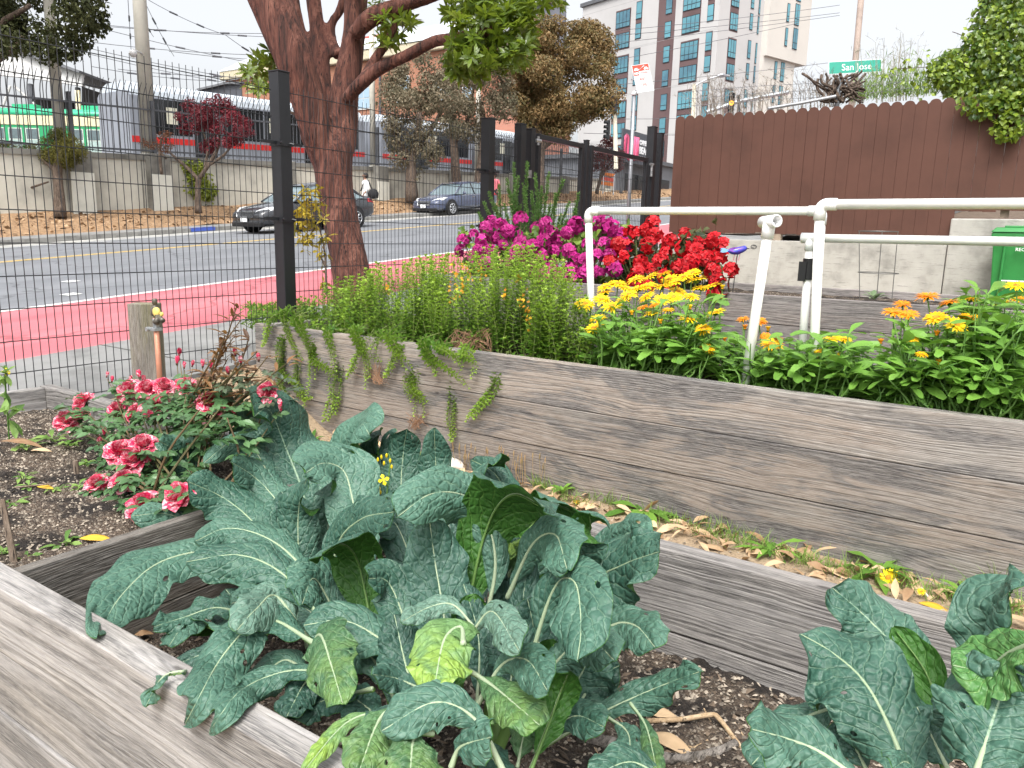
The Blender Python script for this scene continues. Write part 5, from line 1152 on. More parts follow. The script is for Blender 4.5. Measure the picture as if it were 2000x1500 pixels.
# ---------------------------------------------------------------- trees across the street
def far_tree(name, lab, base, D, trunks, clumps, dens, L, W, lm, bark=None, cat='tree', group=None):
    t = thing(name, lab, cat, base, group); mb = MB()
    for ch in trunks: limb(mb, [(dep(x, y, D + (q[3] if len(q) > 3 else 0)), r) for q in ch for (x, y, r) in [q[:3]]], 10, 10, .06)
    mb.build('trunk', bark or BBARK, t, True); crown(clumps, dens, L, W).build('crown', lm, t); return t
def cl(D, lst, flat=.85, dj=.6):
    out = []
    for (x, y, rpx) in lst: r = rpx/FPX*D; out.append((dep(x, y, D + rng.uniform(-dj, dj)*r*1.3), (r, r, r*flat)))
    return out
def scatter(D, x0, x1, y0, y1, n, r0, r1, ell=True, dj=1.):
    out = []
    cx_, cy_, a, b_ = (x0+x1)/2, (y0+y1)/2, (x1-x0)/2, (y1-y0)/2
    while len(out) < n:
        u, v = rng.uniform(-1, 1, 2)
        if ell and u*u + v*v > 1: continue
        dd = rng.uniform(-1, 1)*math.sqrt(max(0, 1-u*u-v*v))*a/FPX*D*.8
        r = rng.uniform(r0, r1)/FPX*D; out.append((dep(cx_+u*a, cy_+v*b_, D+dd*dj), (r, r, r*.8)))
    return out
DARKLEAF = leafmat('dark_tree_leaf', (.010, .018, .008), (.075, .082, .03), .15, .6, None, .15, 2.)
COPPER_L = leafmat('copper_tree_leaf', (.045, .070, .020), (.28, .175, .075), .2, .55, None, .3, .55)
GREYLEAF = leafmat('grey_green_leaf', (.038, .055, .028), (.25, .20, .13), .2, .55, None, .3, .8)
REDLEAF = leafmat('burgundy_leaf', (.030, .006, .008), (.21, .022, .035), .25, .5, None, .4, 1.)
OLIVE = leafmat('olive_conifer', (.022, .032, .006), (.15, .135, .022), .15, .6, None, .3, 2.)
RUST = leafmat('rusty_leaf', (.05, .02, .012), (.22, .09, .045), .2, .6, None, .3, 2.)
# dark tree, top left
D = 24.
far_tree('broadleaf_tree', 'dark bushy tree overhanging the top left corner by the shed', dep(-70, 420, D), D, [[(-70, 430, .22), (-60, 250, .2), (-30, 140, .16), (20, 98, .11), (45, 70, .07)], [(-40, 170, .12), (-10, 60, .1), (60, 10, .07)]],
         scatter(D, -160, 200, -150, 110, 26, 34, 55) + cl(D, [(150, 40, 50), (185, 45, 28), (120, 85, 42), (60, 60, 45), (95, 105, 28), (195, 20, 22), (140, 108, 14), (10, 40, 45), (55, 88, 22), (160, 88, 22)]), 4.2, .17, .10, DARKLEAF)
mb = MB(); [leafset(mb, ball(40, dep(185+rng.normal(0, 12), 30+rng.normal(0, 16), D-1.2), .35)[0], rdir(40), rdir(40, .5), .17, .1, 0, None, 1) for _ in range(5)]
# burgundy tree
D = 27.6
far_tree('red_leaf_tree', 'small burgundy leaved tree in front of the silver train', dep(388, 414, D), D,
         [[(388, 416, .12), (386, 380, .10), (388, 345, .10)], [(388, 350, .08), (405, 325, .07), (425, 290, .06), (430, 250, .04)], [(388, 352, .07), (368, 330, .06), (345, 310, .05), (325, 292, .03)], [(405, 325, .05), (440, 300, .04), (460, 270, .03)], [(400, 330, .05), (405, 290, .04), (395, 250, .03)]],
         scatter(D, 355, 490, 200, 290, 18, 12, 20) + cl(D, [(425, 192, 11), (440, 200, 13), (370, 205, 16), (410, 205, 17), (350, 228, 12), (480, 240, 15), (490, 258, 9), (460, 270, 14), (455, 225, 18), (400, 240, 20), (365, 245, 12), (420, 275, 14)]), 3.6, .10, .06, REDLEAF)
D = 26.4
far_tree('ornamental_bush', 'thin rusty leaved bush hanging over the white pier', dep(316, 330, D), D, [[(316, 340, .05), (312, 300, .05), (315, 270, .03)], [(325, 310, .04), (300, 285, .03), (275, 278, .02)]],
         cl(D, [(318, 268, 14), (328, 262, 10), (300, 282, 12), (282, 278, 10), (334, 285, 8), (322, 290, 11)]), 2.2, .08, .045, RUST, cat='bush')
D = 24.8
far_tree('clipped_conifer', 'round olive green conifer bush growing up against the wall at left', dep(110, 420, D), D, [[(118, 425, .2), (115, 370, .15), (112, 330, .14), (120, 290, .08)], [(112, 335, .08), (80, 310, .05)]],
         cl(D, [(120, 270, 26), (100, 285, 26), (140, 285, 24), (120, 300, 30), (150, 305, 18), (95, 305, 20), (160, 295, 12), (130, 318, 18), (110, 262, 16)]), 5.5, .07, .025, OLIVE, cat='bush')
far_tree('clipped_conifer', 'flat olive conifer branch at the left edge below the streetcar', dep(20, 420, D), D, [[(20, 425, .08), (22, 395, .06), (40, 375, .04), (95, 355, .025)], [(21, 400, .05), (5, 370, .03), (-10, 340, .03)], [(40, 375, .03), (55, 340, .03), (50, 300, .03)]],
         cl(D, [(20, 288, 16), (50, 290, 14), (0, 285, 18), (-25, 290, 20), (65, 288, 9)]), 5, .07, .025, OLIVE, cat='bush')
# ivy mat on the wall
D = 27.2; mb = MB()
for (x, y, r) in ((385, 330, 16), (392, 350, 18), (400, 365, 18), (385, 372, 16), (408, 380, 13), (375, 345, 12), (365, 325, 8), (415, 372, 7)):
    n = 130; P = np.array([onx(x+rng.normal(0, r*.5), y+rng.normal(0, r*.5), -27.12+rng.uniform(0, .12)) for _ in range(n)])
    leafset(mb, P, rdir(n, -.6), nrm(np.array((1, -.2, .4)) + rng.normal(0, .4, (n, 3))), .13, .11, 0, None, 1)
tag(mb.build('wall_ivy', leafmat('ivy_wall_leaf', (.05, .09, .012), (.26, .30, .03), .2, .5, None, .4, 2.)), 'yellow green ivy patch clinging to the wall behind the burgundy tree', 'ivy')
# grey green trees behind the big trunk
D = 36.5
far_tree('grey_green_tree', 'sparse greyish tree left of the copper tree, with fine dry twigs', dep(805, 392, D), D, [[(806, 395, .32), (803, 350, .26), (805, 310, .22), (815, 270, .18), (820, 220, .12)], [(805, 315, .16), (770, 260, .1), (755, 215, .06)], [(812, 290, .14), (850, 240, .1), (870, 190, .06)]],
         scatter(D, 742, 905, 110, 330, 60, 12, 26) + cl(D, [(780, 130, 24), (760, 180, 24), (840, 180, 26), (800, 190, 26), (840, 250, 26), (780, 270, 22), (850, 300, 20), (780, 160, 24), (830, 120, 24), (860, 150, 24), (800, 230, 22), (765, 220, 18), (870, 210, 20), (815, 330, 14), (812, 350, 10)]), 2.6, .16, .085, GREYLEAF)
D = 40.5
far_tree('grey_green_tree', 'taller greyish green tree just left of the copper tree', dep(905, 385, D), D, [[(893, 385, .28), (890, 330, .24), (885, 270, .2), (880, 210, .15)], [(930, 380, .2), (938, 320, .2), (945, 260, .2), (940, 200, .12)], [(886, 280, .14), (915, 230, .1), (925, 170, .06)]],
         scatter(D, 850, 1000, 70, 270, 60, 14, 28) + cl(D, [(880, 120, 28), (910, 90, 26), (950, 80, 28), (985, 85, 24), (900, 200, 24), (940, 270, 18), (870, 170, 26), (900, 160, 26), (940, 120, 28), (980, 110, 24), (920, 210, 26), (965, 190, 24), (985, 160, 22), (890, 250, 18), (945, 240, 20)]), 2.3, .17, .085, GREYLEAF)
D = 45.
far_tree('copper_tree', 'dense rounded tree tinged copper red before the apartment block', dep(1050, 375, D), D, [[(1048, 380, .5), (1050, 330, .42), (1052, 280, .4), (1060, 220, .3)], [(1020, 375, .3), (1030, 310, .3), (1040, 250, .25)], [(1052, 290, .25), (1085, 265, .2), (1110, 220, .15)], [(1052, 280, .2), (1010, 240, .15)]],
         scatter(D, 1000, 1205, 40, 262, 70, 22, 36) + cl(D, [(1060, 50, 26), (1090, 48, 24), (1120, 60, 24), (1150, 70, 22), (1175, 90, 24), (1190, 120, 18), (1195, 160, 12), (1160, 190, 26), (1135, 225, 24), (1100, 250, 22), (1030, 70, 26), (1020, 110, 30), (1040, 160, 34), (1100, 120, 34), (1150, 130, 30), (1090, 190, 30), (1020, 220, 22), (1065, 250, 18)]), 3.6, .19, .11, COPPER_L)
D = 50.
far_tree('red_leaf_tree', 'small dark red bush seen through the wire gate', dep(1185, 372, D), D, [[(1165, 378, .12), (1172, 350, .1), (1180, 320, .1), (1185, 290, .06)], [(1175, 345, .08), (1195, 315, .05)]],
         cl(D, [(1185, 285, 20), (1165, 300, 18), (1205, 302, 18), (1180, 315, 22), (1160, 325, 12), (1205, 325, 14), (1190, 275, 14)]), 3., .14, .09, leafmat('dull_red_leaf', (.03, .012, .012), (.15, .045, .045), .2, .6, None, .3, 1.))
# cypress behind the yard
D = 84.
far_tree('cypress_tree', 'ragged dark cypress seen through the spiked fence', dep(200, 250, D), D, [[(200, 255, .5), (202, 215, .3), (210, 195, .15)]], cl(D, [(196, 215, 14), (205, 205, 12), (214, 198, 9), (190, 205, 9), (222, 206, 8), (200, 226, 16), (185, 222, 12)]), 3., .5, .25, DARKLEAF)

# ---------------------------------------------------------------- ivy over the brown fence, weeds and wire behind it
iv = thing('ivy_mass', 'bright green ivy tumbling over the right end of the brown fence', 'ivy', (-.3, 12.2, 3.2))
IVY = leafmat('ivy_leaf', (.022, .075, .012), (.30, .40, .035), .3, .38, (.45, .55, .06), .5, 2.2)
mb = MB(); D = 12.6
lumps = [(1905, 175, 40), (1950, 245, 40), (1870, 165, 28), (1985, 300, 24), (1840, 155, 18), (1970, 60, 55), (1940, 40, 45), (1985, 140, 60), (1930, 120, 45), (1895, 130, 35), (1985, 200, 45), (1960, 170, 50), (1850, 125, 30), (1830, 140, 20), (1880, 155, 26), (1925, 165, 34), (1975, 235, 30), (1995, 260, 24), (1945, 205, 26), (2040, 100, 80), (2040, 220, 60), (2100, 60, 90), (1975, -20, 50), (2050, -40, 80), (1870, 110, 20), (1905, 80, 22), (1950, -10, 35)]
for (x, y, rp_) in lumps:
    r = rp_/FPX*D; n = int(300*(r/.3)**1.7); P, d = ball(n, dep(x, y, D + rng.uniform(-.1, .25)), (r, r*.8, r), .5)
    P[:, 1] = np.where((P[:, 2] < 3.46) & (P[:, 1] > 12.14), 12.14 - rng.uniform(0, .12, n), P[:, 1])
    leafset(mb, P, nrm(rng.normal(0, .6, (n, 3)) + (0, -.2, -.7)), nrm(d*.6 + rng.normal(0, .4, (n, 3)) + (.05, -.7, .5)), .095*rng.uniform(.6, 1.2, n), .085*rng.uniform(.7, 1.2, n), 0, np.clip(rng.normal(.28, .25, n), 0, 1), 2, .15, .2, .32)
for (x, y, r, n) in ((1925, 235, 12, 16), (1912, 248, 9, 12), (1918, 225, 10, 10), (1990, 275, 7, 8), (1995, 300, 4, 3), (1965, 240, 12, 14), (1745, 132, 4, 4), (1770, 128, 9, 8), (1800, 122, 10, 10), (1722, 140, 5, 4), (1790, 165, 16, 14), (1810, 178, 12, 12), (1880, 65, 8, 5)):
    P = np.array([dep(x+rng.normal(0, r), y+rng.normal(0, r), 12.55) for _ in range(n)]); leafset(mb, P, rdir(n, -.8, .6), nrm(np.array((0, -1, .4)) + rng.normal(0, .3, (n, 3))), .08, .07, 0, None, 2, .15, .2, .32)
mb.build('foliage', IVY, iv)
mb = MB()
for ch in (((1960, 210), (1925, 240), (1895, 265)), ((1985, 230), (1960, 260), (1930, 260)), ((1900, 120), (1820, 130), (1740, 135)), ((1930, 100), (1880, 70), (1860, 62)), ((1920, 205), (1890, 228), (1900, 222))):
    mb.tube(spline([dep(x, y, 12.55) for x, y in ch], 8), .006, 5)
mb.build('stem', BBARK, iv)
dv = thing('dead_vine', 'gnarled dead brown vine knotted round a post above the brown fence', 'dead vine', dep(1640, 205, 12.75))
mb = MB(); D = 12.75
for _ in range(26):
    x, y = rng.normal(1636, 11), 200; P = [(x, y)]
    for k in range(5): x += rng.normal(0, 8); y -= rng.uniform(4, 15); P.append((x, y))
    mb.tube(spline([dep(a, b_, D + rng.normal(0, .05)) for a, b_ in P], 9), rng.uniform(.01, .028), 6)
for _ in range(14):
    x, y = 1645, 170; P = [(x, y)]
    for k in range(4): x += rng.uniform(4, 14); y += rng.normal(2, 7); P.append((x, y))
    mb.tube(spline([dep(a, b_, D + rng.normal(0, .05)) for a, b_ in P], 8), rng.uniform(.008, .02), 6)
mb.build('woody_stems', BBARK, dv, True)
mb = MB(); mb.tube([dep(1634, 215, D), dep(1639, 152, D)], .04, 10); mb.build('post', mat('post_grey_steel', (.17, .18, .19), .5, .1, 5), dv, True)
rl = MB(); rl.tube([dep(1500, 212, 12.62), dep(1560, 202, 12.62), dep(1632, 188, 12.62)], .026, 8)
tag(rl.build('pipe_rail', mat('rail_grey', (.36, .37, .38), .5, metal=.4)), 'grey steel rail sloping just above the brown fence tops', 'rail')
# chain link and twisted wire with dry weeds
CLW = mat('chain_wire', (.22, .22, .23), .5, metal=.5)
mb = MB(); D = 12.9
for k in range(46):
    x0 = 1335 + k*9.5
    P = []
    for j in range(7): P.append(dep(x0 + (5 if j % 2 else -5) + rng.normal(0, 1.2), (232-(x0-1335)*.088) - j*9 + rng.normal(0, 1), D + .02*(j % 2)))
    mb.tube(P, .0035, 4, cap=False)
for yy in (168, 182, 196): mb.tube([dep(1335, yy+12, D), dep(1480, yy, D), dep(1640, yy-8, D), dep(1830, yy-30, D)], .0035, 4, cap=False)
tag(mb.build('chain_link_mesh', CLW), 'thin chain link and wire strands showing above the brown fence', 'wire mesh')
def weedy(name, lab, n, x0, x1, ytop0, ytop1, D, m, fl, cat='weeds'):
    mb = MB()
    for _ in range(n):
        x = rng.uniform(x0, x1); yb = 235 - (x-1335)*.09; yt = rng.uniform(ytop0, ytop1) - (x-1335)*.055; lean = rng.normal(0, 9); d_ = D + rng.uniform(0, 1.2)
        P = spline([dep(x, yb, d_), dep(x+lean*.3, (yb+yt)/2, d_), dep(x+lean, yt, d_)], 6); mb.tube(P, np.linspace(.007, .0025, 6), 4, cap=False, gid=rng.uniform())
        for k in range(rng.integers(2, 6)):
            i = rng.integers(2, 6); q = P[i]; e = q + np.array([rng.normal(0, .10), rng.normal(0, .08), rng.uniform(.03, .16)]); mb.tube([q, (q+e)/2 + (0, 0, .01), e], .0022, 3, cap=False, gid=rng.uniform())
            for _k in range(fl): mb.tube([e, e + rng.normal(0, .03, 3) + (0, 0, .02)], .0018, 3, cap=False, gid=rng.uniform())
    return tag(mb.build(name, m), lab, cat)
weedy('dry_weeds', 'dry brownish fennel stalks standing behind the left part of the brown fence', 90, 1345, 1630, 150, 205, 12.95, leafmat('dry_stalk', (.10, .08, .06), (.28, .24, .19), .1, .8), 5)
weedy('dry_weeds', 'tall thin fennel stalks beside the street name sign', 26, 1670, 1800, 85, 150, 13.1, leafmat('dry_stalk_pale', (.20, .19, .15), (.38, .36, .28), .1, .8), 5)
mb = MB()
for _ in range(1700):
    x = rng.uniform(1660, 1880); yb = 232 - (x-1335)*.09; c = dep(x, yb - abs(rng.normal(0, 28))*(.6+.4*(x > 1690)), 12.9 + rng.uniform(0, .8)); leafset(mb, [c], rdir(1, 1.2, .5), rdir(1), .16, .007, 0, None, 1)
tag(mb.build('fennel_greens', leafmat('fennel_green', (.06, .15, .03), (.30, .42, .10), .3, .6)), 'feathery green fennel growing behind the fence near the ivy', 'weeds')
# ================================================================ KALE
def kalemat(name, c_lo, c_hi, vein, rough=.5, yel=0., under=False):
    m, t, b, o = _nodes(name); g = attr(t); u, v, z = sep(t, g); ob = objco(t)
    au = mth(t, 'ABSOLUTE', u)
    wob = noise(t, ob, 26, 3)
    q = mth(t, 'SUBTRACT', mth(t, 'MULTIPLY', v, 11.), mth(t, 'MULTIPLY', au, 2.6)); q = mth(t, 'ADD', q, mth(t, 'MULTIPLY', wob, 1.1))
    sv = mth(t, 'ABSOLUTE', mth(t, 'SINE', mth(t, 'MULTIPLY', q, 3.1416)))
    vo = N(t, 'ShaderNodeTexVoronoi', feature='DISTANCE_TO_EDGE'); vo.inputs['Scale'].default_value = 44; t.links.new(ob, vo.inputs['Vector'])
    f = noise(t, ob, 9, 4, .6); c = mix(t, ramp1(t, mth(t, 'ADD', mth(t, 'MULTIPLY', f, .8), mth(t, 'MULTIPLY', z, .3)), .3, .8), c_lo, c_hi)
    if yel: c = mix(t, mth(t, 'MULTIPLY', mth(t, 'MULTIPLY', ramp1(t, v, .3, .8), ramp1(t, noise(t, ob, 24, 3), .35, .6)), yel), c, (.30, .44, .045))
    f2 = noise(t, ob, 150, 3); c = mix(t, mth(t, 'MULTIPLY', ramp1(t, f2, .5, .75), .25), c, tuple(min(1, q_*1.9) for q_ in c_hi))
    c = mix(t, mth(t, 'MULTIPLY', mth(t, 'SUBTRACT', 1., ramp1(t, vo.outputs['Distance'], .0, .07), clamp=True), .10), c, vein)
    side = mth(t, 'SUBTRACT', 1., ramp1(t, sv, .03, .16 if not under else .12), clamp=True); c = mix(t, mth(t, 'MULTIPLY', side, .45 if under else .26), c, vein)
    mid = mth(t, 'SUBTRACT', 1., ramp1(t, mth(t, 'ADD', au, mth(t, 'MULTIPLY', v, .04)), .03, .055), clamp=True); c = mix(t, mth(t, 'MULTIPLY', mid, .8), c, vein)
    t.links.new(c, b.inputs['Base Color']); b.inputs['Roughness'].default_value = rough; b.inputs['Specular IOR Level'].default_value = .45
    h = mth(t, 'ADD', mth(t, 'MULTIPLY', ramp1(t, vo.outputs['Distance'], 0, .3), .9), mth(t, 'MULTIPLY', ramp1(t, sv, 0, .5), .8)); h = mth(t, 'ADD', h, mth(t, 'MULTIPLY', noise(t, ob, 70, 3), .8))
    bump(t, h, .55, .006, b)
    tr = N(t, 'ShaderNodeBsdfTranslucent'); ms = N(t, 'ShaderNodeMixShader'); ms.inputs[0].default_value = .22 if under else .1
    t.links.new(mix(t, .6, c, (.12, .32, .02)), tr.inputs['Color']); t.links.new(b.outputs[0], ms.inputs[1]); t.links.new(tr.outputs[0], ms.inputs[2]); t.links.new(ms.outputs[0], o.inputs['Surface']); return m
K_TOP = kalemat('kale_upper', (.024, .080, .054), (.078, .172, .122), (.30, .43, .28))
K_UND = kalemat('kale_underside', (.030, .105, .014), (.060, .190, .028), (.20, .38, .09), .55, 0, True)
K_PALE = kalemat('kale_upper_pale', (.065, .135, .10), (.13, .235, .175), (.42, .5, .36))
K_YEL = kalemat('kale_upper_yellowing', (.035, .095, .045), (.08, .18, .07), (.36, .48, .25), .5, .22)
K_LIME = kalemat('kale_lime', (.085, .19, .075), (.15, .27, .09), (.07, .17, .08), .5, .6)
K_GRN = kalemat('collard_green', (.06, .17, .045), (.10, .25, .065), (.38, .52, .18), .45)
K_SHADED = kalemat('kale_upper_shaded', (.018, .056, .040), (.048, .118, .086), (.16, .27, .16))  # darkened upper-leaf copy: shade on overhung and inner leaves put into the colour
K_RIB = leafmat('kale_midrib', (.28, .37, .22), (.38, .46, .30), .1, .5); K_STEM = leafmat('kale_stem', (.09, .19, .04), (.17, .29, .08), .1, .5)
KM = dict(t=K_TOP, p=K_PALE, y=K_YEL, l=K_LIME, g=K_GRN, d=K_SHADED)
def ppx(x, y, Y): return ony(x, y, Y)
def overrail(P, top=.566, y0=.842):
    """leaves that meet the front plank lie over it instead of passing through"""
    S_ = P.shape; P = P.reshape(-1, 3).copy(); Yv, Z = P[:, 1], P[:, 2]
    k = (Yv > y0) & (Yv < .95) & (Z < top)
    if k.any():
        Q = P[k]; f = np.maximum((top - CAMH)/(Q[:, 2] - CAMH), y0/Q[:, 1]); P[k] = EYE + (Q - EYE)*np.minimum(f, 1)[:, None]
    return P.reshape(S_)
def kale_leaf(pts, hw, parent, kind='t', away=False, pet=.16, curl=.25, ruf=.10, blist=1., twist=0., shape=(.62, 1.0), tipw=.40, sub=1):
    """pts: measured places (px, py, world Y) from stalk to tip ; hw: half width in photo pixels"""
    P3 = np.array([ppx(*p) for p in pts]); n = 30; C = spline(P3, n)
    seg = np.r_[0, np.cumsum(np.linalg.norm(np.diff(C, axis=0), axis=1))]; L = seg[-1]; tt = np.linspace(0, L, n); C = overrail(np.stack([np.interp(tt, seg, C[:, i]) for i in range(3)], 1), .575)
    dm = depth(P3[len(P3)//2]); W = 1.2*hw/FPX*dm; v = np.linspace(0, 1, n)
    T = nrm(np.gradient(C, axis=0)); view = nrm(EYE - C[n//2]); hint = nrm(view*.9 + np.array((0, 0, .75)))
    if away: hint = nrm(np.array((-view[0]*.9, -view[1]*.9, .10)))
    N0 = hint - T[0]*(hint @ T[0]); N0 = nrm(N0); Ns = [N0]
    for i in range(1, n):                                   # carry the normal along the arching rib
        q = Ns[-1] - T[i]*(Ns[-1] @ T[i]); Ns.append(nrm(q))
    Ns = np.array(Ns)
    if not away:                                            # bring it back towards the light
        h2 = hint[None] - T*(T @ hint)[:, None]; Ns = nrm(Ns*.35 + nrm(h2)*.65)
    S = nrm(np.cross(T, Ns)); ang = twist*(v-.4); S, Ns = S*np.cos(ang)[:, None] + Ns*np.sin(ang)[:, None], Ns*np.cos(ang)[:, None] - S*np.sin(ang)[:, None]
    s = np.clip((v-pet)/(1-pet), 0, 1); pk = shape[0]; prof = np.where(s < pk, np.sin(np.pi/2*np.clip(s/pk, 0, 1))**.75, np.cos(np.pi/2*np.clip((s-pk)/(1-pk), 0, 1))**tipw)
    wv = W*np.maximum(prof, 0)*(1 + .06*np.sin(v*19 + rng.uniform(0, 6))); wv = np.maximum(wv, .003)
    m = 15; u = np.linspace(-1, 1, m); ph, ph2, sd = rng.uniform(0, 6, 3); fr = rng.uniform(5, 9)
    V = np.zeros((n, m, 3)); G = np.zeros((n, m, 3)); gid = rng.uniform()
    for j, uj in enumerate(u):
        au = abs(uj); p_ = ph if uj < 0 else ph2
        edge = au**2.2*ruf*W*1.8*np.sin(v*fr*2.2 + p_)*np.clip(prof, 0, 1) + au**4*ruf*W*1.2*np.sin(v*fr*5.1 + p_*2.)
        jag = 1 + (.07*np.sin(v*31 + p_*3) + .05*np.sin(v*53 + p_))*(au > .9)
        q = v*11 - au*2.6 + .25*np.sin(7*v+sd); bl = (np.abs(np.sin(np.pi*q))**.6*.6 + .35*np.sin(v*37+uj*11+sd)*np.sin(uj*17-v*23+ph) + .45*np.abs(np.sin(np.pi*(q*1.0+uj*5.3+gid))*np.sin(uj*9+q*4+sd)))*blist*.0135*np.sin(np.pi*np.clip(au*.93+.05, 0, 1))**.6*np.clip(prof*1.3, 0, 1)*min(1, W/.04)
        gr = (au < .08)*(-.002)
        V[:, j] = C + S*(uj*wv*jag*(1-.10*curl*au))[:, None] + Ns*(-curl*wv*au**1.7*.75 + edge + bl + gr + .12*wv*(1-au)*0)[:, None]
        G[:, j] = np.stack([np.full(n, uj), v, np.full(n, gid)], 1)
    F = [(i*m+j, i*m+j+1, (i+1)*m+j+1, (i+1)*m+j) for i in range(n-1) for j in range(m-1)]
    for _ in range(rng.integers(0, 4)):                     # a few holes eaten by insects
        i0, j0 = rng.integers(9, n-2), rng.choice([1, 2, 3, 11, 12])
        F = [f for f in F if not (f[0] in (i0*m+j0,))]
    V = overrail(V); mb = MB(); mb.add(V.reshape(-1, 3), F, 0, G.reshape(-1, 3))
    Vu = V - Ns[:, None, :]*.0016; mb.add(Vu.reshape(-1, 3), [f[::-1] for f in F], 1, G.reshape(-1, 3))
    rr = np.interp(v, [0, pet, .5, 1], [.0068, .0048, .0026, .0008])*min(1.25, max(.6, W/.045))
    mb.tube(C + Ns*.0012, rr, 7, 2, True, gid)
    nu = int(n*.97); mb.tube(C[:nu] - Ns[:nu]*.003, rr[:nu], 7, 3, True, gid)
    o = mb.build('leaf', [KM[kind], K_UND, K_RIB, K_STEM], parent, True)
    md = o.modifiers.new('sub', 'SUBSURF'); md.levels = 0; md.render_levels = sub
    return o
def kale_plant(lab, base, leaves, stalks):
    t = thing('kale_plant', lab, 'kale', base, 'kale plants in the front bed'); mb = MB()
    for top in stalks:
        tp = np.asarray(top); mid_ = (np.asarray(base)+tp)/2 + rng.normal(0, .015, 3); mb.tube(spline([base, mid_, tp], 8), np.linspace(.017, .010, 8), 10, 0, True, rng.uniform())
    mb.build('stalk', K_STEM, t, True)
    for lf in leaves: kale_leaf(lf[0], lf[1], t, *lf[2:3], **(lf[3] if len(lf) > 3 else {}))
    return t
A_ = dict(away=True)
bA = onz(640, 1260, .2); bB = onz(905, 1400, .2); bC = onz(1000, 1215, .2)
bA = np.array((-1.62, 1.50, .19)); bB = np.array((-1.0, 1.42, .19)); bC = np.array((-1.12, 1.86, .19))
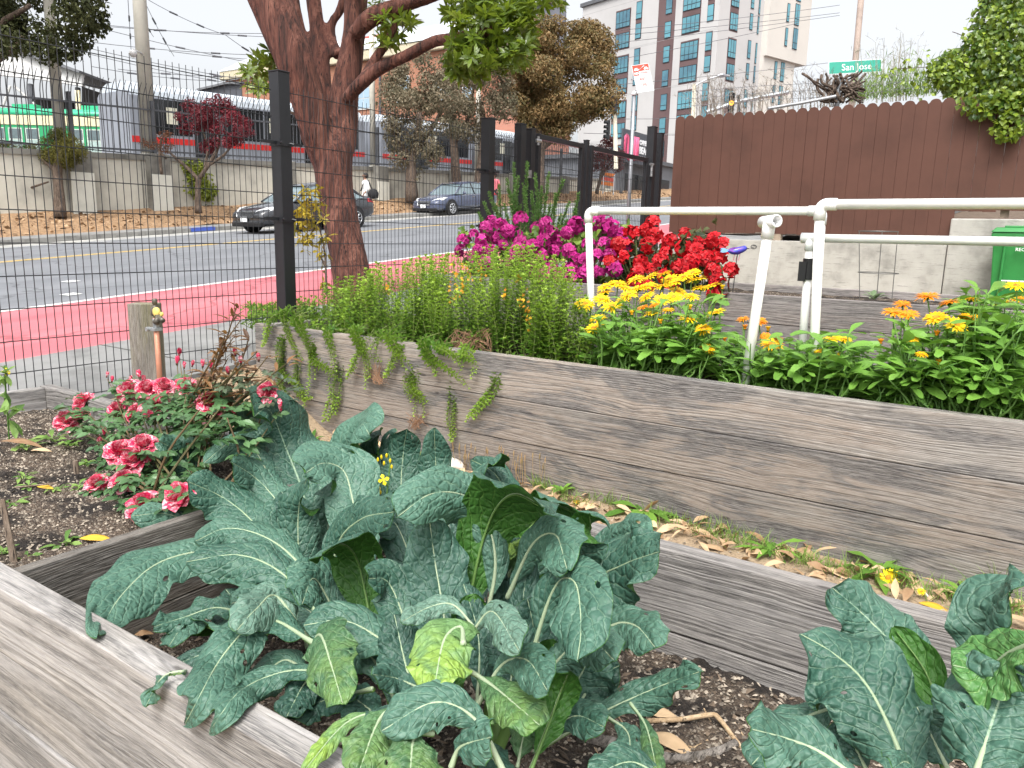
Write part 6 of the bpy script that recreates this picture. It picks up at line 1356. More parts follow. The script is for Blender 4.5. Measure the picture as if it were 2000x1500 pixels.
LA = [
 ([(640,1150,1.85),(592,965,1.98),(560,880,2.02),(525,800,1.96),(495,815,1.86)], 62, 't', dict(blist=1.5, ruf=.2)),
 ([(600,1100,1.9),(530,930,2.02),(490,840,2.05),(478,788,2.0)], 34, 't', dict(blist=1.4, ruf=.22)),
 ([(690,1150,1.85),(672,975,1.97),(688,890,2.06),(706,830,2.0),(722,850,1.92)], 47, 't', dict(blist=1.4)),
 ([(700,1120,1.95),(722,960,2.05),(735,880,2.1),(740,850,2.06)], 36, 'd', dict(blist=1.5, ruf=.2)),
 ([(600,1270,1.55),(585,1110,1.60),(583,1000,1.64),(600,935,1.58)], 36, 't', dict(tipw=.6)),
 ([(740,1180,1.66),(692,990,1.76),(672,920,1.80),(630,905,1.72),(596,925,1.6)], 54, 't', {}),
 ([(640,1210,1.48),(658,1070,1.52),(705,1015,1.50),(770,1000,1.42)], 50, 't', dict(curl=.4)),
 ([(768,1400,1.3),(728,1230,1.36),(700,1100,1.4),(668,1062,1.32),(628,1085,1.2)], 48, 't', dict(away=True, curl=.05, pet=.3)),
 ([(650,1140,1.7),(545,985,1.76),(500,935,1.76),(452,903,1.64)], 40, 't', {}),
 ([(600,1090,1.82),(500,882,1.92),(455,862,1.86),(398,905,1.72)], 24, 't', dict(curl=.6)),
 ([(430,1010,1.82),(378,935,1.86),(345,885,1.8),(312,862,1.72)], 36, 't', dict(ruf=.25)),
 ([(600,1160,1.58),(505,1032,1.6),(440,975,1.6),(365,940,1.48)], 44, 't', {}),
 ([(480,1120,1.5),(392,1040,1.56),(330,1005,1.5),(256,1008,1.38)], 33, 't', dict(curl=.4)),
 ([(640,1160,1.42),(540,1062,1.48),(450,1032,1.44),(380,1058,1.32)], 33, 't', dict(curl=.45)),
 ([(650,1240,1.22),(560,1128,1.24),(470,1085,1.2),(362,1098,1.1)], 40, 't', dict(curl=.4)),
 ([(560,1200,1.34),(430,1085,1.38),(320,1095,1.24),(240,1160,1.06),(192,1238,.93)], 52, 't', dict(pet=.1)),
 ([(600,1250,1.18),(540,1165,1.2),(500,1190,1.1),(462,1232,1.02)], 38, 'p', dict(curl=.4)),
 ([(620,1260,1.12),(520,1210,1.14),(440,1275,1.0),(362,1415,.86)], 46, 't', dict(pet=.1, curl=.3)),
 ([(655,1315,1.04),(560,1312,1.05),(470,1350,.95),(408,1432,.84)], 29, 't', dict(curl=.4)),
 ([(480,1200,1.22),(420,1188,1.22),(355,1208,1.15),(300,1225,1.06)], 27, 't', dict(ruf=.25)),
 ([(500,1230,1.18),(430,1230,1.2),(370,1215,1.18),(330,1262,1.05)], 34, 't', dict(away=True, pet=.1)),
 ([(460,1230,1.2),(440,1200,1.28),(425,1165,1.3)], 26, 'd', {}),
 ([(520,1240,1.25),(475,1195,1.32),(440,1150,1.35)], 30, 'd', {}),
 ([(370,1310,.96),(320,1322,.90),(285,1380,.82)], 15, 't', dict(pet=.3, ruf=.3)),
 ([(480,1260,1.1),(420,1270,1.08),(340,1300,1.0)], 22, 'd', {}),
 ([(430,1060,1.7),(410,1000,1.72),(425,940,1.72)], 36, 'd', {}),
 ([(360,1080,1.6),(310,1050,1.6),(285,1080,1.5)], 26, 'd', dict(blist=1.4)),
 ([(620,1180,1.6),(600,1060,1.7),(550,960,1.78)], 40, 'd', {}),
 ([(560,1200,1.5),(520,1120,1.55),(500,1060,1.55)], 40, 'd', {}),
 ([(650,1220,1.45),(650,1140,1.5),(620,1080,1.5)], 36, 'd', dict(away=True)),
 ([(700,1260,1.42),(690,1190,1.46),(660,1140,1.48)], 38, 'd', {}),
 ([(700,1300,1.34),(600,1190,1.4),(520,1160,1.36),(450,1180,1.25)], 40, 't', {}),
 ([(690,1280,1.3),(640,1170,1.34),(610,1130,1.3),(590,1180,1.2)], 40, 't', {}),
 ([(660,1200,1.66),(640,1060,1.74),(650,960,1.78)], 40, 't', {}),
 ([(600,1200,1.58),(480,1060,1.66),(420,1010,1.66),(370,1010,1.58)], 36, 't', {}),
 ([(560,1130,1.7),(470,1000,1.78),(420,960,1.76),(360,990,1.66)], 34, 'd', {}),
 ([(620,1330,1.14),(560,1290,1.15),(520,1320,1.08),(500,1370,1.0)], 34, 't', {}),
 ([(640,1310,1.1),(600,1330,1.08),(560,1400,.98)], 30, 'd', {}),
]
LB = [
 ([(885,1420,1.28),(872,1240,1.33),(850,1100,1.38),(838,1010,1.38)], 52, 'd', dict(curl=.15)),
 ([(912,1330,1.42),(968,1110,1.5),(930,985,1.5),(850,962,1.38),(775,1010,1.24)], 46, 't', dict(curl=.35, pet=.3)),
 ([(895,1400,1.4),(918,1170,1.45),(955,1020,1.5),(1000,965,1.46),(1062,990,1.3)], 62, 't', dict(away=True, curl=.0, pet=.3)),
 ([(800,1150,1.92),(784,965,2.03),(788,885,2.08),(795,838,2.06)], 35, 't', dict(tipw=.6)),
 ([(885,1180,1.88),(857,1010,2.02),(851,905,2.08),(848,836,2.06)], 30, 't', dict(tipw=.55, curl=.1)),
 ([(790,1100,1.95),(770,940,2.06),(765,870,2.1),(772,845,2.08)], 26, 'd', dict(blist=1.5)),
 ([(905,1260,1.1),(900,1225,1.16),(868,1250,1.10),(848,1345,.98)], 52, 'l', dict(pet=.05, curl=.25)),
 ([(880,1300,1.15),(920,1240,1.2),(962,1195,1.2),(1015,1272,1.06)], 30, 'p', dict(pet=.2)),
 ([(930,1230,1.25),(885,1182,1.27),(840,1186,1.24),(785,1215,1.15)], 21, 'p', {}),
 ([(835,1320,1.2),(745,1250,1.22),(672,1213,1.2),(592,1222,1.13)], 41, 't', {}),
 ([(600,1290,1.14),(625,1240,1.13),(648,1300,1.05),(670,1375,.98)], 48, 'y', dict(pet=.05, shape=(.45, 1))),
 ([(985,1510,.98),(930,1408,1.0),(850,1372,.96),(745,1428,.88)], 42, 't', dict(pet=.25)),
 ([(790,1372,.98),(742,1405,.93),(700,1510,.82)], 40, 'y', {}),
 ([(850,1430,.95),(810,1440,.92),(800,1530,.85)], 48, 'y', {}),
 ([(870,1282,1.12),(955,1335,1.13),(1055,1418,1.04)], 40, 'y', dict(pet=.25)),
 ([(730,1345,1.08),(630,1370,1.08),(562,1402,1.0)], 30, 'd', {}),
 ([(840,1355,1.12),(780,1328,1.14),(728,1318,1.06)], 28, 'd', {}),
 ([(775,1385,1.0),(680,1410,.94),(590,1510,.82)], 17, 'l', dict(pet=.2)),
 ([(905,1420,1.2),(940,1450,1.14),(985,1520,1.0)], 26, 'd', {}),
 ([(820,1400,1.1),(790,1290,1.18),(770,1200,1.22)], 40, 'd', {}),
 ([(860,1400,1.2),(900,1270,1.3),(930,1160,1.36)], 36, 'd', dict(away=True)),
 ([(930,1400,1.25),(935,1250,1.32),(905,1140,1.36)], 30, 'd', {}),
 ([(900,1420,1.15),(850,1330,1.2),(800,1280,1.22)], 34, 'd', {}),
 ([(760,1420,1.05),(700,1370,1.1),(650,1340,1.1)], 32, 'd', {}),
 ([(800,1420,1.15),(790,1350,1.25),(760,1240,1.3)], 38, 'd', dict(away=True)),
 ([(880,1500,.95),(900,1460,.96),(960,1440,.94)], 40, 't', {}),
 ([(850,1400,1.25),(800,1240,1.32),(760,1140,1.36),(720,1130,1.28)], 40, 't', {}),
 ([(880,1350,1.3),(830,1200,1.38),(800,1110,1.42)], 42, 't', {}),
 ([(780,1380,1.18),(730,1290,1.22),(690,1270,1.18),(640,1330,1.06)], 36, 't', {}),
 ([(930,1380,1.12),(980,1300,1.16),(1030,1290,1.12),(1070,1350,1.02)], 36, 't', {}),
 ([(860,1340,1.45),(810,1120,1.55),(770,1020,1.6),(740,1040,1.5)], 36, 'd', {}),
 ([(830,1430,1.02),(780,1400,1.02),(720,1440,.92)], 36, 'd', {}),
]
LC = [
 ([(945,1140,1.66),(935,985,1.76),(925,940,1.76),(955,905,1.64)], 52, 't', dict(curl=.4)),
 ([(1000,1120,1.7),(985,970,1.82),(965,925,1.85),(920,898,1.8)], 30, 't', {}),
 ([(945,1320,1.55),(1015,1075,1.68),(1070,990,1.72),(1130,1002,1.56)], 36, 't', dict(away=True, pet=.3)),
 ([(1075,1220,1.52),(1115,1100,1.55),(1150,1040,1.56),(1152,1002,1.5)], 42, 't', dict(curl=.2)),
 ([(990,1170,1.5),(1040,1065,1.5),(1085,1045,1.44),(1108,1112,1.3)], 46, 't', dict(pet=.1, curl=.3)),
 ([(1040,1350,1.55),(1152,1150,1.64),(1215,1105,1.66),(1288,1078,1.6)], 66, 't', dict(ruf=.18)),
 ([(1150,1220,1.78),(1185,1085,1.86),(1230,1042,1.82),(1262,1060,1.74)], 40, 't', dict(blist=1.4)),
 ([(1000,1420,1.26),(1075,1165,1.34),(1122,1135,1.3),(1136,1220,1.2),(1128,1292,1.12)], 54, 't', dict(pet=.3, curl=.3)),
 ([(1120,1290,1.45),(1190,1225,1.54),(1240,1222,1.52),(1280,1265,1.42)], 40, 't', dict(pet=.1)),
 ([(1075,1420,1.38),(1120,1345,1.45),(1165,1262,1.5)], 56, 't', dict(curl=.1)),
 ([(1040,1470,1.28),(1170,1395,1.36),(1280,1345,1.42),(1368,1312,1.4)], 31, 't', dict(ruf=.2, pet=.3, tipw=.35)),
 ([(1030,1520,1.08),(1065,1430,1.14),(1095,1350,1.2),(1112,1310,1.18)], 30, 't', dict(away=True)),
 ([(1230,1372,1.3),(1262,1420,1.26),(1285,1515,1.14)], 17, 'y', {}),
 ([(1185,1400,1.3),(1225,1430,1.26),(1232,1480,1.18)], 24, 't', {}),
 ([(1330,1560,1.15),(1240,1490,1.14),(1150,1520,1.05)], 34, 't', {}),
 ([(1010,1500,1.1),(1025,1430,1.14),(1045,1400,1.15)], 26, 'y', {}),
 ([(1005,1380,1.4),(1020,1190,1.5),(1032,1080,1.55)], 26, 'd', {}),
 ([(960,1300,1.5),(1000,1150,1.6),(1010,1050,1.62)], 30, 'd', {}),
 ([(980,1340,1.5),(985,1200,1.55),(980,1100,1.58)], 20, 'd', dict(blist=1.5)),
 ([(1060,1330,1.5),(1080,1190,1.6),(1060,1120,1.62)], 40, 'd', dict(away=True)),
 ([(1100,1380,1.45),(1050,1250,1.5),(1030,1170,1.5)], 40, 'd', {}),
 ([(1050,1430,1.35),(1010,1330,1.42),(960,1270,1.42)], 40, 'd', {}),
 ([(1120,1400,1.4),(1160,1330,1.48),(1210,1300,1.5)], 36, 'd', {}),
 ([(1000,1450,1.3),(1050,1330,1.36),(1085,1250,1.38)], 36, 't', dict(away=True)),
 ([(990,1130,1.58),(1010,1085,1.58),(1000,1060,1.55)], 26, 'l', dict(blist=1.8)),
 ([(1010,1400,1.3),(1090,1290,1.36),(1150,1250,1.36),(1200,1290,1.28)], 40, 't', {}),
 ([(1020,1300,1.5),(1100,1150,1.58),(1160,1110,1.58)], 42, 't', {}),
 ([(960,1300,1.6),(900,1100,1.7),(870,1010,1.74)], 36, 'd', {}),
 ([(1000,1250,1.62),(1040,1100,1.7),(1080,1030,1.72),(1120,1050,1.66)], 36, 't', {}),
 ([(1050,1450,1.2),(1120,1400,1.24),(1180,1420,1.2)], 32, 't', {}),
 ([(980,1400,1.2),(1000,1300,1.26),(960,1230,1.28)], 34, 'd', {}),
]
LD = [
 ([(1790,1570,1.32),(1745,1440,1.40),(1690,1335,1.45),(1625,1275,1.5),(1562,1238,1.5)], 88, 't', dict(pet=.08, ruf=.14, tipw=.75)),
 ([(1815,1430,1.6),(1765,1292,1.66),(1700,1215,1.7),(1625,1148,1.68)], 62, 't', dict(ruf=.2, blist=1.3)),
 ([(1842,1550,1.5),(1838,1425,1.5),(1812,1320,1.55),(1745,1225,1.6)], 34, 't', dict(away=True, curl=.5)),
 ([(1935,1440,1.4),(1930,1275,1.46),(1938,1200,1.46),(1975,1155,1.38)], 66, 't', dict(ruf=.2)),
 ([(2050,1250,1.26),(1975,1275,1.3),(1920,1310,1.32),(1860,1300,1.3)], 62, 'g', dict(curl=.15)),
 ([(1890,1560,1.16),(1925,1450,1.24),(1955,1360,1.3),(1975,1300,1.3)], 88, 't', dict(blist=1.6, ruf=.22)),
 ([(1690,1372,1.52),(1590,1395,1.48),(1520,1440,1.42),(1468,1495,1.34)], 44, 't', {}),
 ([(1720,1560,1.12),(1610,1475,1.14),(1540,1445,1.12),(1468,1425,1.06)], 55, 't', dict(ruf=.15)),
 ([(1800,1530,1.2),(1770,1490,1.2),(1745,1500,1.14)], 28, 't', dict(blist=1.6)),
 ([(1930,1400,1.5),(1890,1330,1.55),(1865,1300,1.52)], 26, 't', {}),
 ([(1900,1500,1.35),(1880,1400,1.4),(1850,1340,1.42)], 44, 'd', {}),
 ([(1960,1560,1.3),(1990,1420,1.35),(2030,1330,1.3)], 66, 'd', {}),
 ([(1700,1520,1.4),(1660,1440,1.45),(1640,1400,1.45)], 34, 'd', {}),
 ([(1860,1520,1.4),(1820,1440,1.45),(1790,1380,1.46)], 40, 'd', {}),
]
kale_plant('kale clump nearest the dark divider board, its leaves drooping over the front plank', bA, LA, [bA+(.02,.02,.22), bA+(-.12,.05,.28), bA+(.1,.2,.34)])
kale_plant('middle kale clump with a bright lime yellow leaf at its front', bB, LB, [bB+(.0,.0,.22), bB+(.05,.1,.34), bB+(-.1,.3,.34)])
kale_plant('right half of the big kale clump, reaching toward the open soil', bC, LC, [bC+(.02,-.2,.25), bC+(.1,-.1,.34), bC+(.05,-.35,.2)])
bD = np.array((-.08, 1.62, .19))
kale_plant('big leaved collard plant in the right foreground corner', bD, LD, [bD+(.02,-.1,.25), bD+(-.06,-.05,.3), bD+(.08,-.2,.25)])
# small yellow kale flower spray
fx = ppx(745, 950, 1.86); kf = thing('kale_flower', 'four petalled yellow kale blossom on a thin stalk among the leaves', 'flower', ppx(745, 1080, 1.84))
mb = MB(); mb.tube(spline([ppx(745,1080,1.84), ppx(756,960,1.88), ppx(762,900,1.9), ppx(758,885,1.9)], 8), .0025, 6); mb.tube([ppx(757,950,1.88), ppx(749,940,1.86)], .002, 5)
mb.build('stalk', K_STEM, kf)
YELP = leafmat('yellow_petal', (.80, .58, .01), (.92, .76, .03), .25, .5); c = ppx(749, 937, 1.86); mb = MB(); a = np.arange(4)*1.571+.3
vx = RC @ np.array([1, 0, 0.]); vy = RC @ np.array([0, -1, 0.]); vz = nrm(EYE-c)
leafset(mb, np.tile(c, (4, 1)), np.cos(a)[:, None]*vx + np.sin(a)[:, None]*vy, vz, .021, .015, 0, None, 3, .05, .1, .65); mb.build('petals', YELP, kf)
mb = MB()
for (x, y) in ((745, 893), (755, 890), (762, 900), (750, 905), (765, 912), (738, 898), (741, 955), (743, 962)): mb.lathe(ppx(x, y, 1.89), [(.001, -.008), (.004, -.002), (.004, .004), (.001, .009)], 6)
mb.build('buds', YELP, kf)

# ================================================================ STICKS AND LEAVES ON THE SOIL
TAN = barkmat('tan_stick', (.30, .20, .11), (.45, .32, .19), (.55, .42, .28), (20, 20, 20), .3); DRIFT = barkmat('driftwood', (.10, .085, .07), (.26, .23, .20), (.40, .36, .32), (30, 5, 30), .8)
def sz(x, y, dz=.0): p = onz(x, y, .2+dz); return p
mb = MB(); mb.tube(spline([sz(1262,1408,.02), sz(1330,1405,.03), sz(1388,1396,.05), sz(1405,1404,.05), sz(1440,1450,.03), sz(1470,1480,.02), sz(1530,1530,.01)], 20), np.linspace(.0075, .006, 20), 8)
tag(mb.build('bent_twig', TAN, None, True), 'long bent tan twig lying on the soil between the kale plants', 'twig')
mb = MB(); mb.tube(spline([sz(1130,1435,.03), sz(1220,1462,.025), sz(1310,1483,.025), sz(1385,1473,.03), sz(1440,1450,.035)], 18), np.linspace(.021, .010, 18), 9)
mb.v[-1] += rng.normal(0, .0012, mb.v[-1].shape); tag(mb.build('driftwood', DRIFT, None, True), 'thick grey weathered stick lying under the kale leaves', 'stick')
mb = MB()
for k in range(9):
    a_ = rng.uniform(0, 3); p = sz(rng.uniform(1150, 1480), rng.uniform(1400, 1495), .02); mb.tube([p, p + np.array((math.cos(a_), math.sin(a_), .05))*rng.uniform(.06, .16)], .0022, 5)
tag(mb.build('straw_litter', TAN, None, False, None, 'stuff'), 'thin straws and twiglets on the soil at the bottom', 'straw')
mb = MB(); p = sz(1440, 1478, .01); mb.obox(p, (.012, .006, .0), (.012, -.05, .012), (0, .003, .003)); tag(bevel(mb.build('plant_tag', mat('tag_white', (.7, .73, .76), .4)), .001), 'small white plastic plant tag by the bent twig', 'plant tag')
DRYL = leafmat('dry_leaf', (.20, .105, .05), (.60, .43, .26), .12, .65, (.5, .3, .12), .35, 30); DRYY = leafmat('dry_leaf_yellow', (.50, .26, .02), (.66, .40, .04), .15, .5, None, .4, 30)
def dryleaf(lab, p, ang, L, W, m, tilt=.15, cat='fallen leaf', grp=None):
    mb = MB(); d = np.array((math.cos(ang), math.sin(ang), tilt)); leafset(mb, [p], [d], [(rng.normal(0, .2), -.25, 1)], L, W, 0, None, 7, .28, .25, .5, .08)
    o = mb.build('fallen_leaf', m, None, True); o.modifiers.new('sub', 'SUBSURF').render_levels = 1; th = o.modifiers.new('th', 'SOLIDIFY'); th.thickness = .001
    return tag(o, lab, cat, grp)
dryleaf('pale tan leaf touching the bent twig, beside the longest kale leaf', sz(1255, 1392, .03), .55, .10, .042, DRYL)
dryleaf('crumpled tan leaf lying under the bent twig beside the grey stick', sz(1268, 1432, .03), -.1, .13, .05, DRYL)
dryleaf('orange brown leaf on the front plank edge of the kale soil', sz(262, 1240, .02), .9, .06, .03, DRYL)
dryleaf('yellow leaf on the seedling soil near the divider board', onz(155, 1052, .47), .6, .12, .035, DRYY)
dryleaf('small yellow leaf in the middle of the seedling soil', onz(72, 950, .47), .4, .075, .025, DRYY)
dryleaf('tan leaf on the seedling soil beside the left rail', onz(60, 880, .49), .8, .09, .035, DRYL)
dryleaf('long tan leaf at the far left corner of the seedling soil', onz(0, 862, .5), .5, .22, .05, DRYL)
for (x, y) in ((170, 1170), (178, 1150), (160, 1165), (186, 1165), (150, 1175)): pass
mb = MB(); n = 14; P = np.array([sz(rng.uniform(135, 200), rng.uniform(1145, 1195), rng.uniform(.0, .05)) for _ in range(n)]); leafset(mb, P, rdir(n, .3), rdir(n, .8), .07, .035, 0, rng.uniform(0, .25, n), 4, .5, .9)
stuff('leaf_litter', mb, leafmat('brown_curled_leaf', (.05, .03, .022), (.20, .13, .09), .05, .7), 'curled brown leaves heaped in the corner by the divider board', 'leaf litter', True)
# ---- path : leaf litter and weeds
mb = MB(); n = 330; X = rng.uniform(-4.2, .6, n); Yv = 3.86 - np.abs(rng.normal(0, .22, n)); Yv = np.clip(Yv, 2.9, 3.86)
P = np.stack([X, Yv, rng.uniform(.012, .05, n)], 1); dr = rdir(n, .12); dr[:, 2] *= .4; leafset(mb, P, dr, nrm(np.array((0, -.1, 1)) + rng.normal(0, .35, (n, 3))), .115*rng.uniform(.55, 1.25, n), .036*rng.uniform(.7, 1.3, n), 0, np.clip(rng.normal(.5, .25, n), 0, 1), 5, .35, .45, .5, .12)
stuff('leaf_litter', mb, DRYL, 'dry tan fallen leaves heaped along the foot of the middle bed', 'leaf litter', True)
for (x, y, a_, m, lab) in ((1795, 1172, .15, DRYY, 'broad golden leaf on the path, right of the fallen marigold'), (1115, 975, .2, DRYY, 'golden brown leaf on the path beside the broad green dock weed'), (1520, 1155, .0, DRYL, 'single tan leaf lying flat near the front rail of the path'), (1370, 1062, .5, DRYL, 'large curled tan leaf standing against weeds on the path'), (1610, 1105, -.1, DRYL, 'long tan leaf on the path below the middle bed boards'), (1640, 1130, -.6, DRYL, 'small tan leaf on grit just left of the fallen marigold'), (1850, 1155, .1, DRYL, 'long yellowish tan leaf under the right grass tuft')):
    p = onz(x, y, .03); p[2] = .018; dryleaf(lab, p, a_, .14, .045, m, .02)
WEED = leafmat('weed_leaf', (.045, .13, .018), (.18, .34, .05), .3, .5, None, .4, 6.); GRASS = leafmat('grass_blade', (.06, .14, .02), (.24, .36, .08), .3, .55, None, .35, 6.)
def weed(lab, p, n, L, W, up, m=None, fold=.25, nseg=4, jag=.12, cat='weed', name='weed'):
    if m is None: m = WEED; L *= 1.45; W *= 1.4
    mb = MB(); a = np.arange(n)*2.4 + rng.uniform(0, 6); e = rng.uniform(up*.5, up*1.5, n); D = np.stack([np.cos(a), np.sin(a), e], 1)
    leafset(mb, np.asarray(p) + rng.normal(0, .006, (n, 3)), D, (0, 0, 1), L*rng.uniform(.6, 1.15, n), W*rng.uniform(.8, 1.2, n), 0, None, nseg, fold, .5, .62, jag)
    return tag(mb.build(name, m, None, True), lab, cat)
weed('broad leaved dock weed on the path against the lowest board', onz(1255, 1000, .01), 9, .17, .045, .5)
weed('jagged dandelion rosette on the path below the knotty board', onz(1505, 1078, .01), 16, .11, .02, .6, jag=.5)
weed('leafy dandelion next to the fallen yellow marigold', onz(1715, 1120, .01), 13, .15, .035, .7, jag=.4)
weed('low weed in front of the right end of the path', onz(1880, 1160, .01), 18, .08, .02, .6, jag=.3)
weed('small weed with rounded leaves at the foot of the lowest board', onz(1100, 962, .02), 8, .09, .03, 1.2)
weed('small round leaved seedling weed on the path by the kale', onz(1015, 930, .01), 7, .06, .03, 1.)
weed('low green weed below the hanging herb runners', onz(610, 866, .01), 10, .10, .022, 1.3)
def grass(lab, spots, n, h, sp_):
    mb = MB()
    for (x, y) in spots:
        p = onz(x, y, 0.); Pp = p + np.stack([rng.normal(0, sp_, n), rng.normal(0, sp_*.6, n), np.zeros(n)], 1); Pp[:, 1] = np.minimum(Pp[:, 1], 3.87)
        leafset(mb, Pp, rdir(n, 1.6, .6), rdir(n), h*rng.uniform(.5, 1.3, n), .004, 0, None, 3, .1, .5, .35)
    return tag(mb.build('grass_tufts', GRASS, None, False, None, 'stuff'), lab, 'grass')
grass('thin green grass and sprigs along the path', [(1080, 945), (1120, 985), (1300, 1020), (1355, 1040), (1400, 1045), (1430, 1065), (1560, 1100), (1590, 1108), (1750, 1150), (1820, 1165), (1860, 1180), (1950, 1195), (700, 880), (870, 900), (1200, 985), (1640, 1120), (1980, 1200), (1470, 1070)], 60, .10, .07)
grass('tall grass tuft at the right end of the path', [(1945, 1135), (1950, 1140)], 22, .2, .02)
mb = MB()
for _ in range(36):
    x = rng.uniform(930, 1110); p = onz(x, 905 + (x-1000)*.24 + rng.uniform(0, 16), 0); p[1] = min(p[1], 3.86); h = rng.uniform(.08, .2); e = p + (rng.normal(0, .02), rng.normal(0, .01), h); mb.tube([p, e], .0014, 4, 0, True, rng.uniform(.4, 1)); mb.tube([e, e + (0, 0, .02), e + (.002, 0, .04)], [.0025, .004, .001], 5, 0, True, rng.uniform(.6, 1))
tag(mb.build('seed_grass', leafmat('seed_stalk', (.12, .16, .04), (.42, .28, .14), .2, .7), None, False, None, 'stuff'), 'thin seeding grass stalks on the path beside the kale', 'grass')
p = onz(885, 915, .0); mb = MB(); mb.lathe(p + (0, 0, .03), [(.01, -.04), (.06, -.03), (.075, 0), (.05, .03), (.01, .04)], 14); mb.v[-1] *= 1; mb.v[-1][:] = p + (mb.v[-1]-p)*np.array((1.3, .8, 1)) + rng.normal(0, .004, mb.v[-1].shape)
tag(mb.build('pale_stone', mat('stone_pale', (.55, .50, .44), .8, .15, 20), None, True), 'pale rounded stone on the path behind the kale', 'stone')
# ================================================================ HERBS IN THE MIDDLE BED
HERB = leafmat('herb_leaf', (.035, .12, .012), (.33, .48, .06), .35, .5, (.35, .55, .06), .35, 4.); HSTEM = leafmat('herb_stem', (.06, .10, .02), (.18, .22, .06), .1, .7)
def shoot(mb, P, L, W, gl, gh, step=.02, smb=None):
    P = np.asarray(P); seg = np.r_[0, np.cumsum(np.linalg.norm(np.diff(P, axis=0), axis=1))]; n = max(3, int(seg[-1]/step)); tt = np.linspace(.15*seg[-1], seg[-1], n)
    C = np.stack([np.interp(tt, seg, P[:, i]) for i in range(3)], 1); T = nrm(np.gradient(C, axis=0)); a = rng.uniform(0, 6)
    u = nrm(np.cross(T, rng.normal(0, 1, 3))); v_ = np.cross(T, u); f = np.linspace(0, 1, n)
    ang = a + np.arange(n)*1.571
    for s in (0, math.pi):
        rad = np.cos(ang+s)[:, None]*u + np.sin(ang+s)[:, None]*v_
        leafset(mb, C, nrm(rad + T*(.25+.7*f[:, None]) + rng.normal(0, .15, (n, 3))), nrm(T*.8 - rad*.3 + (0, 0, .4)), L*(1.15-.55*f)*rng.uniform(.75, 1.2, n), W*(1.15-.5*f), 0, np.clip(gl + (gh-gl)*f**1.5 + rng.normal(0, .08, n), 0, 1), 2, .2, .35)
    k = 5; e = C[-1]; aa = np.arange(k)*2.4; rad = np.cos(aa)[:, None]*u[-1] + np.sin(aa)[:, None]*v_[-1]
    leafset(mb, np.tile(e, (k, 1)), nrm(rad*.6 + T[-1]), T[-1] - rad*.4, L*.55, W*.6, 0, np.clip(gh + .1, 0, 1), 2, .2, .2)
    (smb or mb).tube(P, np.linspace(.0028, .0013, len(P)), 4, 1 if smb is None else 0, False, rng.uniform())
def sil(x): return np.interp(x, [490, 520, 560, 600, 650, 700, 760, 830, 900, 960, 1020, 1080, 1120, 1150], [625, 600, 598, 592, 560, 545, 520, 512, 500, 488, 490, 505, 545, 600])
def herbs(lab, x0, x1, n, base_z=.72, hi=1., runners=(), spikes=(), nm='herb_shrub'):
    c = ony((x0+x1)/2, 640, 4.45); t = thing(nm, lab, 'herb', (c[0], 4.45, .71), 'green herbs along the middle bed'); mb, st = MB(), MB()
    for _ in range(n):
        x = rng.uniform(x0, x1); Yb = rng.uniform(4.02, 5.08); yt = sil(x) + abs(rng.normal(0, 42))*rng.uniform(0, 1.6) + (Yb < 4.3)*rng.uniform(20, 90) - 6
        yt = min(yt, 668); tp = ony(x, yt, Yb); b_ = np.array((tp[0] + rng.normal(0, .06), Yb + rng.normal(0, .05), base_z)); b_[1] = np.clip(b_[1], 3.97, 5.14)
        if tp[2] < base_z + .06: tp[2] = base_z + .06
        tp = tp + (0, 0, rng.normal(0, .015)); tp[0] += rng.normal(0, .05)
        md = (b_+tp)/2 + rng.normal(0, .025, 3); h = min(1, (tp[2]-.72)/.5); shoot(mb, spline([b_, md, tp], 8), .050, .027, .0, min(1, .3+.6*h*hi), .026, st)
    for ru in runners:
        P = [ony(x, y, 3.872 - d) for (x, y, d) in ru]; P0 = P[0] + (0, .12, .02); P0[2] = max(P0[2], .80)
        for _ in range(6):
            of = rng.normal(0, .022, 3)*(1, .25, .6); k = rng.uniform(.6, 1); Q = [P0 + rng.normal(0, .03, 3)] + [p + of + (0, -abs(rng.normal(0, .012)), 0) + rng.normal(0, .008, 3)*(1, .2, 1) for p in P]; Q = spline(Q, 12); shoot(mb, Q[:max(5, int(12*k))], .034, .017, .05, .62, .019, st)
    mb.build('foliage', HERB, t); st.build('stems', HSTEM, t)
    for (x, y, Y_, sz_) in spikes:
        c = ony(x, y, Y_); m2 = MB(); k = 16; P = c + rng.normal(0, 1, (k, 3))*(.012, .012, .03)*sz_
        for p_ in P[:10]:
            a = np.arange(5)*1.257 + rng.uniform(0, 6); ax = nrm(rng.normal(0, .7, 3) + (0, -.4, .6)); u = nrm(np.cross(ax, (1, .1, 0))); w_ = np.cross(ax, u)
            leafset(m2, np.tile(p_, (5, 1)), np.cos(a)[:, None]*u + np.sin(a)[:, None]*w_ + ax*.3, ax, .013, .007, 0, rng.uniform(), 2, .1, .2)
        m2.build('flower_spike', ORG, t)
    return t
ORG = leafmat('orange_petal', (.52, .16, .02), (.85, .48, .03), .25, .55, None, .3, 50)
r1 = [[(558, 612, .0), (566, 650, .02), (590, 700, .03), (603, 745, .02)], [(580, 622, .0), (602, 665, .03), (612, 720, .03), (600, 790, .02), (575, 800, .02)], [(640, 650, .0), (652, 690, .03), (655, 735, .02)], [(545, 680, .02), (550, 730, .03), (590, 760, .03), (588, 800, .02)], [(610, 700, .02), (640, 720, .03), (672, 742, .03)], [(660, 745, .01), (655, 785, .02), (640, 815, .02), (622, 822, .02)], [(545, 740, .02), (560, 780, .03), (570, 800, .03)], [(535, 620, .0), (520, 660, .03), (510, 690, .02)], [(575, 745, .02), (590, 775, .03), (612, 770, .03)]]
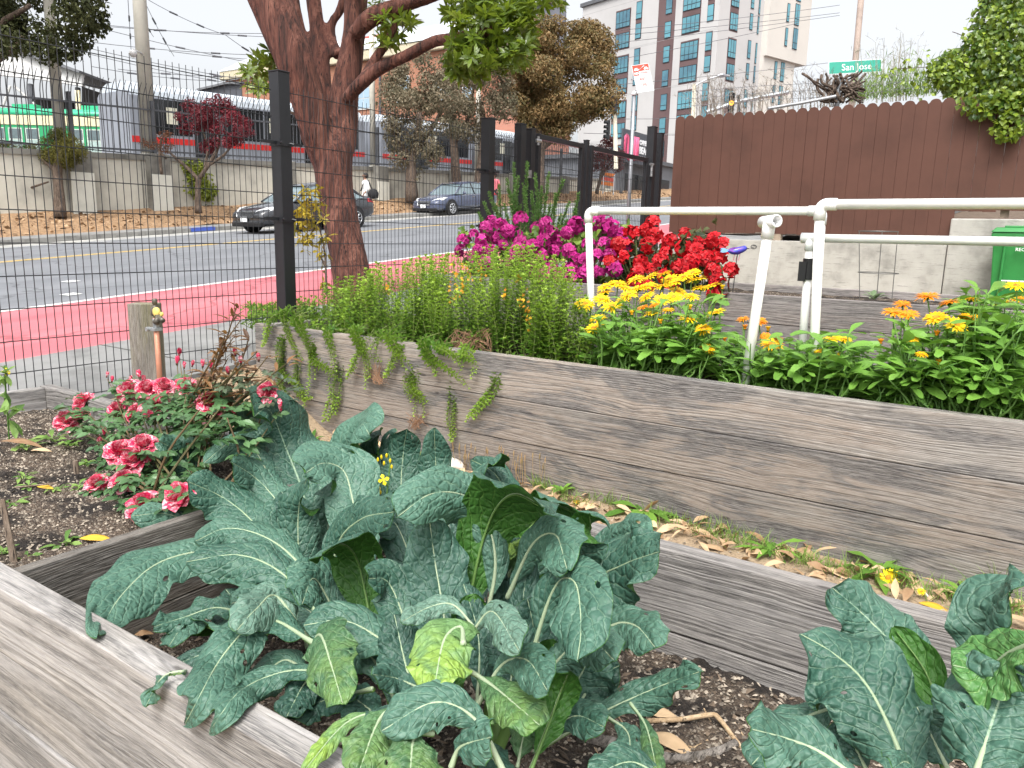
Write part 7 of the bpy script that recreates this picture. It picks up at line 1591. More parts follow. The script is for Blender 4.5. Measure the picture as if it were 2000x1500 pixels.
r2 = [[(690, 650, .0), (712, 695, .04), (715, 740, .04), (707, 785, .02)], [(765, 660, .0), (790, 700, .04), (800, 720, .03)], [(735, 660, .0), (725, 690, .03), (740, 705, .03)], [(700, 690, .03), (690, 720, .04), (676, 744, .04)], [(780, 680, .0), (765, 720, .03), (750, 745, .02)], [(803, 745, .0), (815, 785, .02), (812, 825, .02)], [(805, 750, .0), (825, 775, .02), (838, 790, .02)]]
r3 = [[(830, 670, .0), (850, 700, .04), (890, 730, .05), (915, 760, .04)], [(860, 680, .0), (890, 695, .05), (905, 735, .04)], [(900, 690, .0), (930, 700, .03), (920, 740, .03)], [(830, 690, .01), (845, 715, .04), (850, 735, .02)], [(880, 812, .01), (886, 845, .02), (884, 862, .01)], [(960, 760, .0), (930, 800, .01), (905, 835, .02)]]
herbs('low herb mound at the left end of the middle bed, runners hanging down', 492, 690, 210, .71, .8, r1)
herbs('bright green herb mound before the red trunk, spilling over the plank', 660, 850, 210, .72, 1., r2)
herbs('tall yellow green herb mound dotted with faded orange flowers', 830, 1145, 300, .72, 1.15, r3, [(905, 525, 4.5, 1), (930, 520, 4.6, 1), (915, 545, 4.3, 1), (885, 540, 4.4, 1.2), (940, 535, 4.5, 1.2), (880, 565, 4.2, 1.2), (892, 570, 4.2, 1), (1022, 590, 4.2, 1.2), (1030, 610, 4.15, 1.3), (1035, 625, 4.1, 1.2), (1012, 545, 4.6, .9), (985, 575, 4.2, .7), (758, 566, 4.4, .7), (905, 560, 4.25, .8), (870, 530, 4.6, .9)])
mb = MB()
for _ in range(60):
    a_, b_ = ony(rng.uniform(880, 960), rng.uniform(640, 665), 4.05), ony(rng.uniform(860, 965), rng.uniform(668, 690), 3.95); mb.tube(spline([a_, (a_+b_)/2 + rng.normal(0, .01, 3), b_], 5), .0018, 4, 0, False, rng.uniform())
for _ in range(50):
    a_ = ony(rng.normal(730, 14), rng.uniform(705, 735), 3.85); b_ = ony(rng.normal(742, 8), 748 + rng.uniform(-6, 4), 3.85); mb.tube([a_, b_], .0016, 4, 0, False, rng.uniform())
for _ in range(40):
    a_ = ony(rng.normal(815, 10), rng.uniform(805, 825), 3.85); b_ = ony(rng.normal(812, 8), rng.uniform(825, 842), 3.85); mb.tube([a_, b_], .0016, 4, 0, False, rng.uniform())
tag(mb.build('dead_stems', leafmat('dead_stem', (.10, .05, .03), (.28, .16, .09), 0., .8), None, False, None, 'stuff'), 'tangled reddish brown dead herb stems on the plank edge', 'dead stems')

# ================================================================ MARIGOLDS
MGL = leafmat('marigold_leaf', (.05, .14, .022), (.19, .38, .06), .3, .42, (.25, .45, .05), .45, 5.)
PY = leafmat('yellow_ray', (.84, .52, .004), (.95, .72, .02), .25, .5, (.95, .7, .03), .3, 20); PO = leafmat('orange_ray', (.72, .20, .008), (.90, .38, .012), .25, .5, (.9, .4, .02), .3, 20); DISC = mat('flower_disc', (.55, .22, .01), .8, .3, 60)
DEEPY = leafmat('deep_yellow_ray', (.82, .40, .004), (.92, .56, .012), .25, .5, (.92, .55, .02), .3, 20)
def flower(t, c, ax, r, m, layers=3, name='flower_head', close=0.):
    ax = nrm(np.asarray(ax, float)); u = nrm(np.cross(ax, (.3, 1, .1))); w_ = np.cross(ax, u); mb = MB()
    for l in range(layers):
        n = 17 - 2*l; a = np.arange(n)*6.283/n + l*.2 + rng.normal(0, .07, n); rad = np.cos(a)[:, None]*u + np.sin(a)[:, None]*w_; el = (.08 + .22*l + close)*np.ones((n, 1)) + rng.normal(0, .08, (n, 1))
        leafset(mb, np.asarray(c) + rad*r*.12, nrm(rad + ax*el), nrm(ax - rad*el), r*(.92-.13*l)*rng.uniform(.85, 1.08, n), r*.21, 0, None, 3, .12, .25 - close*.2, .66)
    f = mb.build(name, m, t)
    mb = MB(); k = 9; V = [np.asarray(c) + ax*h + rr*(np.cos(a_)*u + np.sin(a_)*w_) for rr, h in ((r*.30, .0), (r*.24, r*.10), (r*.05, r*.12)) for a_ in np.arange(k)*6.283/k]
    mb.add(V, [(i*k+j, i*k+(j+1) % k, (i+1)*k+(j+1) % k, (i+1)*k+j) for i in range(2) for j in range(k)] + [tuple(range(2*k, 3*k))]); mb.build('disc', DISC, f)
    mb = MB(); V = [np.asarray(c) + ax*h + rr*(np.cos(a_)*u + np.sin(a_)*w_) for rr, h in ((r*.08, -r*.32), (r*.27, -r*.2), (r*.34, -.02*r)) for a_ in np.arange(k)*6.283/k]
    mb.add(V, [(i*k+j, i*k+(j+1) % k, (i+1)*k+(j+1) % k, (i+1)*k+j) for i in range(2) for j in range(k)]); mb.build('calyx', MGL, f)
    return f
def marigold(lab, base, mounds, nleaf, fl, buds=()):
    t = thing('marigold_plant', lab, 'marigold', base, 'marigolds in the middle bed'); mb, st = MB(), MB()
    for (x0, x1, y0, y1, Ya, Yb, n) in mounds:
        for _ in range(n):
            Y_ = rng.uniform(Ya, Yb); x, y = rng.uniform(x0, x1), y0 + (y1-y0)*rng.uniform(0, 1)**.9; e = ony(x, y, Y_)
            if e[2] < .76: e[2] = rng.uniform(.76, .86)
            b_ = np.array((e[0]*.75 + base[0]*.25 + rng.normal(0, .05), np.clip(Y_ + rng.normal(0, .05), 4.06, 5.08), .73)); e[1] = max(e[1], 4.08 if e[2] < .9 else 4.0); md = (b_+e)/2 + rng.normal(0, .03, 3); P = spline([b_, md, e], 6)
            st.tube(P, np.linspace(.006, .003, 6), 5, 0, False, rng.uniform()); k = rng.integers(5, 9); tt = rng.uniform(.35, 1, k); C = np.array([P[min(5, int(q*5.99))] for q in tt]); a = rng.uniform(0, 6.28, k)
            D = np.stack([np.cos(a), np.sin(a), rng.uniform(.1, 1.2, k)], 1); D[:, 1] = np.where((C[:, 1] < 4.16) & (C[:, 2] < .86), np.abs(D[:, 1]), D[:, 1]); leafset(mb, C, D, (0, 0, 1) + rng.normal(0, .25, (k, 3)), rng.uniform(.09, .17, k), rng.uniform(.036, .06, k), 0, np.clip(.15 + .6*tt + rng.normal(0, .12, k), 0, 1), 5, .2, .45, .68, .05, .5)
    for (x, y, Y_, r, m) in fl:
        c = ony(x, y, Y_); b_ = np.array((c[0]*.9+base[0]*.1 + rng.normal(0, .03), np.clip(Y_+rng.normal(0, .04), 4.02, 5.1), .75)); st.tube(spline([b_, (b_+c)/2 + rng.normal(0, .015, 3), c - (0, 0, r*.2)], 7), .0038, 5, 0, False, .6)
        flower(t, c, (rng.normal(-.02, .22), rng.normal(-.30, .18), 1), r*(1+rng.normal(0, .06)), m)
    for (x, y, Y_, m) in buds:
        c = ony(x, y, Y_); b_ = np.array((c[0], np.clip(Y_, 4.02, 5.1), .75)); st.tube([b_, c], .003, 5, 0, False, .6)
        flower(t, c - (0, 0, .006), (0, -.1, 1), .03, m, 2, 'flower_bud', 1.6)
    mb.build('foliage', MGL, t); st.build('stems', leafmat('marigold_stem', (.07, .17, .03), (.17, .31, .07), .1, .6), t); return t
fy = [(1143,593),(1168,621),(1182,560),(1207,554),(1242,545),(1270,540),(1297,535),(1321,551),(1352,533),(1360,546),(1370,562),(1388,559),(1324,569),(1350,579),(1291,559),(1263,559),(1221,562),(1218,584),(1262,579),(1290,586),(1195,598),(1273,612),(1346,622),(1397,610),(1182,571),(1316,580),(1246,563),(1308,545),(1336,540),(1228,575),(1160,640),(1175,585)]
fl = [(x, y, np.interp(y, [530, 640], [4.85, 4.1]) + rng.normal(0, .06), .068, PY) for x, y in fy] + [(1255, 600, 4.2, .04, PO), (1277, 596, 4.2, .04, PO), (1305, 605, 4.2, .04, DEEPY), (1374, 642, 4.1, .05, DEEPY), (1384, 680, 4.06, .046, DEEPY)]
cb = ony(1270, 700, 4.4)
marigold('marigold plant crowded with lemon yellow flowers between the two white pipe legs', (cb[0], 4.4, .72), [(1150, 1400, 590, 720, 4.02, 4.9, 120), (1185, 1390, 660, 730, 4.0, 4.25, 60)], 0, fl, [(1411, 562, 4.6, PY), (1184, 588, 4.4, PY), (1408, 580, 4.5, PY), (1348, 601, 4.2, PY), (1290, 629, 4.1, DEEPY), (1234, 612, 4.1, DEEPY)])
cb = ony(1560, 720, 4.4)
fl = [(1451, 623, 4.6, .046, PO), (1482, 626, 4.5, .048, PO), (1507, 672, 4.15, .068, DEEPY), (1495, 656, 4.3, .04, PO), (1518, 662, 4.3, .036, PO), (1625, 661, 4.35, .052, PY), (1647, 662, 4.4, .05, PY), (1600, 688, 4.2, .046, PY)]
marigold('low marigold plant with few orange yellow flowers in front of the leaning white pole', (cb[0], 4.4, .72), [(1400, 1690, 650, 770, 4.02, 4.9, 130), (1400, 1720, 700, 775, 4.0, 4.25, 70)], 0, fl, [(1500, 643, 4.4, DEEPY), (1415, 664, 4.3, PO), (1455, 640, 4.4, PO), (1640, 697, 4.2, DEEPY)])
cb = ony(1900, 720, 4.4)
fl = [(1812, 578, 4.6, .062, PO), (1854, 590, 4.6, .062, PO), (1895, 584, 4.6, .06, PY), (1763, 594, 4.6, .055, PO), (1745, 609, 4.5, .06, PO), (1775, 613, 4.4, .055, PO), (1828, 620, 4.4, .06, DEEPY), (1868, 634, 4.3, .06, PY), (1894, 620, 4.4, .058, DEEPY), (1781, 663, 4.3, .036, DEEPY), (1800, 692, 4.2, .036, DEEPY), (1985, 558, 4.4, .055, PY), (1958, 592, 4.5, .05, PY), (1990, 584, 4.6, .04, DEEPY)]
marigold('tall leafy marigold plant with orange and yellow flowers at the right edge', (cb[0], 4.4, .72), [(1730, 2010, 625, 800, 4.02, 4.9, 170), (1880, 2030, 570, 720, 4.1, 4.9, 90), (1700, 2010, 720, 815, 4.0, 4.2, 110)], 0, fl, [(1830, 652, 4.3, PO), (1720, 668, 4.3, PO), (1833, 709, 4.2, DEEPY)])
pm = thing('fallen_marigold', 'yellow marigold flower head lying on the path beside the dandelion leaves', 'flower', onz(1735, 1130, .02)); flower(pm, onz(1735, 1128, .035), (-.3, -.7, .6), .05, PY)
pm = thing('dandelion_flower', 'tiny yellow dandelion flower by a white stick on the path', 'flower', onz(1800, 1156, .02)); flower(pm, onz(1800, 1155, .035), (0, -.6, .8), .02, PY)
tag((lambda m: m.build('white_stick', PVC))(MB().tube([onz(1793, 1140, .02), onz(1812, 1164, .02)], .004, 6)), 'short white plastic stick on the path by the dandelion flower', 'stick')

# ================================================================ GERANIUMS, ROSEMARY, ORNAMENTS IN THE BACK BED
MAG = leafmat('magenta_petal', (.20, .006, .075), (.62, .03, .30), .25, .5, (.6, .03, .3), .3, 6.); CRIM = leafmat('red_petal', (.30, .004, .008), (.66, .012, .022), .2, .5, (.7, .01, .02), .3, 6.)
def geranium(lab, base, cl_, pm_, lm_, region_, nl, cr):
    t = thing('geranium', lab, 'geranium', base); mb = MB(); st = MB()
    for (x0, x1, y0, y1, n) in region_:
        for _ in range(n):
            Y_ = rng.uniform(6.0, 6.7); e = ony(rng.uniform(x0, x1), rng.uniform(y0, y1), Y_); k = 5
            leafset(mb, e + rng.normal(0, .03, (k, 3)), rdir(k, .1), nrm(rng.normal(0, .5, (k, 3)) + (0, -.5, .7)), rng.uniform(.05, .09, k), rng.uniform(.06, .1, k), 0, None, 3, .25, .2, .5, .2)
    for (x, y, sz_) in cl_:
        Y_ = np.interp(y, [430, 560], [6.25, 5.72]) + rng.normal(0, .08); c = ony(x, y, Y_); b_ = np.array((c[0]*.8+base[0]*.2, 6.2, 1.08)); st.tube(spline([b_, (b_+c)/2 + (0, -.05, 0), c], 6), .006, 5, 0, False, rng.uniform())
        m2 = MB(); nf = 13; d = nrm(rng.normal(0, 1, (nf, 3)) + (0, -.55, .45)); r = cr*sz_
        for i in range(nf):
            p_ = c + d[i]*r*.75; u = nrm(np.cross(d[i], (.2, .3, 1))); w_ = np.cross(d[i], u); a = np.arange(5)*1.257 + rng.uniform(0, 6); rad = np.cos(a)[:, None]*u + np.sin(a)[:, None]*w_
            leafset(m2, np.tile(p_, (5, 1)), nrm(rad + d[i]*.55), d[i] - rad*.4, r*.62, r*.58, 0, np.clip(rng.uniform(0, .7) + rng.normal(0, .15, 5), 0, 1), 2, .1, .3, .6)
        m2.build('flower_cluster', pm_, t)
    mb.build('foliage', lm_, t); st.build('stems', leafmat('geranium_stem', (.06, .09, .03), (.16, .2, .07), .1, .6), t); return t
mg_ = [(905,470),(935,490),(925,460),(950,445),(960,432),(978,440),(992,452),(1017,428),(985,478),(1005,458),(1012,492),(958,490),(1050,448),(1040,482),(1062,470),(1076,456),(1082,490),(1030,505),(1108,455),(1140,442),(1160,438),(1176,450),(1196,446),(1210,456),(1112,490),(1122,505),(1150,478),(1180,478),(1076,522),(1112,530),(1126,545),(1040,525),(1000,512),(1056,500),(970,465),(942,470),(1092,470),(1195,470),(1165,500),(1190,500),(1145,510),(1170,530),(1200,525),(925,505),(900,490),(950,515),(1095,545),(1060,540),(1125,440),(1180,435),(1145,535),(1018,475),(1065,435),(1215,480)]
g_ = ony(1060, 520, 6.2)
geranium('magenta geranium covered in ruffled purple pink blooms below the rosemary', (g_[0], 6.2, 1.08), [(x, y, rng.uniform(.8, 1.15)) for x, y in mg_], MAG, leafmat('geranium_leaf', (.04, .09, .015), (.20, .30, .05), .25, .55, None, .35, 3.), [(905, 1225, 450, 550, 130), (1000, 1215, 450, 500, 40)], 0, .074)
rd_ = [(1208,478),(1230,455),(1275,436),(1262,450),(1242,455),(1265,480),(1290,478),(1310,470),(1338,458),(1335,485),(1360,475),(1385,478),(1396,470),(1360,492),(1406,500),(1192,512),(1252,512),(1246,532),(1290,510),(1326,522),(1240,548),(1380,505),(1392,530),(1400,548),(1428,528),(1406,562),(1270,527),(1300,540),(1216,502),(1280,460),(1350,512),(1345,530),(1300,495),(1225,480),(1412,480),(1260,560),(1310,560),(1395,575)]
g_ = ony(1310, 540, 6.15)
geranium('scarlet geranium with round red flower heads beside the hanging bird ornament', (g_[0], 6.15, 1.08), [(x, y, rng.uniform(.85, 1.1)) for x, y in rd_], CRIM, leafmat('geranium_dark_leaf', (.02, .03, .014), (.09, .10, .035), .2, .55, None, .35, 3.), [(1195, 1410, 460, 575, 130)], 0, .068)
ROSM = leafmat('rosemary_needle', (.03, .075, .025), (.14, .27, .06), .2, .6, None, .3, 5.)
g_ = ony(1030, 470, 6.6); ro = thing('rosemary_bush', 'upright rosemary bush with needle spires in front of the gate posts', 'rosemary', (g_[0], 6.6, 1.08)); mb = MB(); st = MB()
for (x, y) in [(1003,318),(1030,318),(1012,345),(1045,340),(1072,338),(1058,365),(1100,352),(1085,378),(990,350),(975,362),(1022,360),(1038,375),(1000,380),(1130,378),(1112,395),(955,375),(968,400),(945,395),(935,415),(1125,410),(1075,400),(1095,420),(1050,395),(1015,400),(985,400),(1030,410),(1065,425),(1005,425),(960,425),(1108,430)]:
    tp = ony(x, y, 6.6 + rng.normal(0, .1)); b_ = np.array((g_[0]*.6 + tp[0]*.4 + rng.normal(0, .05), 6.6, 1.09)); P = spline([b_, (b_+tp)/2 + (rng.normal(0, .03), 0, -.03), tp], 10); st.tube(P, np.linspace(.008, .003, 10), 5); n = int(420*(tp[2]-.9)/1.)+160; q = rng.uniform(.25, 1, n); C = np.stack([np.interp(q, np.linspace(0, 1, 10), P[:, i]) for i in range(3)], 1)
    T = nrm(P[-1]-P[0]); D = nrm(rng.normal(0, 1, (n, 3)) + T*1.1); leafset(mb, C, D, rdir(n), (.046*(1.15-.5*q)), .0075, 0, np.clip(q*.7+rng.normal(0, .15, n), 0, 1), 1, .1)
mb.build('foliage', ROSM, ro); st.build('stems', BBARK, ro)
# bird on a stake
D = depth(ony(1440, 490, 5.95)); b0 = dep(1441, 490, D); bd = thing('bird_ornament', 'blue and purple metal bird ornament on a thin wire stake', 'garden ornament', (b0[0], b0[1], 1.1)); rt = RC @ np.array([1, 0, 0.])
MBL = mat('bird_blue', (.07, .09, .50), .3, .4, 30, metal=.4, c2=(.20, .03, .38)); MPU = mat('bird_purple', (.16, .05, .30), .35, .3, 30, metal=.3); MPK = mat('bird_pink', (.5, .15, .22), .5, .2, 30)
mb = MB(); mb.tube([b0 - rt*.075 + (0, 0, -.005), b0 - rt*.045 + (0, 0, -.005), b0, b0 + rt*.035 + (0, 0, .012), b0 + rt*.055 + (0, 0, .02), b0 + rt*.07 + (0, 0, .018)], [.006, .022, .030, .024, .022, .008], 12); mb.build('body', MBL, bd, True)
mb = MB(); mb.tube([b0 + rt*.066 + (0, 0, .018), b0 + rt*.095 + (0, 0, .016)], [.006, .001], 6); mb.build('beak', BLK, bd)
mb = MB(); leafset(mb, [b0 + rt*.02 + (0, -.026, .008)], [-rt + (0, 0, .05)], [(0, -1, .2)], .085, .04, 0, .5, 4, .05, .1, .4); mb.build('wing', MPU, bd)
mb = MB(); leafset(mb, np.tile(b0 - rt*.06, (3, 1)), np.array([-rt + (0, 0, k) for k in (.3, .12, -.06)]), (0, -1, .3), .075, .018, 0, .5, 3, .05, .1, .6); mb.build('tail', mat('bird_tail', (.16, .36, .62), .4), bd)
mb = MB()
for k in (-.02, 0., .02): mb.tube([b0 + rt*k + (0, 0, -.02), b0 + rt*(k-.01) + (0, 0, -.075)], .0028, 4)
mb.build('legs', MPK, bd)
mb = MB(); mb.tube([b0 + (0, 0, -.02), dep(1431, 572, D)], .0035, 5); mb.build('stake', BLK, bd)
mb = MB(); q0 = b0 + rt*.12 + (0, 0, .03)
for k in range(5): a_ = np.linspace(0, 6.28, 12); mb.tube(q0 + np.stack([np.cos(a_)*.022, np.sin(a_)*.022*math.sin(k), np.sin(a_)*.018*math.cos(k)], 1), .0014, 4, cap=False)
mb.tube([b0 + rt*.09 + (0, 0, .016), q0], .0014, 4); mb.build('wire_ball', BLK, bd)
# tomato cage
CAGE = mat('cage_wire', (.16, .16, .15), .5, metal=.6); Yc = 6.5; c_ = ony(1714, 600, Yc)
tc = thing('tomato_cage', 'thin wire tomato cage standing before the concrete wall', 'plant support', (c_[0], Yc, 1.1)); a_ = np.linspace(0, 2*math.pi, 30)
for (xl, xr, y) in ((1677, 1755, 452), (1676, 1755, 533)):
    p0, p1 = ony(xl, y, Yc), ony(xr, y, Yc); r = (p1[0]-p0[0])/2; m_ = (p0+p1)/2; mb = MB(); mb.tube(m_ + np.stack([np.cos(a_)*r, np.sin(a_)*r, 0*a_], 1), .0032, 5, cap=False); mb.build('ring', CAGE, tc)
for (xa, xb, dy) in ((1678, 1679, 0), (1723, 1712, -.25), (1754, 1742, .1)):
    mb = MB(); mb.tube([ony(xa, 452, Yc+dy), ony(xb, 585, Yc+dy)], .0032, 5); mb.build('upright', CAGE, tc)
weed('small grey green seedling inside the tomato cage', ony(1708, 584, 6.0), 16, .10, .03, 1.2, leafmat('grey_seedling', (.08, .13, .06), (.22, .30, .15), .2, .6), cat='seedling', name='seedling')

# ================================================================ ROSES
def rosemat():
    m, t, b, o = _nodes('striped_rose_petal'); u, v, z = sep(t, attr(t)); ob = objco(t)
    f = noise(t, ob, 55, 4, .6, 1.2); c = mix(t, ramp1(t, f, .48, .6), (.62, .016, .085), (.85, .55, .58)); c = mix(t, mth(t, 'MULTIPLY', ramp1(t, v, .6, 1.), .25), c, (.85, .35, .42))
    c = mix(t, ramp1(t, noise(t, ob, 18, 3), .5, .7), c, (.60, .016, .09)); t.links.new(c, b.inputs['Base Color']); b.inputs['Roughness'].default_value = .5
    tr = N(t, 'ShaderNodeBsdfTranslucent'); ms = N(t, 'ShaderNodeMixShader'); ms.inputs[0].default_value = .2; t.links.new(c, tr.inputs['Color']); t.links.new(b.outputs[0], ms.inputs[1]); t.links.new(tr.outputs[0], ms.inputs[2]); t.links.new(ms.outputs[0], o.inputs['Surface']); return m
ROSE = rosemat(); RLEAF = leafmat('rose_leaf', (.020, .065, .022), (.10, .20, .075), .2, .4, (.15, .3, .06), .5, 6.); RCANE = leafmat('rose_cane', (.05, .075, .025), (.15, .10, .05), .05, .6); BRONZE = leafmat('bronze_shoot', (.055, .028, .018), (.22, .115, .045), .25, .45, (.5, .25, .06), .45, 8.)
def bloom(t, c, ax, r, bud=False):
    ax = nrm(np.asarray(ax, float)); u = nrm(np.cross(ax, (.3, 1, .1))); w_ = np.cross(ax, u); mb = MB(); lay = 3 if bud else 6
    for l in range(lay):
        n = (4 if bud else 6 + (l == 0)*2); q = l/(lay-1); a = np.arange(n)*6.283/n + l*.75 + rng.normal(0, .12, n); rad = np.cos(a)[:, None]*u + np.sin(a)[:, None]*w_
        el = (2.2 if bud else .25 + 2.6*q**1.3)*np.ones((n, 1)) + rng.normal(0, .1, (n, 1)); ln = r*(1.35 if bud else 1.05 - .35*q)
        leafset(mb, np.asarray(c) - ax*r*.35 + rad*r*(.10+.10*(1-q)), nrm(rad + ax*el), nrm(ax - rad*(.3+q)), ln*rng.uniform(.9, 1.1, n), r*(.85 if bud else 1.15-.35*q), 0, None, 5, .45, -.32 if q > .3 or bud else .15, .62, .08)
    f = mb.build('rose_bud' if bud else 'rose_bloom', ROSE, t, True); f.modifiers.new('sub', 'SUBSURF').render_levels = 1
    mb = MB(); n = 5; a = np.arange(n)*1.257; rad = np.cos(a)[:, None]*u + np.sin(a)[:, None]*w_; leafset(mb, np.tile(np.asarray(c)-ax*r*.5, (5, 1)), nrm(rad*(.5 if bud else 1) + ax*(1 if bud else .1)), ax, r*.8, r*.28, 0, .7, 3, .2, .1, .35); mb.tube([np.asarray(c)-ax*r*.75, np.asarray(c)-ax*r*.38], [r*.16, r*.28], 8); mb.build('sepals', BRONZE if bud else RLEAF, f)
    return f
rb0 = onz(330, 1010, .45); rb = thing('rose_bush', 'miniature rose bush with crimson and white striped blooms by the divider board', 'rose bush', rb0)
mb, st = MB(), MB()
def rY(y): return float(np.interp(y, [690, 780, 900, 1000], [2.12, 2.0, 1.78, 1.6]))
def roseleaves(mb, p, n, L):
    for _ in range(n):
        a = rng.uniform(0, 6.28); d = np.array((math.cos(a), math.sin(a), rng.uniform(-.3, .5))); q = p + rng.normal(0, .015, 3); s_ = nrm(np.cross(d, (0, 0, 1))); u0 = rng.uniform(.1, .9)
        D = np.array([d, d*.6+s_*.8, d*.6-s_*.8, d*.4+s_*.9, d*.4-s_*.9]); O = np.array([q+d*L*.9, q+d*L*.55, q+d*L*.55, q+d*L*.15, q+d*L*.15])
        leafset(mb, O, D, nrm(np.array((0, -.15, 1)) + rng.normal(0, .3, (5, 3))), L*rng.uniform(.8, 1.1, 5), L*.55, 0, np.clip(u0 + rng.normal(0, .1, 5), 0, 1), 4, .22, .3, .48, .03)
for (x, y) in [(159,783),(130,820),(152,812),(229,797),(287,757),(320,753),(256,762),(367,753),(264,803),(236,880),(279,865),(262,893),(189,942),(244,938),(284,984),(348,966),(518,772),(300,790),(395,790),(415,785)]:
    c = ony(x, y, rY(y) - (.12 if y > 850 else 0)); r = .052*rng.uniform(.85, 1.15)*(1.1 if y > 850 and x < 290 else 1)
    b_ = np.array((rb0[0]*.7+c[0]*.3 + rng.normal(0, .05), rb0[1]*.7+c[1]*.3 + .05, .50)); P = spline([b_, (b_+c)/2 + rng.normal(0, .03, 3), c - (0, 0, r*.7)], 9); st.tube(P, np.linspace(.006, .003, 9), 6, 0, False, rng.uniform())
    for k in (3, 5, 6, 7): roseleaves(mb, P[k] + rng.normal(0, .02, 3), 2, .046)
    bloom(rb, c, nrm((EYE-c)*(1, 1, .3))*.55 + (rng.normal(-.15, .25), rng.normal(0, .2), .75), r)
for (x, y) in [(209,733),(219,742),(254,742),(272,733),(281,742),(193,866),(204,845),(196,994),(350,690),(346,706),(376,712),(396,712),(412,714),(268,810),(400,834),(360,715),(440,800),(458,805),(548,790)]:
    c = ony(x, y, rY(y)); b_ = np.array((rb0[0]*.6+c[0]*.4, rb0[1]*.6+c[1]*.4 + .05, .5)); P = spline([b_, (b_+c)/2 + rng.normal(0, .02, 3), c - (0, 0, .02)], 8); st.tube(P, np.linspace(.004, .002, 8), 5, 0, False, rng.uniform(.3, 1))
    for k in (4, 6): roseleaves(mb, P[k], 1, .04)
    bloom(rb, c, (rng.normal(0, .25), rng.normal(0, .2), 1), .021*rng.uniform(.8, 1.2)*(1.25 if (x, y) in ((193,866), (272,733), (196,994)) else 1), True)
for (x0, x1, y0, y1, n) in ((200, 480, 750, 900, 120), (190, 380, 880, 1010, 110), (330, 480, 780, 870, 80), (170, 330, 930, 1050, 56), (130, 240, 760, 860, 22), (210, 290, 1010, 1070, 16)):
    for _ in range(n): y = rng.uniform(y0, y1); roseleaves(mb, ony(rng.uniform(x0, x1), y, rY(y) + rng.normal(.04, .10)), 1, rng.uniform(.042, .06))
for _ in range(16):
    e = ony(rng.uniform(190, 480), rng.uniform(770, 1000), rng.uniform(1.65, 2.1)); b_ = np.array((rb0[0] + rng.normal(0, .15), rb0[1] + rng.normal(.05, .06), .46)); st.tube(spline([b_, (b_+e)/2 + rng.normal(0, .03, 3), e], 7), np.linspace(.007, .003, 7), 6, 0, False, rng.uniform())
mb.build('foliage', RLEAF, rb); st.build('canes', RCANE, rb)
rs0 = onz(470, 870, .45); rs = thing('rose_bush', 'taller rose bush with bronze red new shoots beside the middle bed', 'rose bush', rs0); mb, st, lf = MB(), MB(), MB()
for (x, y, n) in ((462, 600, 9), (470, 625, 7), (440, 655, 7), (455, 660, 7), (485, 665, 7), (500, 690, 6), (520, 700, 6), (425, 690, 7), (560, 710, 6), (475, 690, 7), (445, 700, 7), (415, 720, 7), (535, 735, 5), (500, 725, 6), (465, 720, 7), (435, 735, 6), (400, 740, 6), (555, 740, 5), (480, 745, 6), (510, 760, 5)):
    tp = ony(x, y, 2.02 + rng.normal(0, .06)); b_ = np.array((rs0[0] + rng.normal(0, .05), 2.0, .48)); P = spline([b_, (b_*.4+tp*.6) + rng.normal(0, .02, 3), tp], 10); st.tube(P, np.linspace(.007, .002, 10), 6, 0, False, rng.uniform(.4, 1))
    for k in range(n):
        q = P[min(9, 4 + k*6//n)]; a = rng.uniform(0, 6.28); m_ = 3; D = np.stack([np.cos(a + rng.normal(0, .6, m_)), np.sin(a + rng.normal(0, .6, m_)), rng.uniform(.0, 1.1, m_)], 1); leafset(mb, q + rng.normal(0, .008, (m_, 3)), D, (0, -.3, 1), rng.uniform(.04, .075, m_), rng.uniform(.010, .02, m_), 0, None, 4, .3, .35, .45, .04)
for _ in range(46): roseleaves(lf, ony(rng.uniform(410, 580), rng.uniform(730, 800), rng.uniform(1.95, 2.15)), 1, .035)
mb.build('young_foliage', BRONZE, rs); st.build('canes', RCANE, rs); lf.build('foliage', leafmat('rose_leaf_grey', (.03, .06, .035), (.11, .15, .085), .2, .45), rs)
for (x, y) in ((470, 705), (459, 690), (505, 700), (445, 725), (548, 800)): c = ony(x, y, 1.98); bloom(rs, c, (0, -.1, 1), .019, True)
bloom(rs, ony(517, 768, 1.95), (.3, -.6, .4), .042)

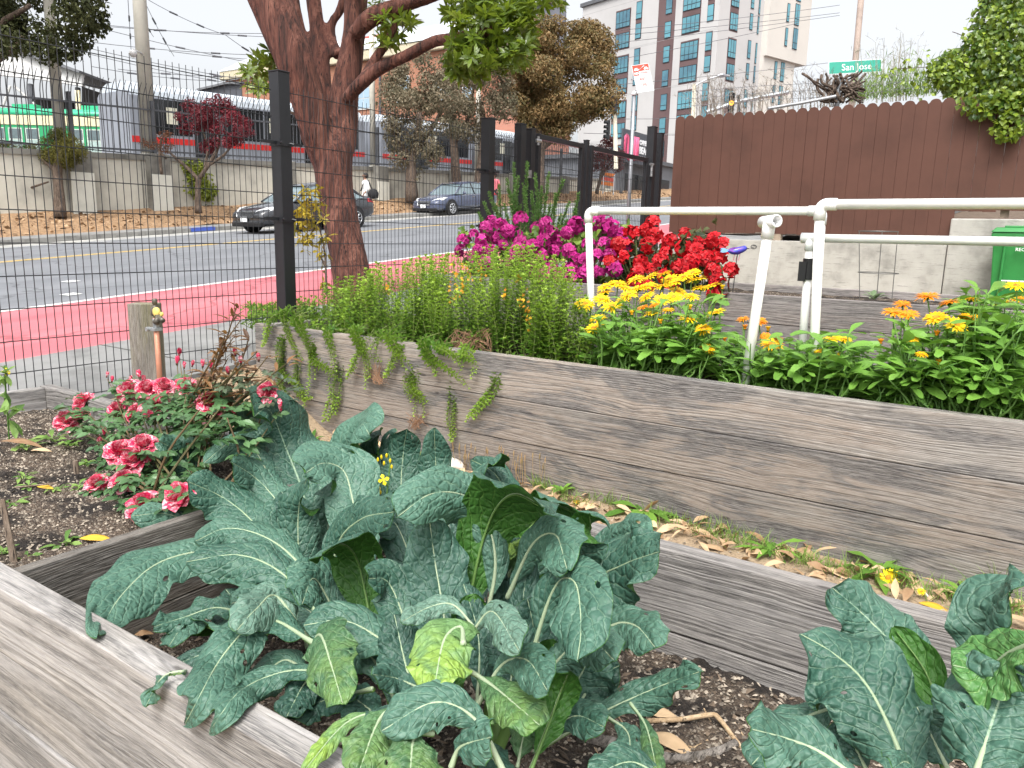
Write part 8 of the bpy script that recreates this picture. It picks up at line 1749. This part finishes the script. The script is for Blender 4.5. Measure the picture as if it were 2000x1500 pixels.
# ================================================================ SEEDLINGS, STAKES
SEED = leafmat('seedling_leaf', (.07, .17, .03), (.26, .40, .10), .3, .5, None, .4, 8.)
for (x, y, s_, lab) in ((45, 935, .06, 'tiny feathery seedling near the small yellow leaf'), (55, 950, .05, 'pair of small seedlings in the middle of the left soil'), (20, 985, .07, 'bright green seedling beside the thin wooden stake'), (125, 1065, .07, 'leafy seedling in front of the long yellow leaf'), (50, 1095, .05, 'seedling sprig near the front rail corner'), (170, 905, .06, 'pale seedling right of the broken peg'), (155, 950, .05, 'seedling below the lowest left rose bloom'), (105, 860, .09, 'lobed green seedling between the rail and the roses'), (135, 870, .08, 'dark leaved seedling close to the rose bush'), (55, 875, .10, 'large pale leaved seedling at the foot of the left rail'), (5, 1085, .06, 'seedling at the left edge by the plank'), (110, 955, .05, 'thin seedling near the grey twig')):
    weed(lab, onz(x, y, soilL(-3, 1.5)), 9, s_, s_*.3, .7, SEED, jag=.35, cat='seedling', name='seedling')
t = thing('yellow_flowering_weed', 'tall leafy mustard weed with tiny yellow flowers at the left edge', 'weed', onz(18, 858, .48)); mb = MB(); Y_ = onz(18, 858, .48)[1]
st = MB(); P = spline([ony(18, 858, Y_), ony(14, 800, Y_), ony(10, 740, Y_), ony(12, 728, Y_)], 10); st.tube(P, .004, 6); st.build('stem', SEED, t)
for k in range(2, 10): leafset(mb, np.tile(P[k], (3, 1)), rdir(3, .3), rdir(3, 1.2, .4), .10*(1.2-k*.08), .04*(1.15-k*.07), 0, None, 4, .2, .4, .6, .2)
mb.build('foliage', SEED, t)
mb = MB(); leafset(mb, P[-1] + rng.normal(0, .008, (14, 3)), rdir(14, .6), rdir(14, 1.), .014, .010, 0, None, 2, .1, .1, .6); mb.build('flowers', YELP, t)
STK = barkmat('stake_wood', (.10, .07, .05), (.20, .15, .11), (.30, .24, .19), (20, 20, 4), .3)
a_, b_ = onz(28, 1098, .46), ony(4, 975, onz(28, 1098, .46)[1]); mb = MB(); mb.tube([a_, b_], [.012, .009], 5); tag(mb.build('wooden_stake', STK), 'thin dark wooden stake leaning in the seedling soil at the left edge', 'stake')
a_ = onz(150, 925, .46); mb = MB(); mb.tube([a_, a_ + (.0, 0, .06)], [.012, .012], 5); tag(mb.build('wooden_peg', STK), 'short broken brown peg near the lower rose leaves', 'peg')
mb = MB(); mb.tube([onz(28, 952, .49), onz(70, 948, .485), onz(112, 943, .485)], .004, 5); tag(mb.build('twig', STK), 'straight grey twig lying under the small yellow leaf', 'twig')
mb = MB(); mb.tube([onz(0, 858, .5), onz(10, 850, .52)], .03, 6)
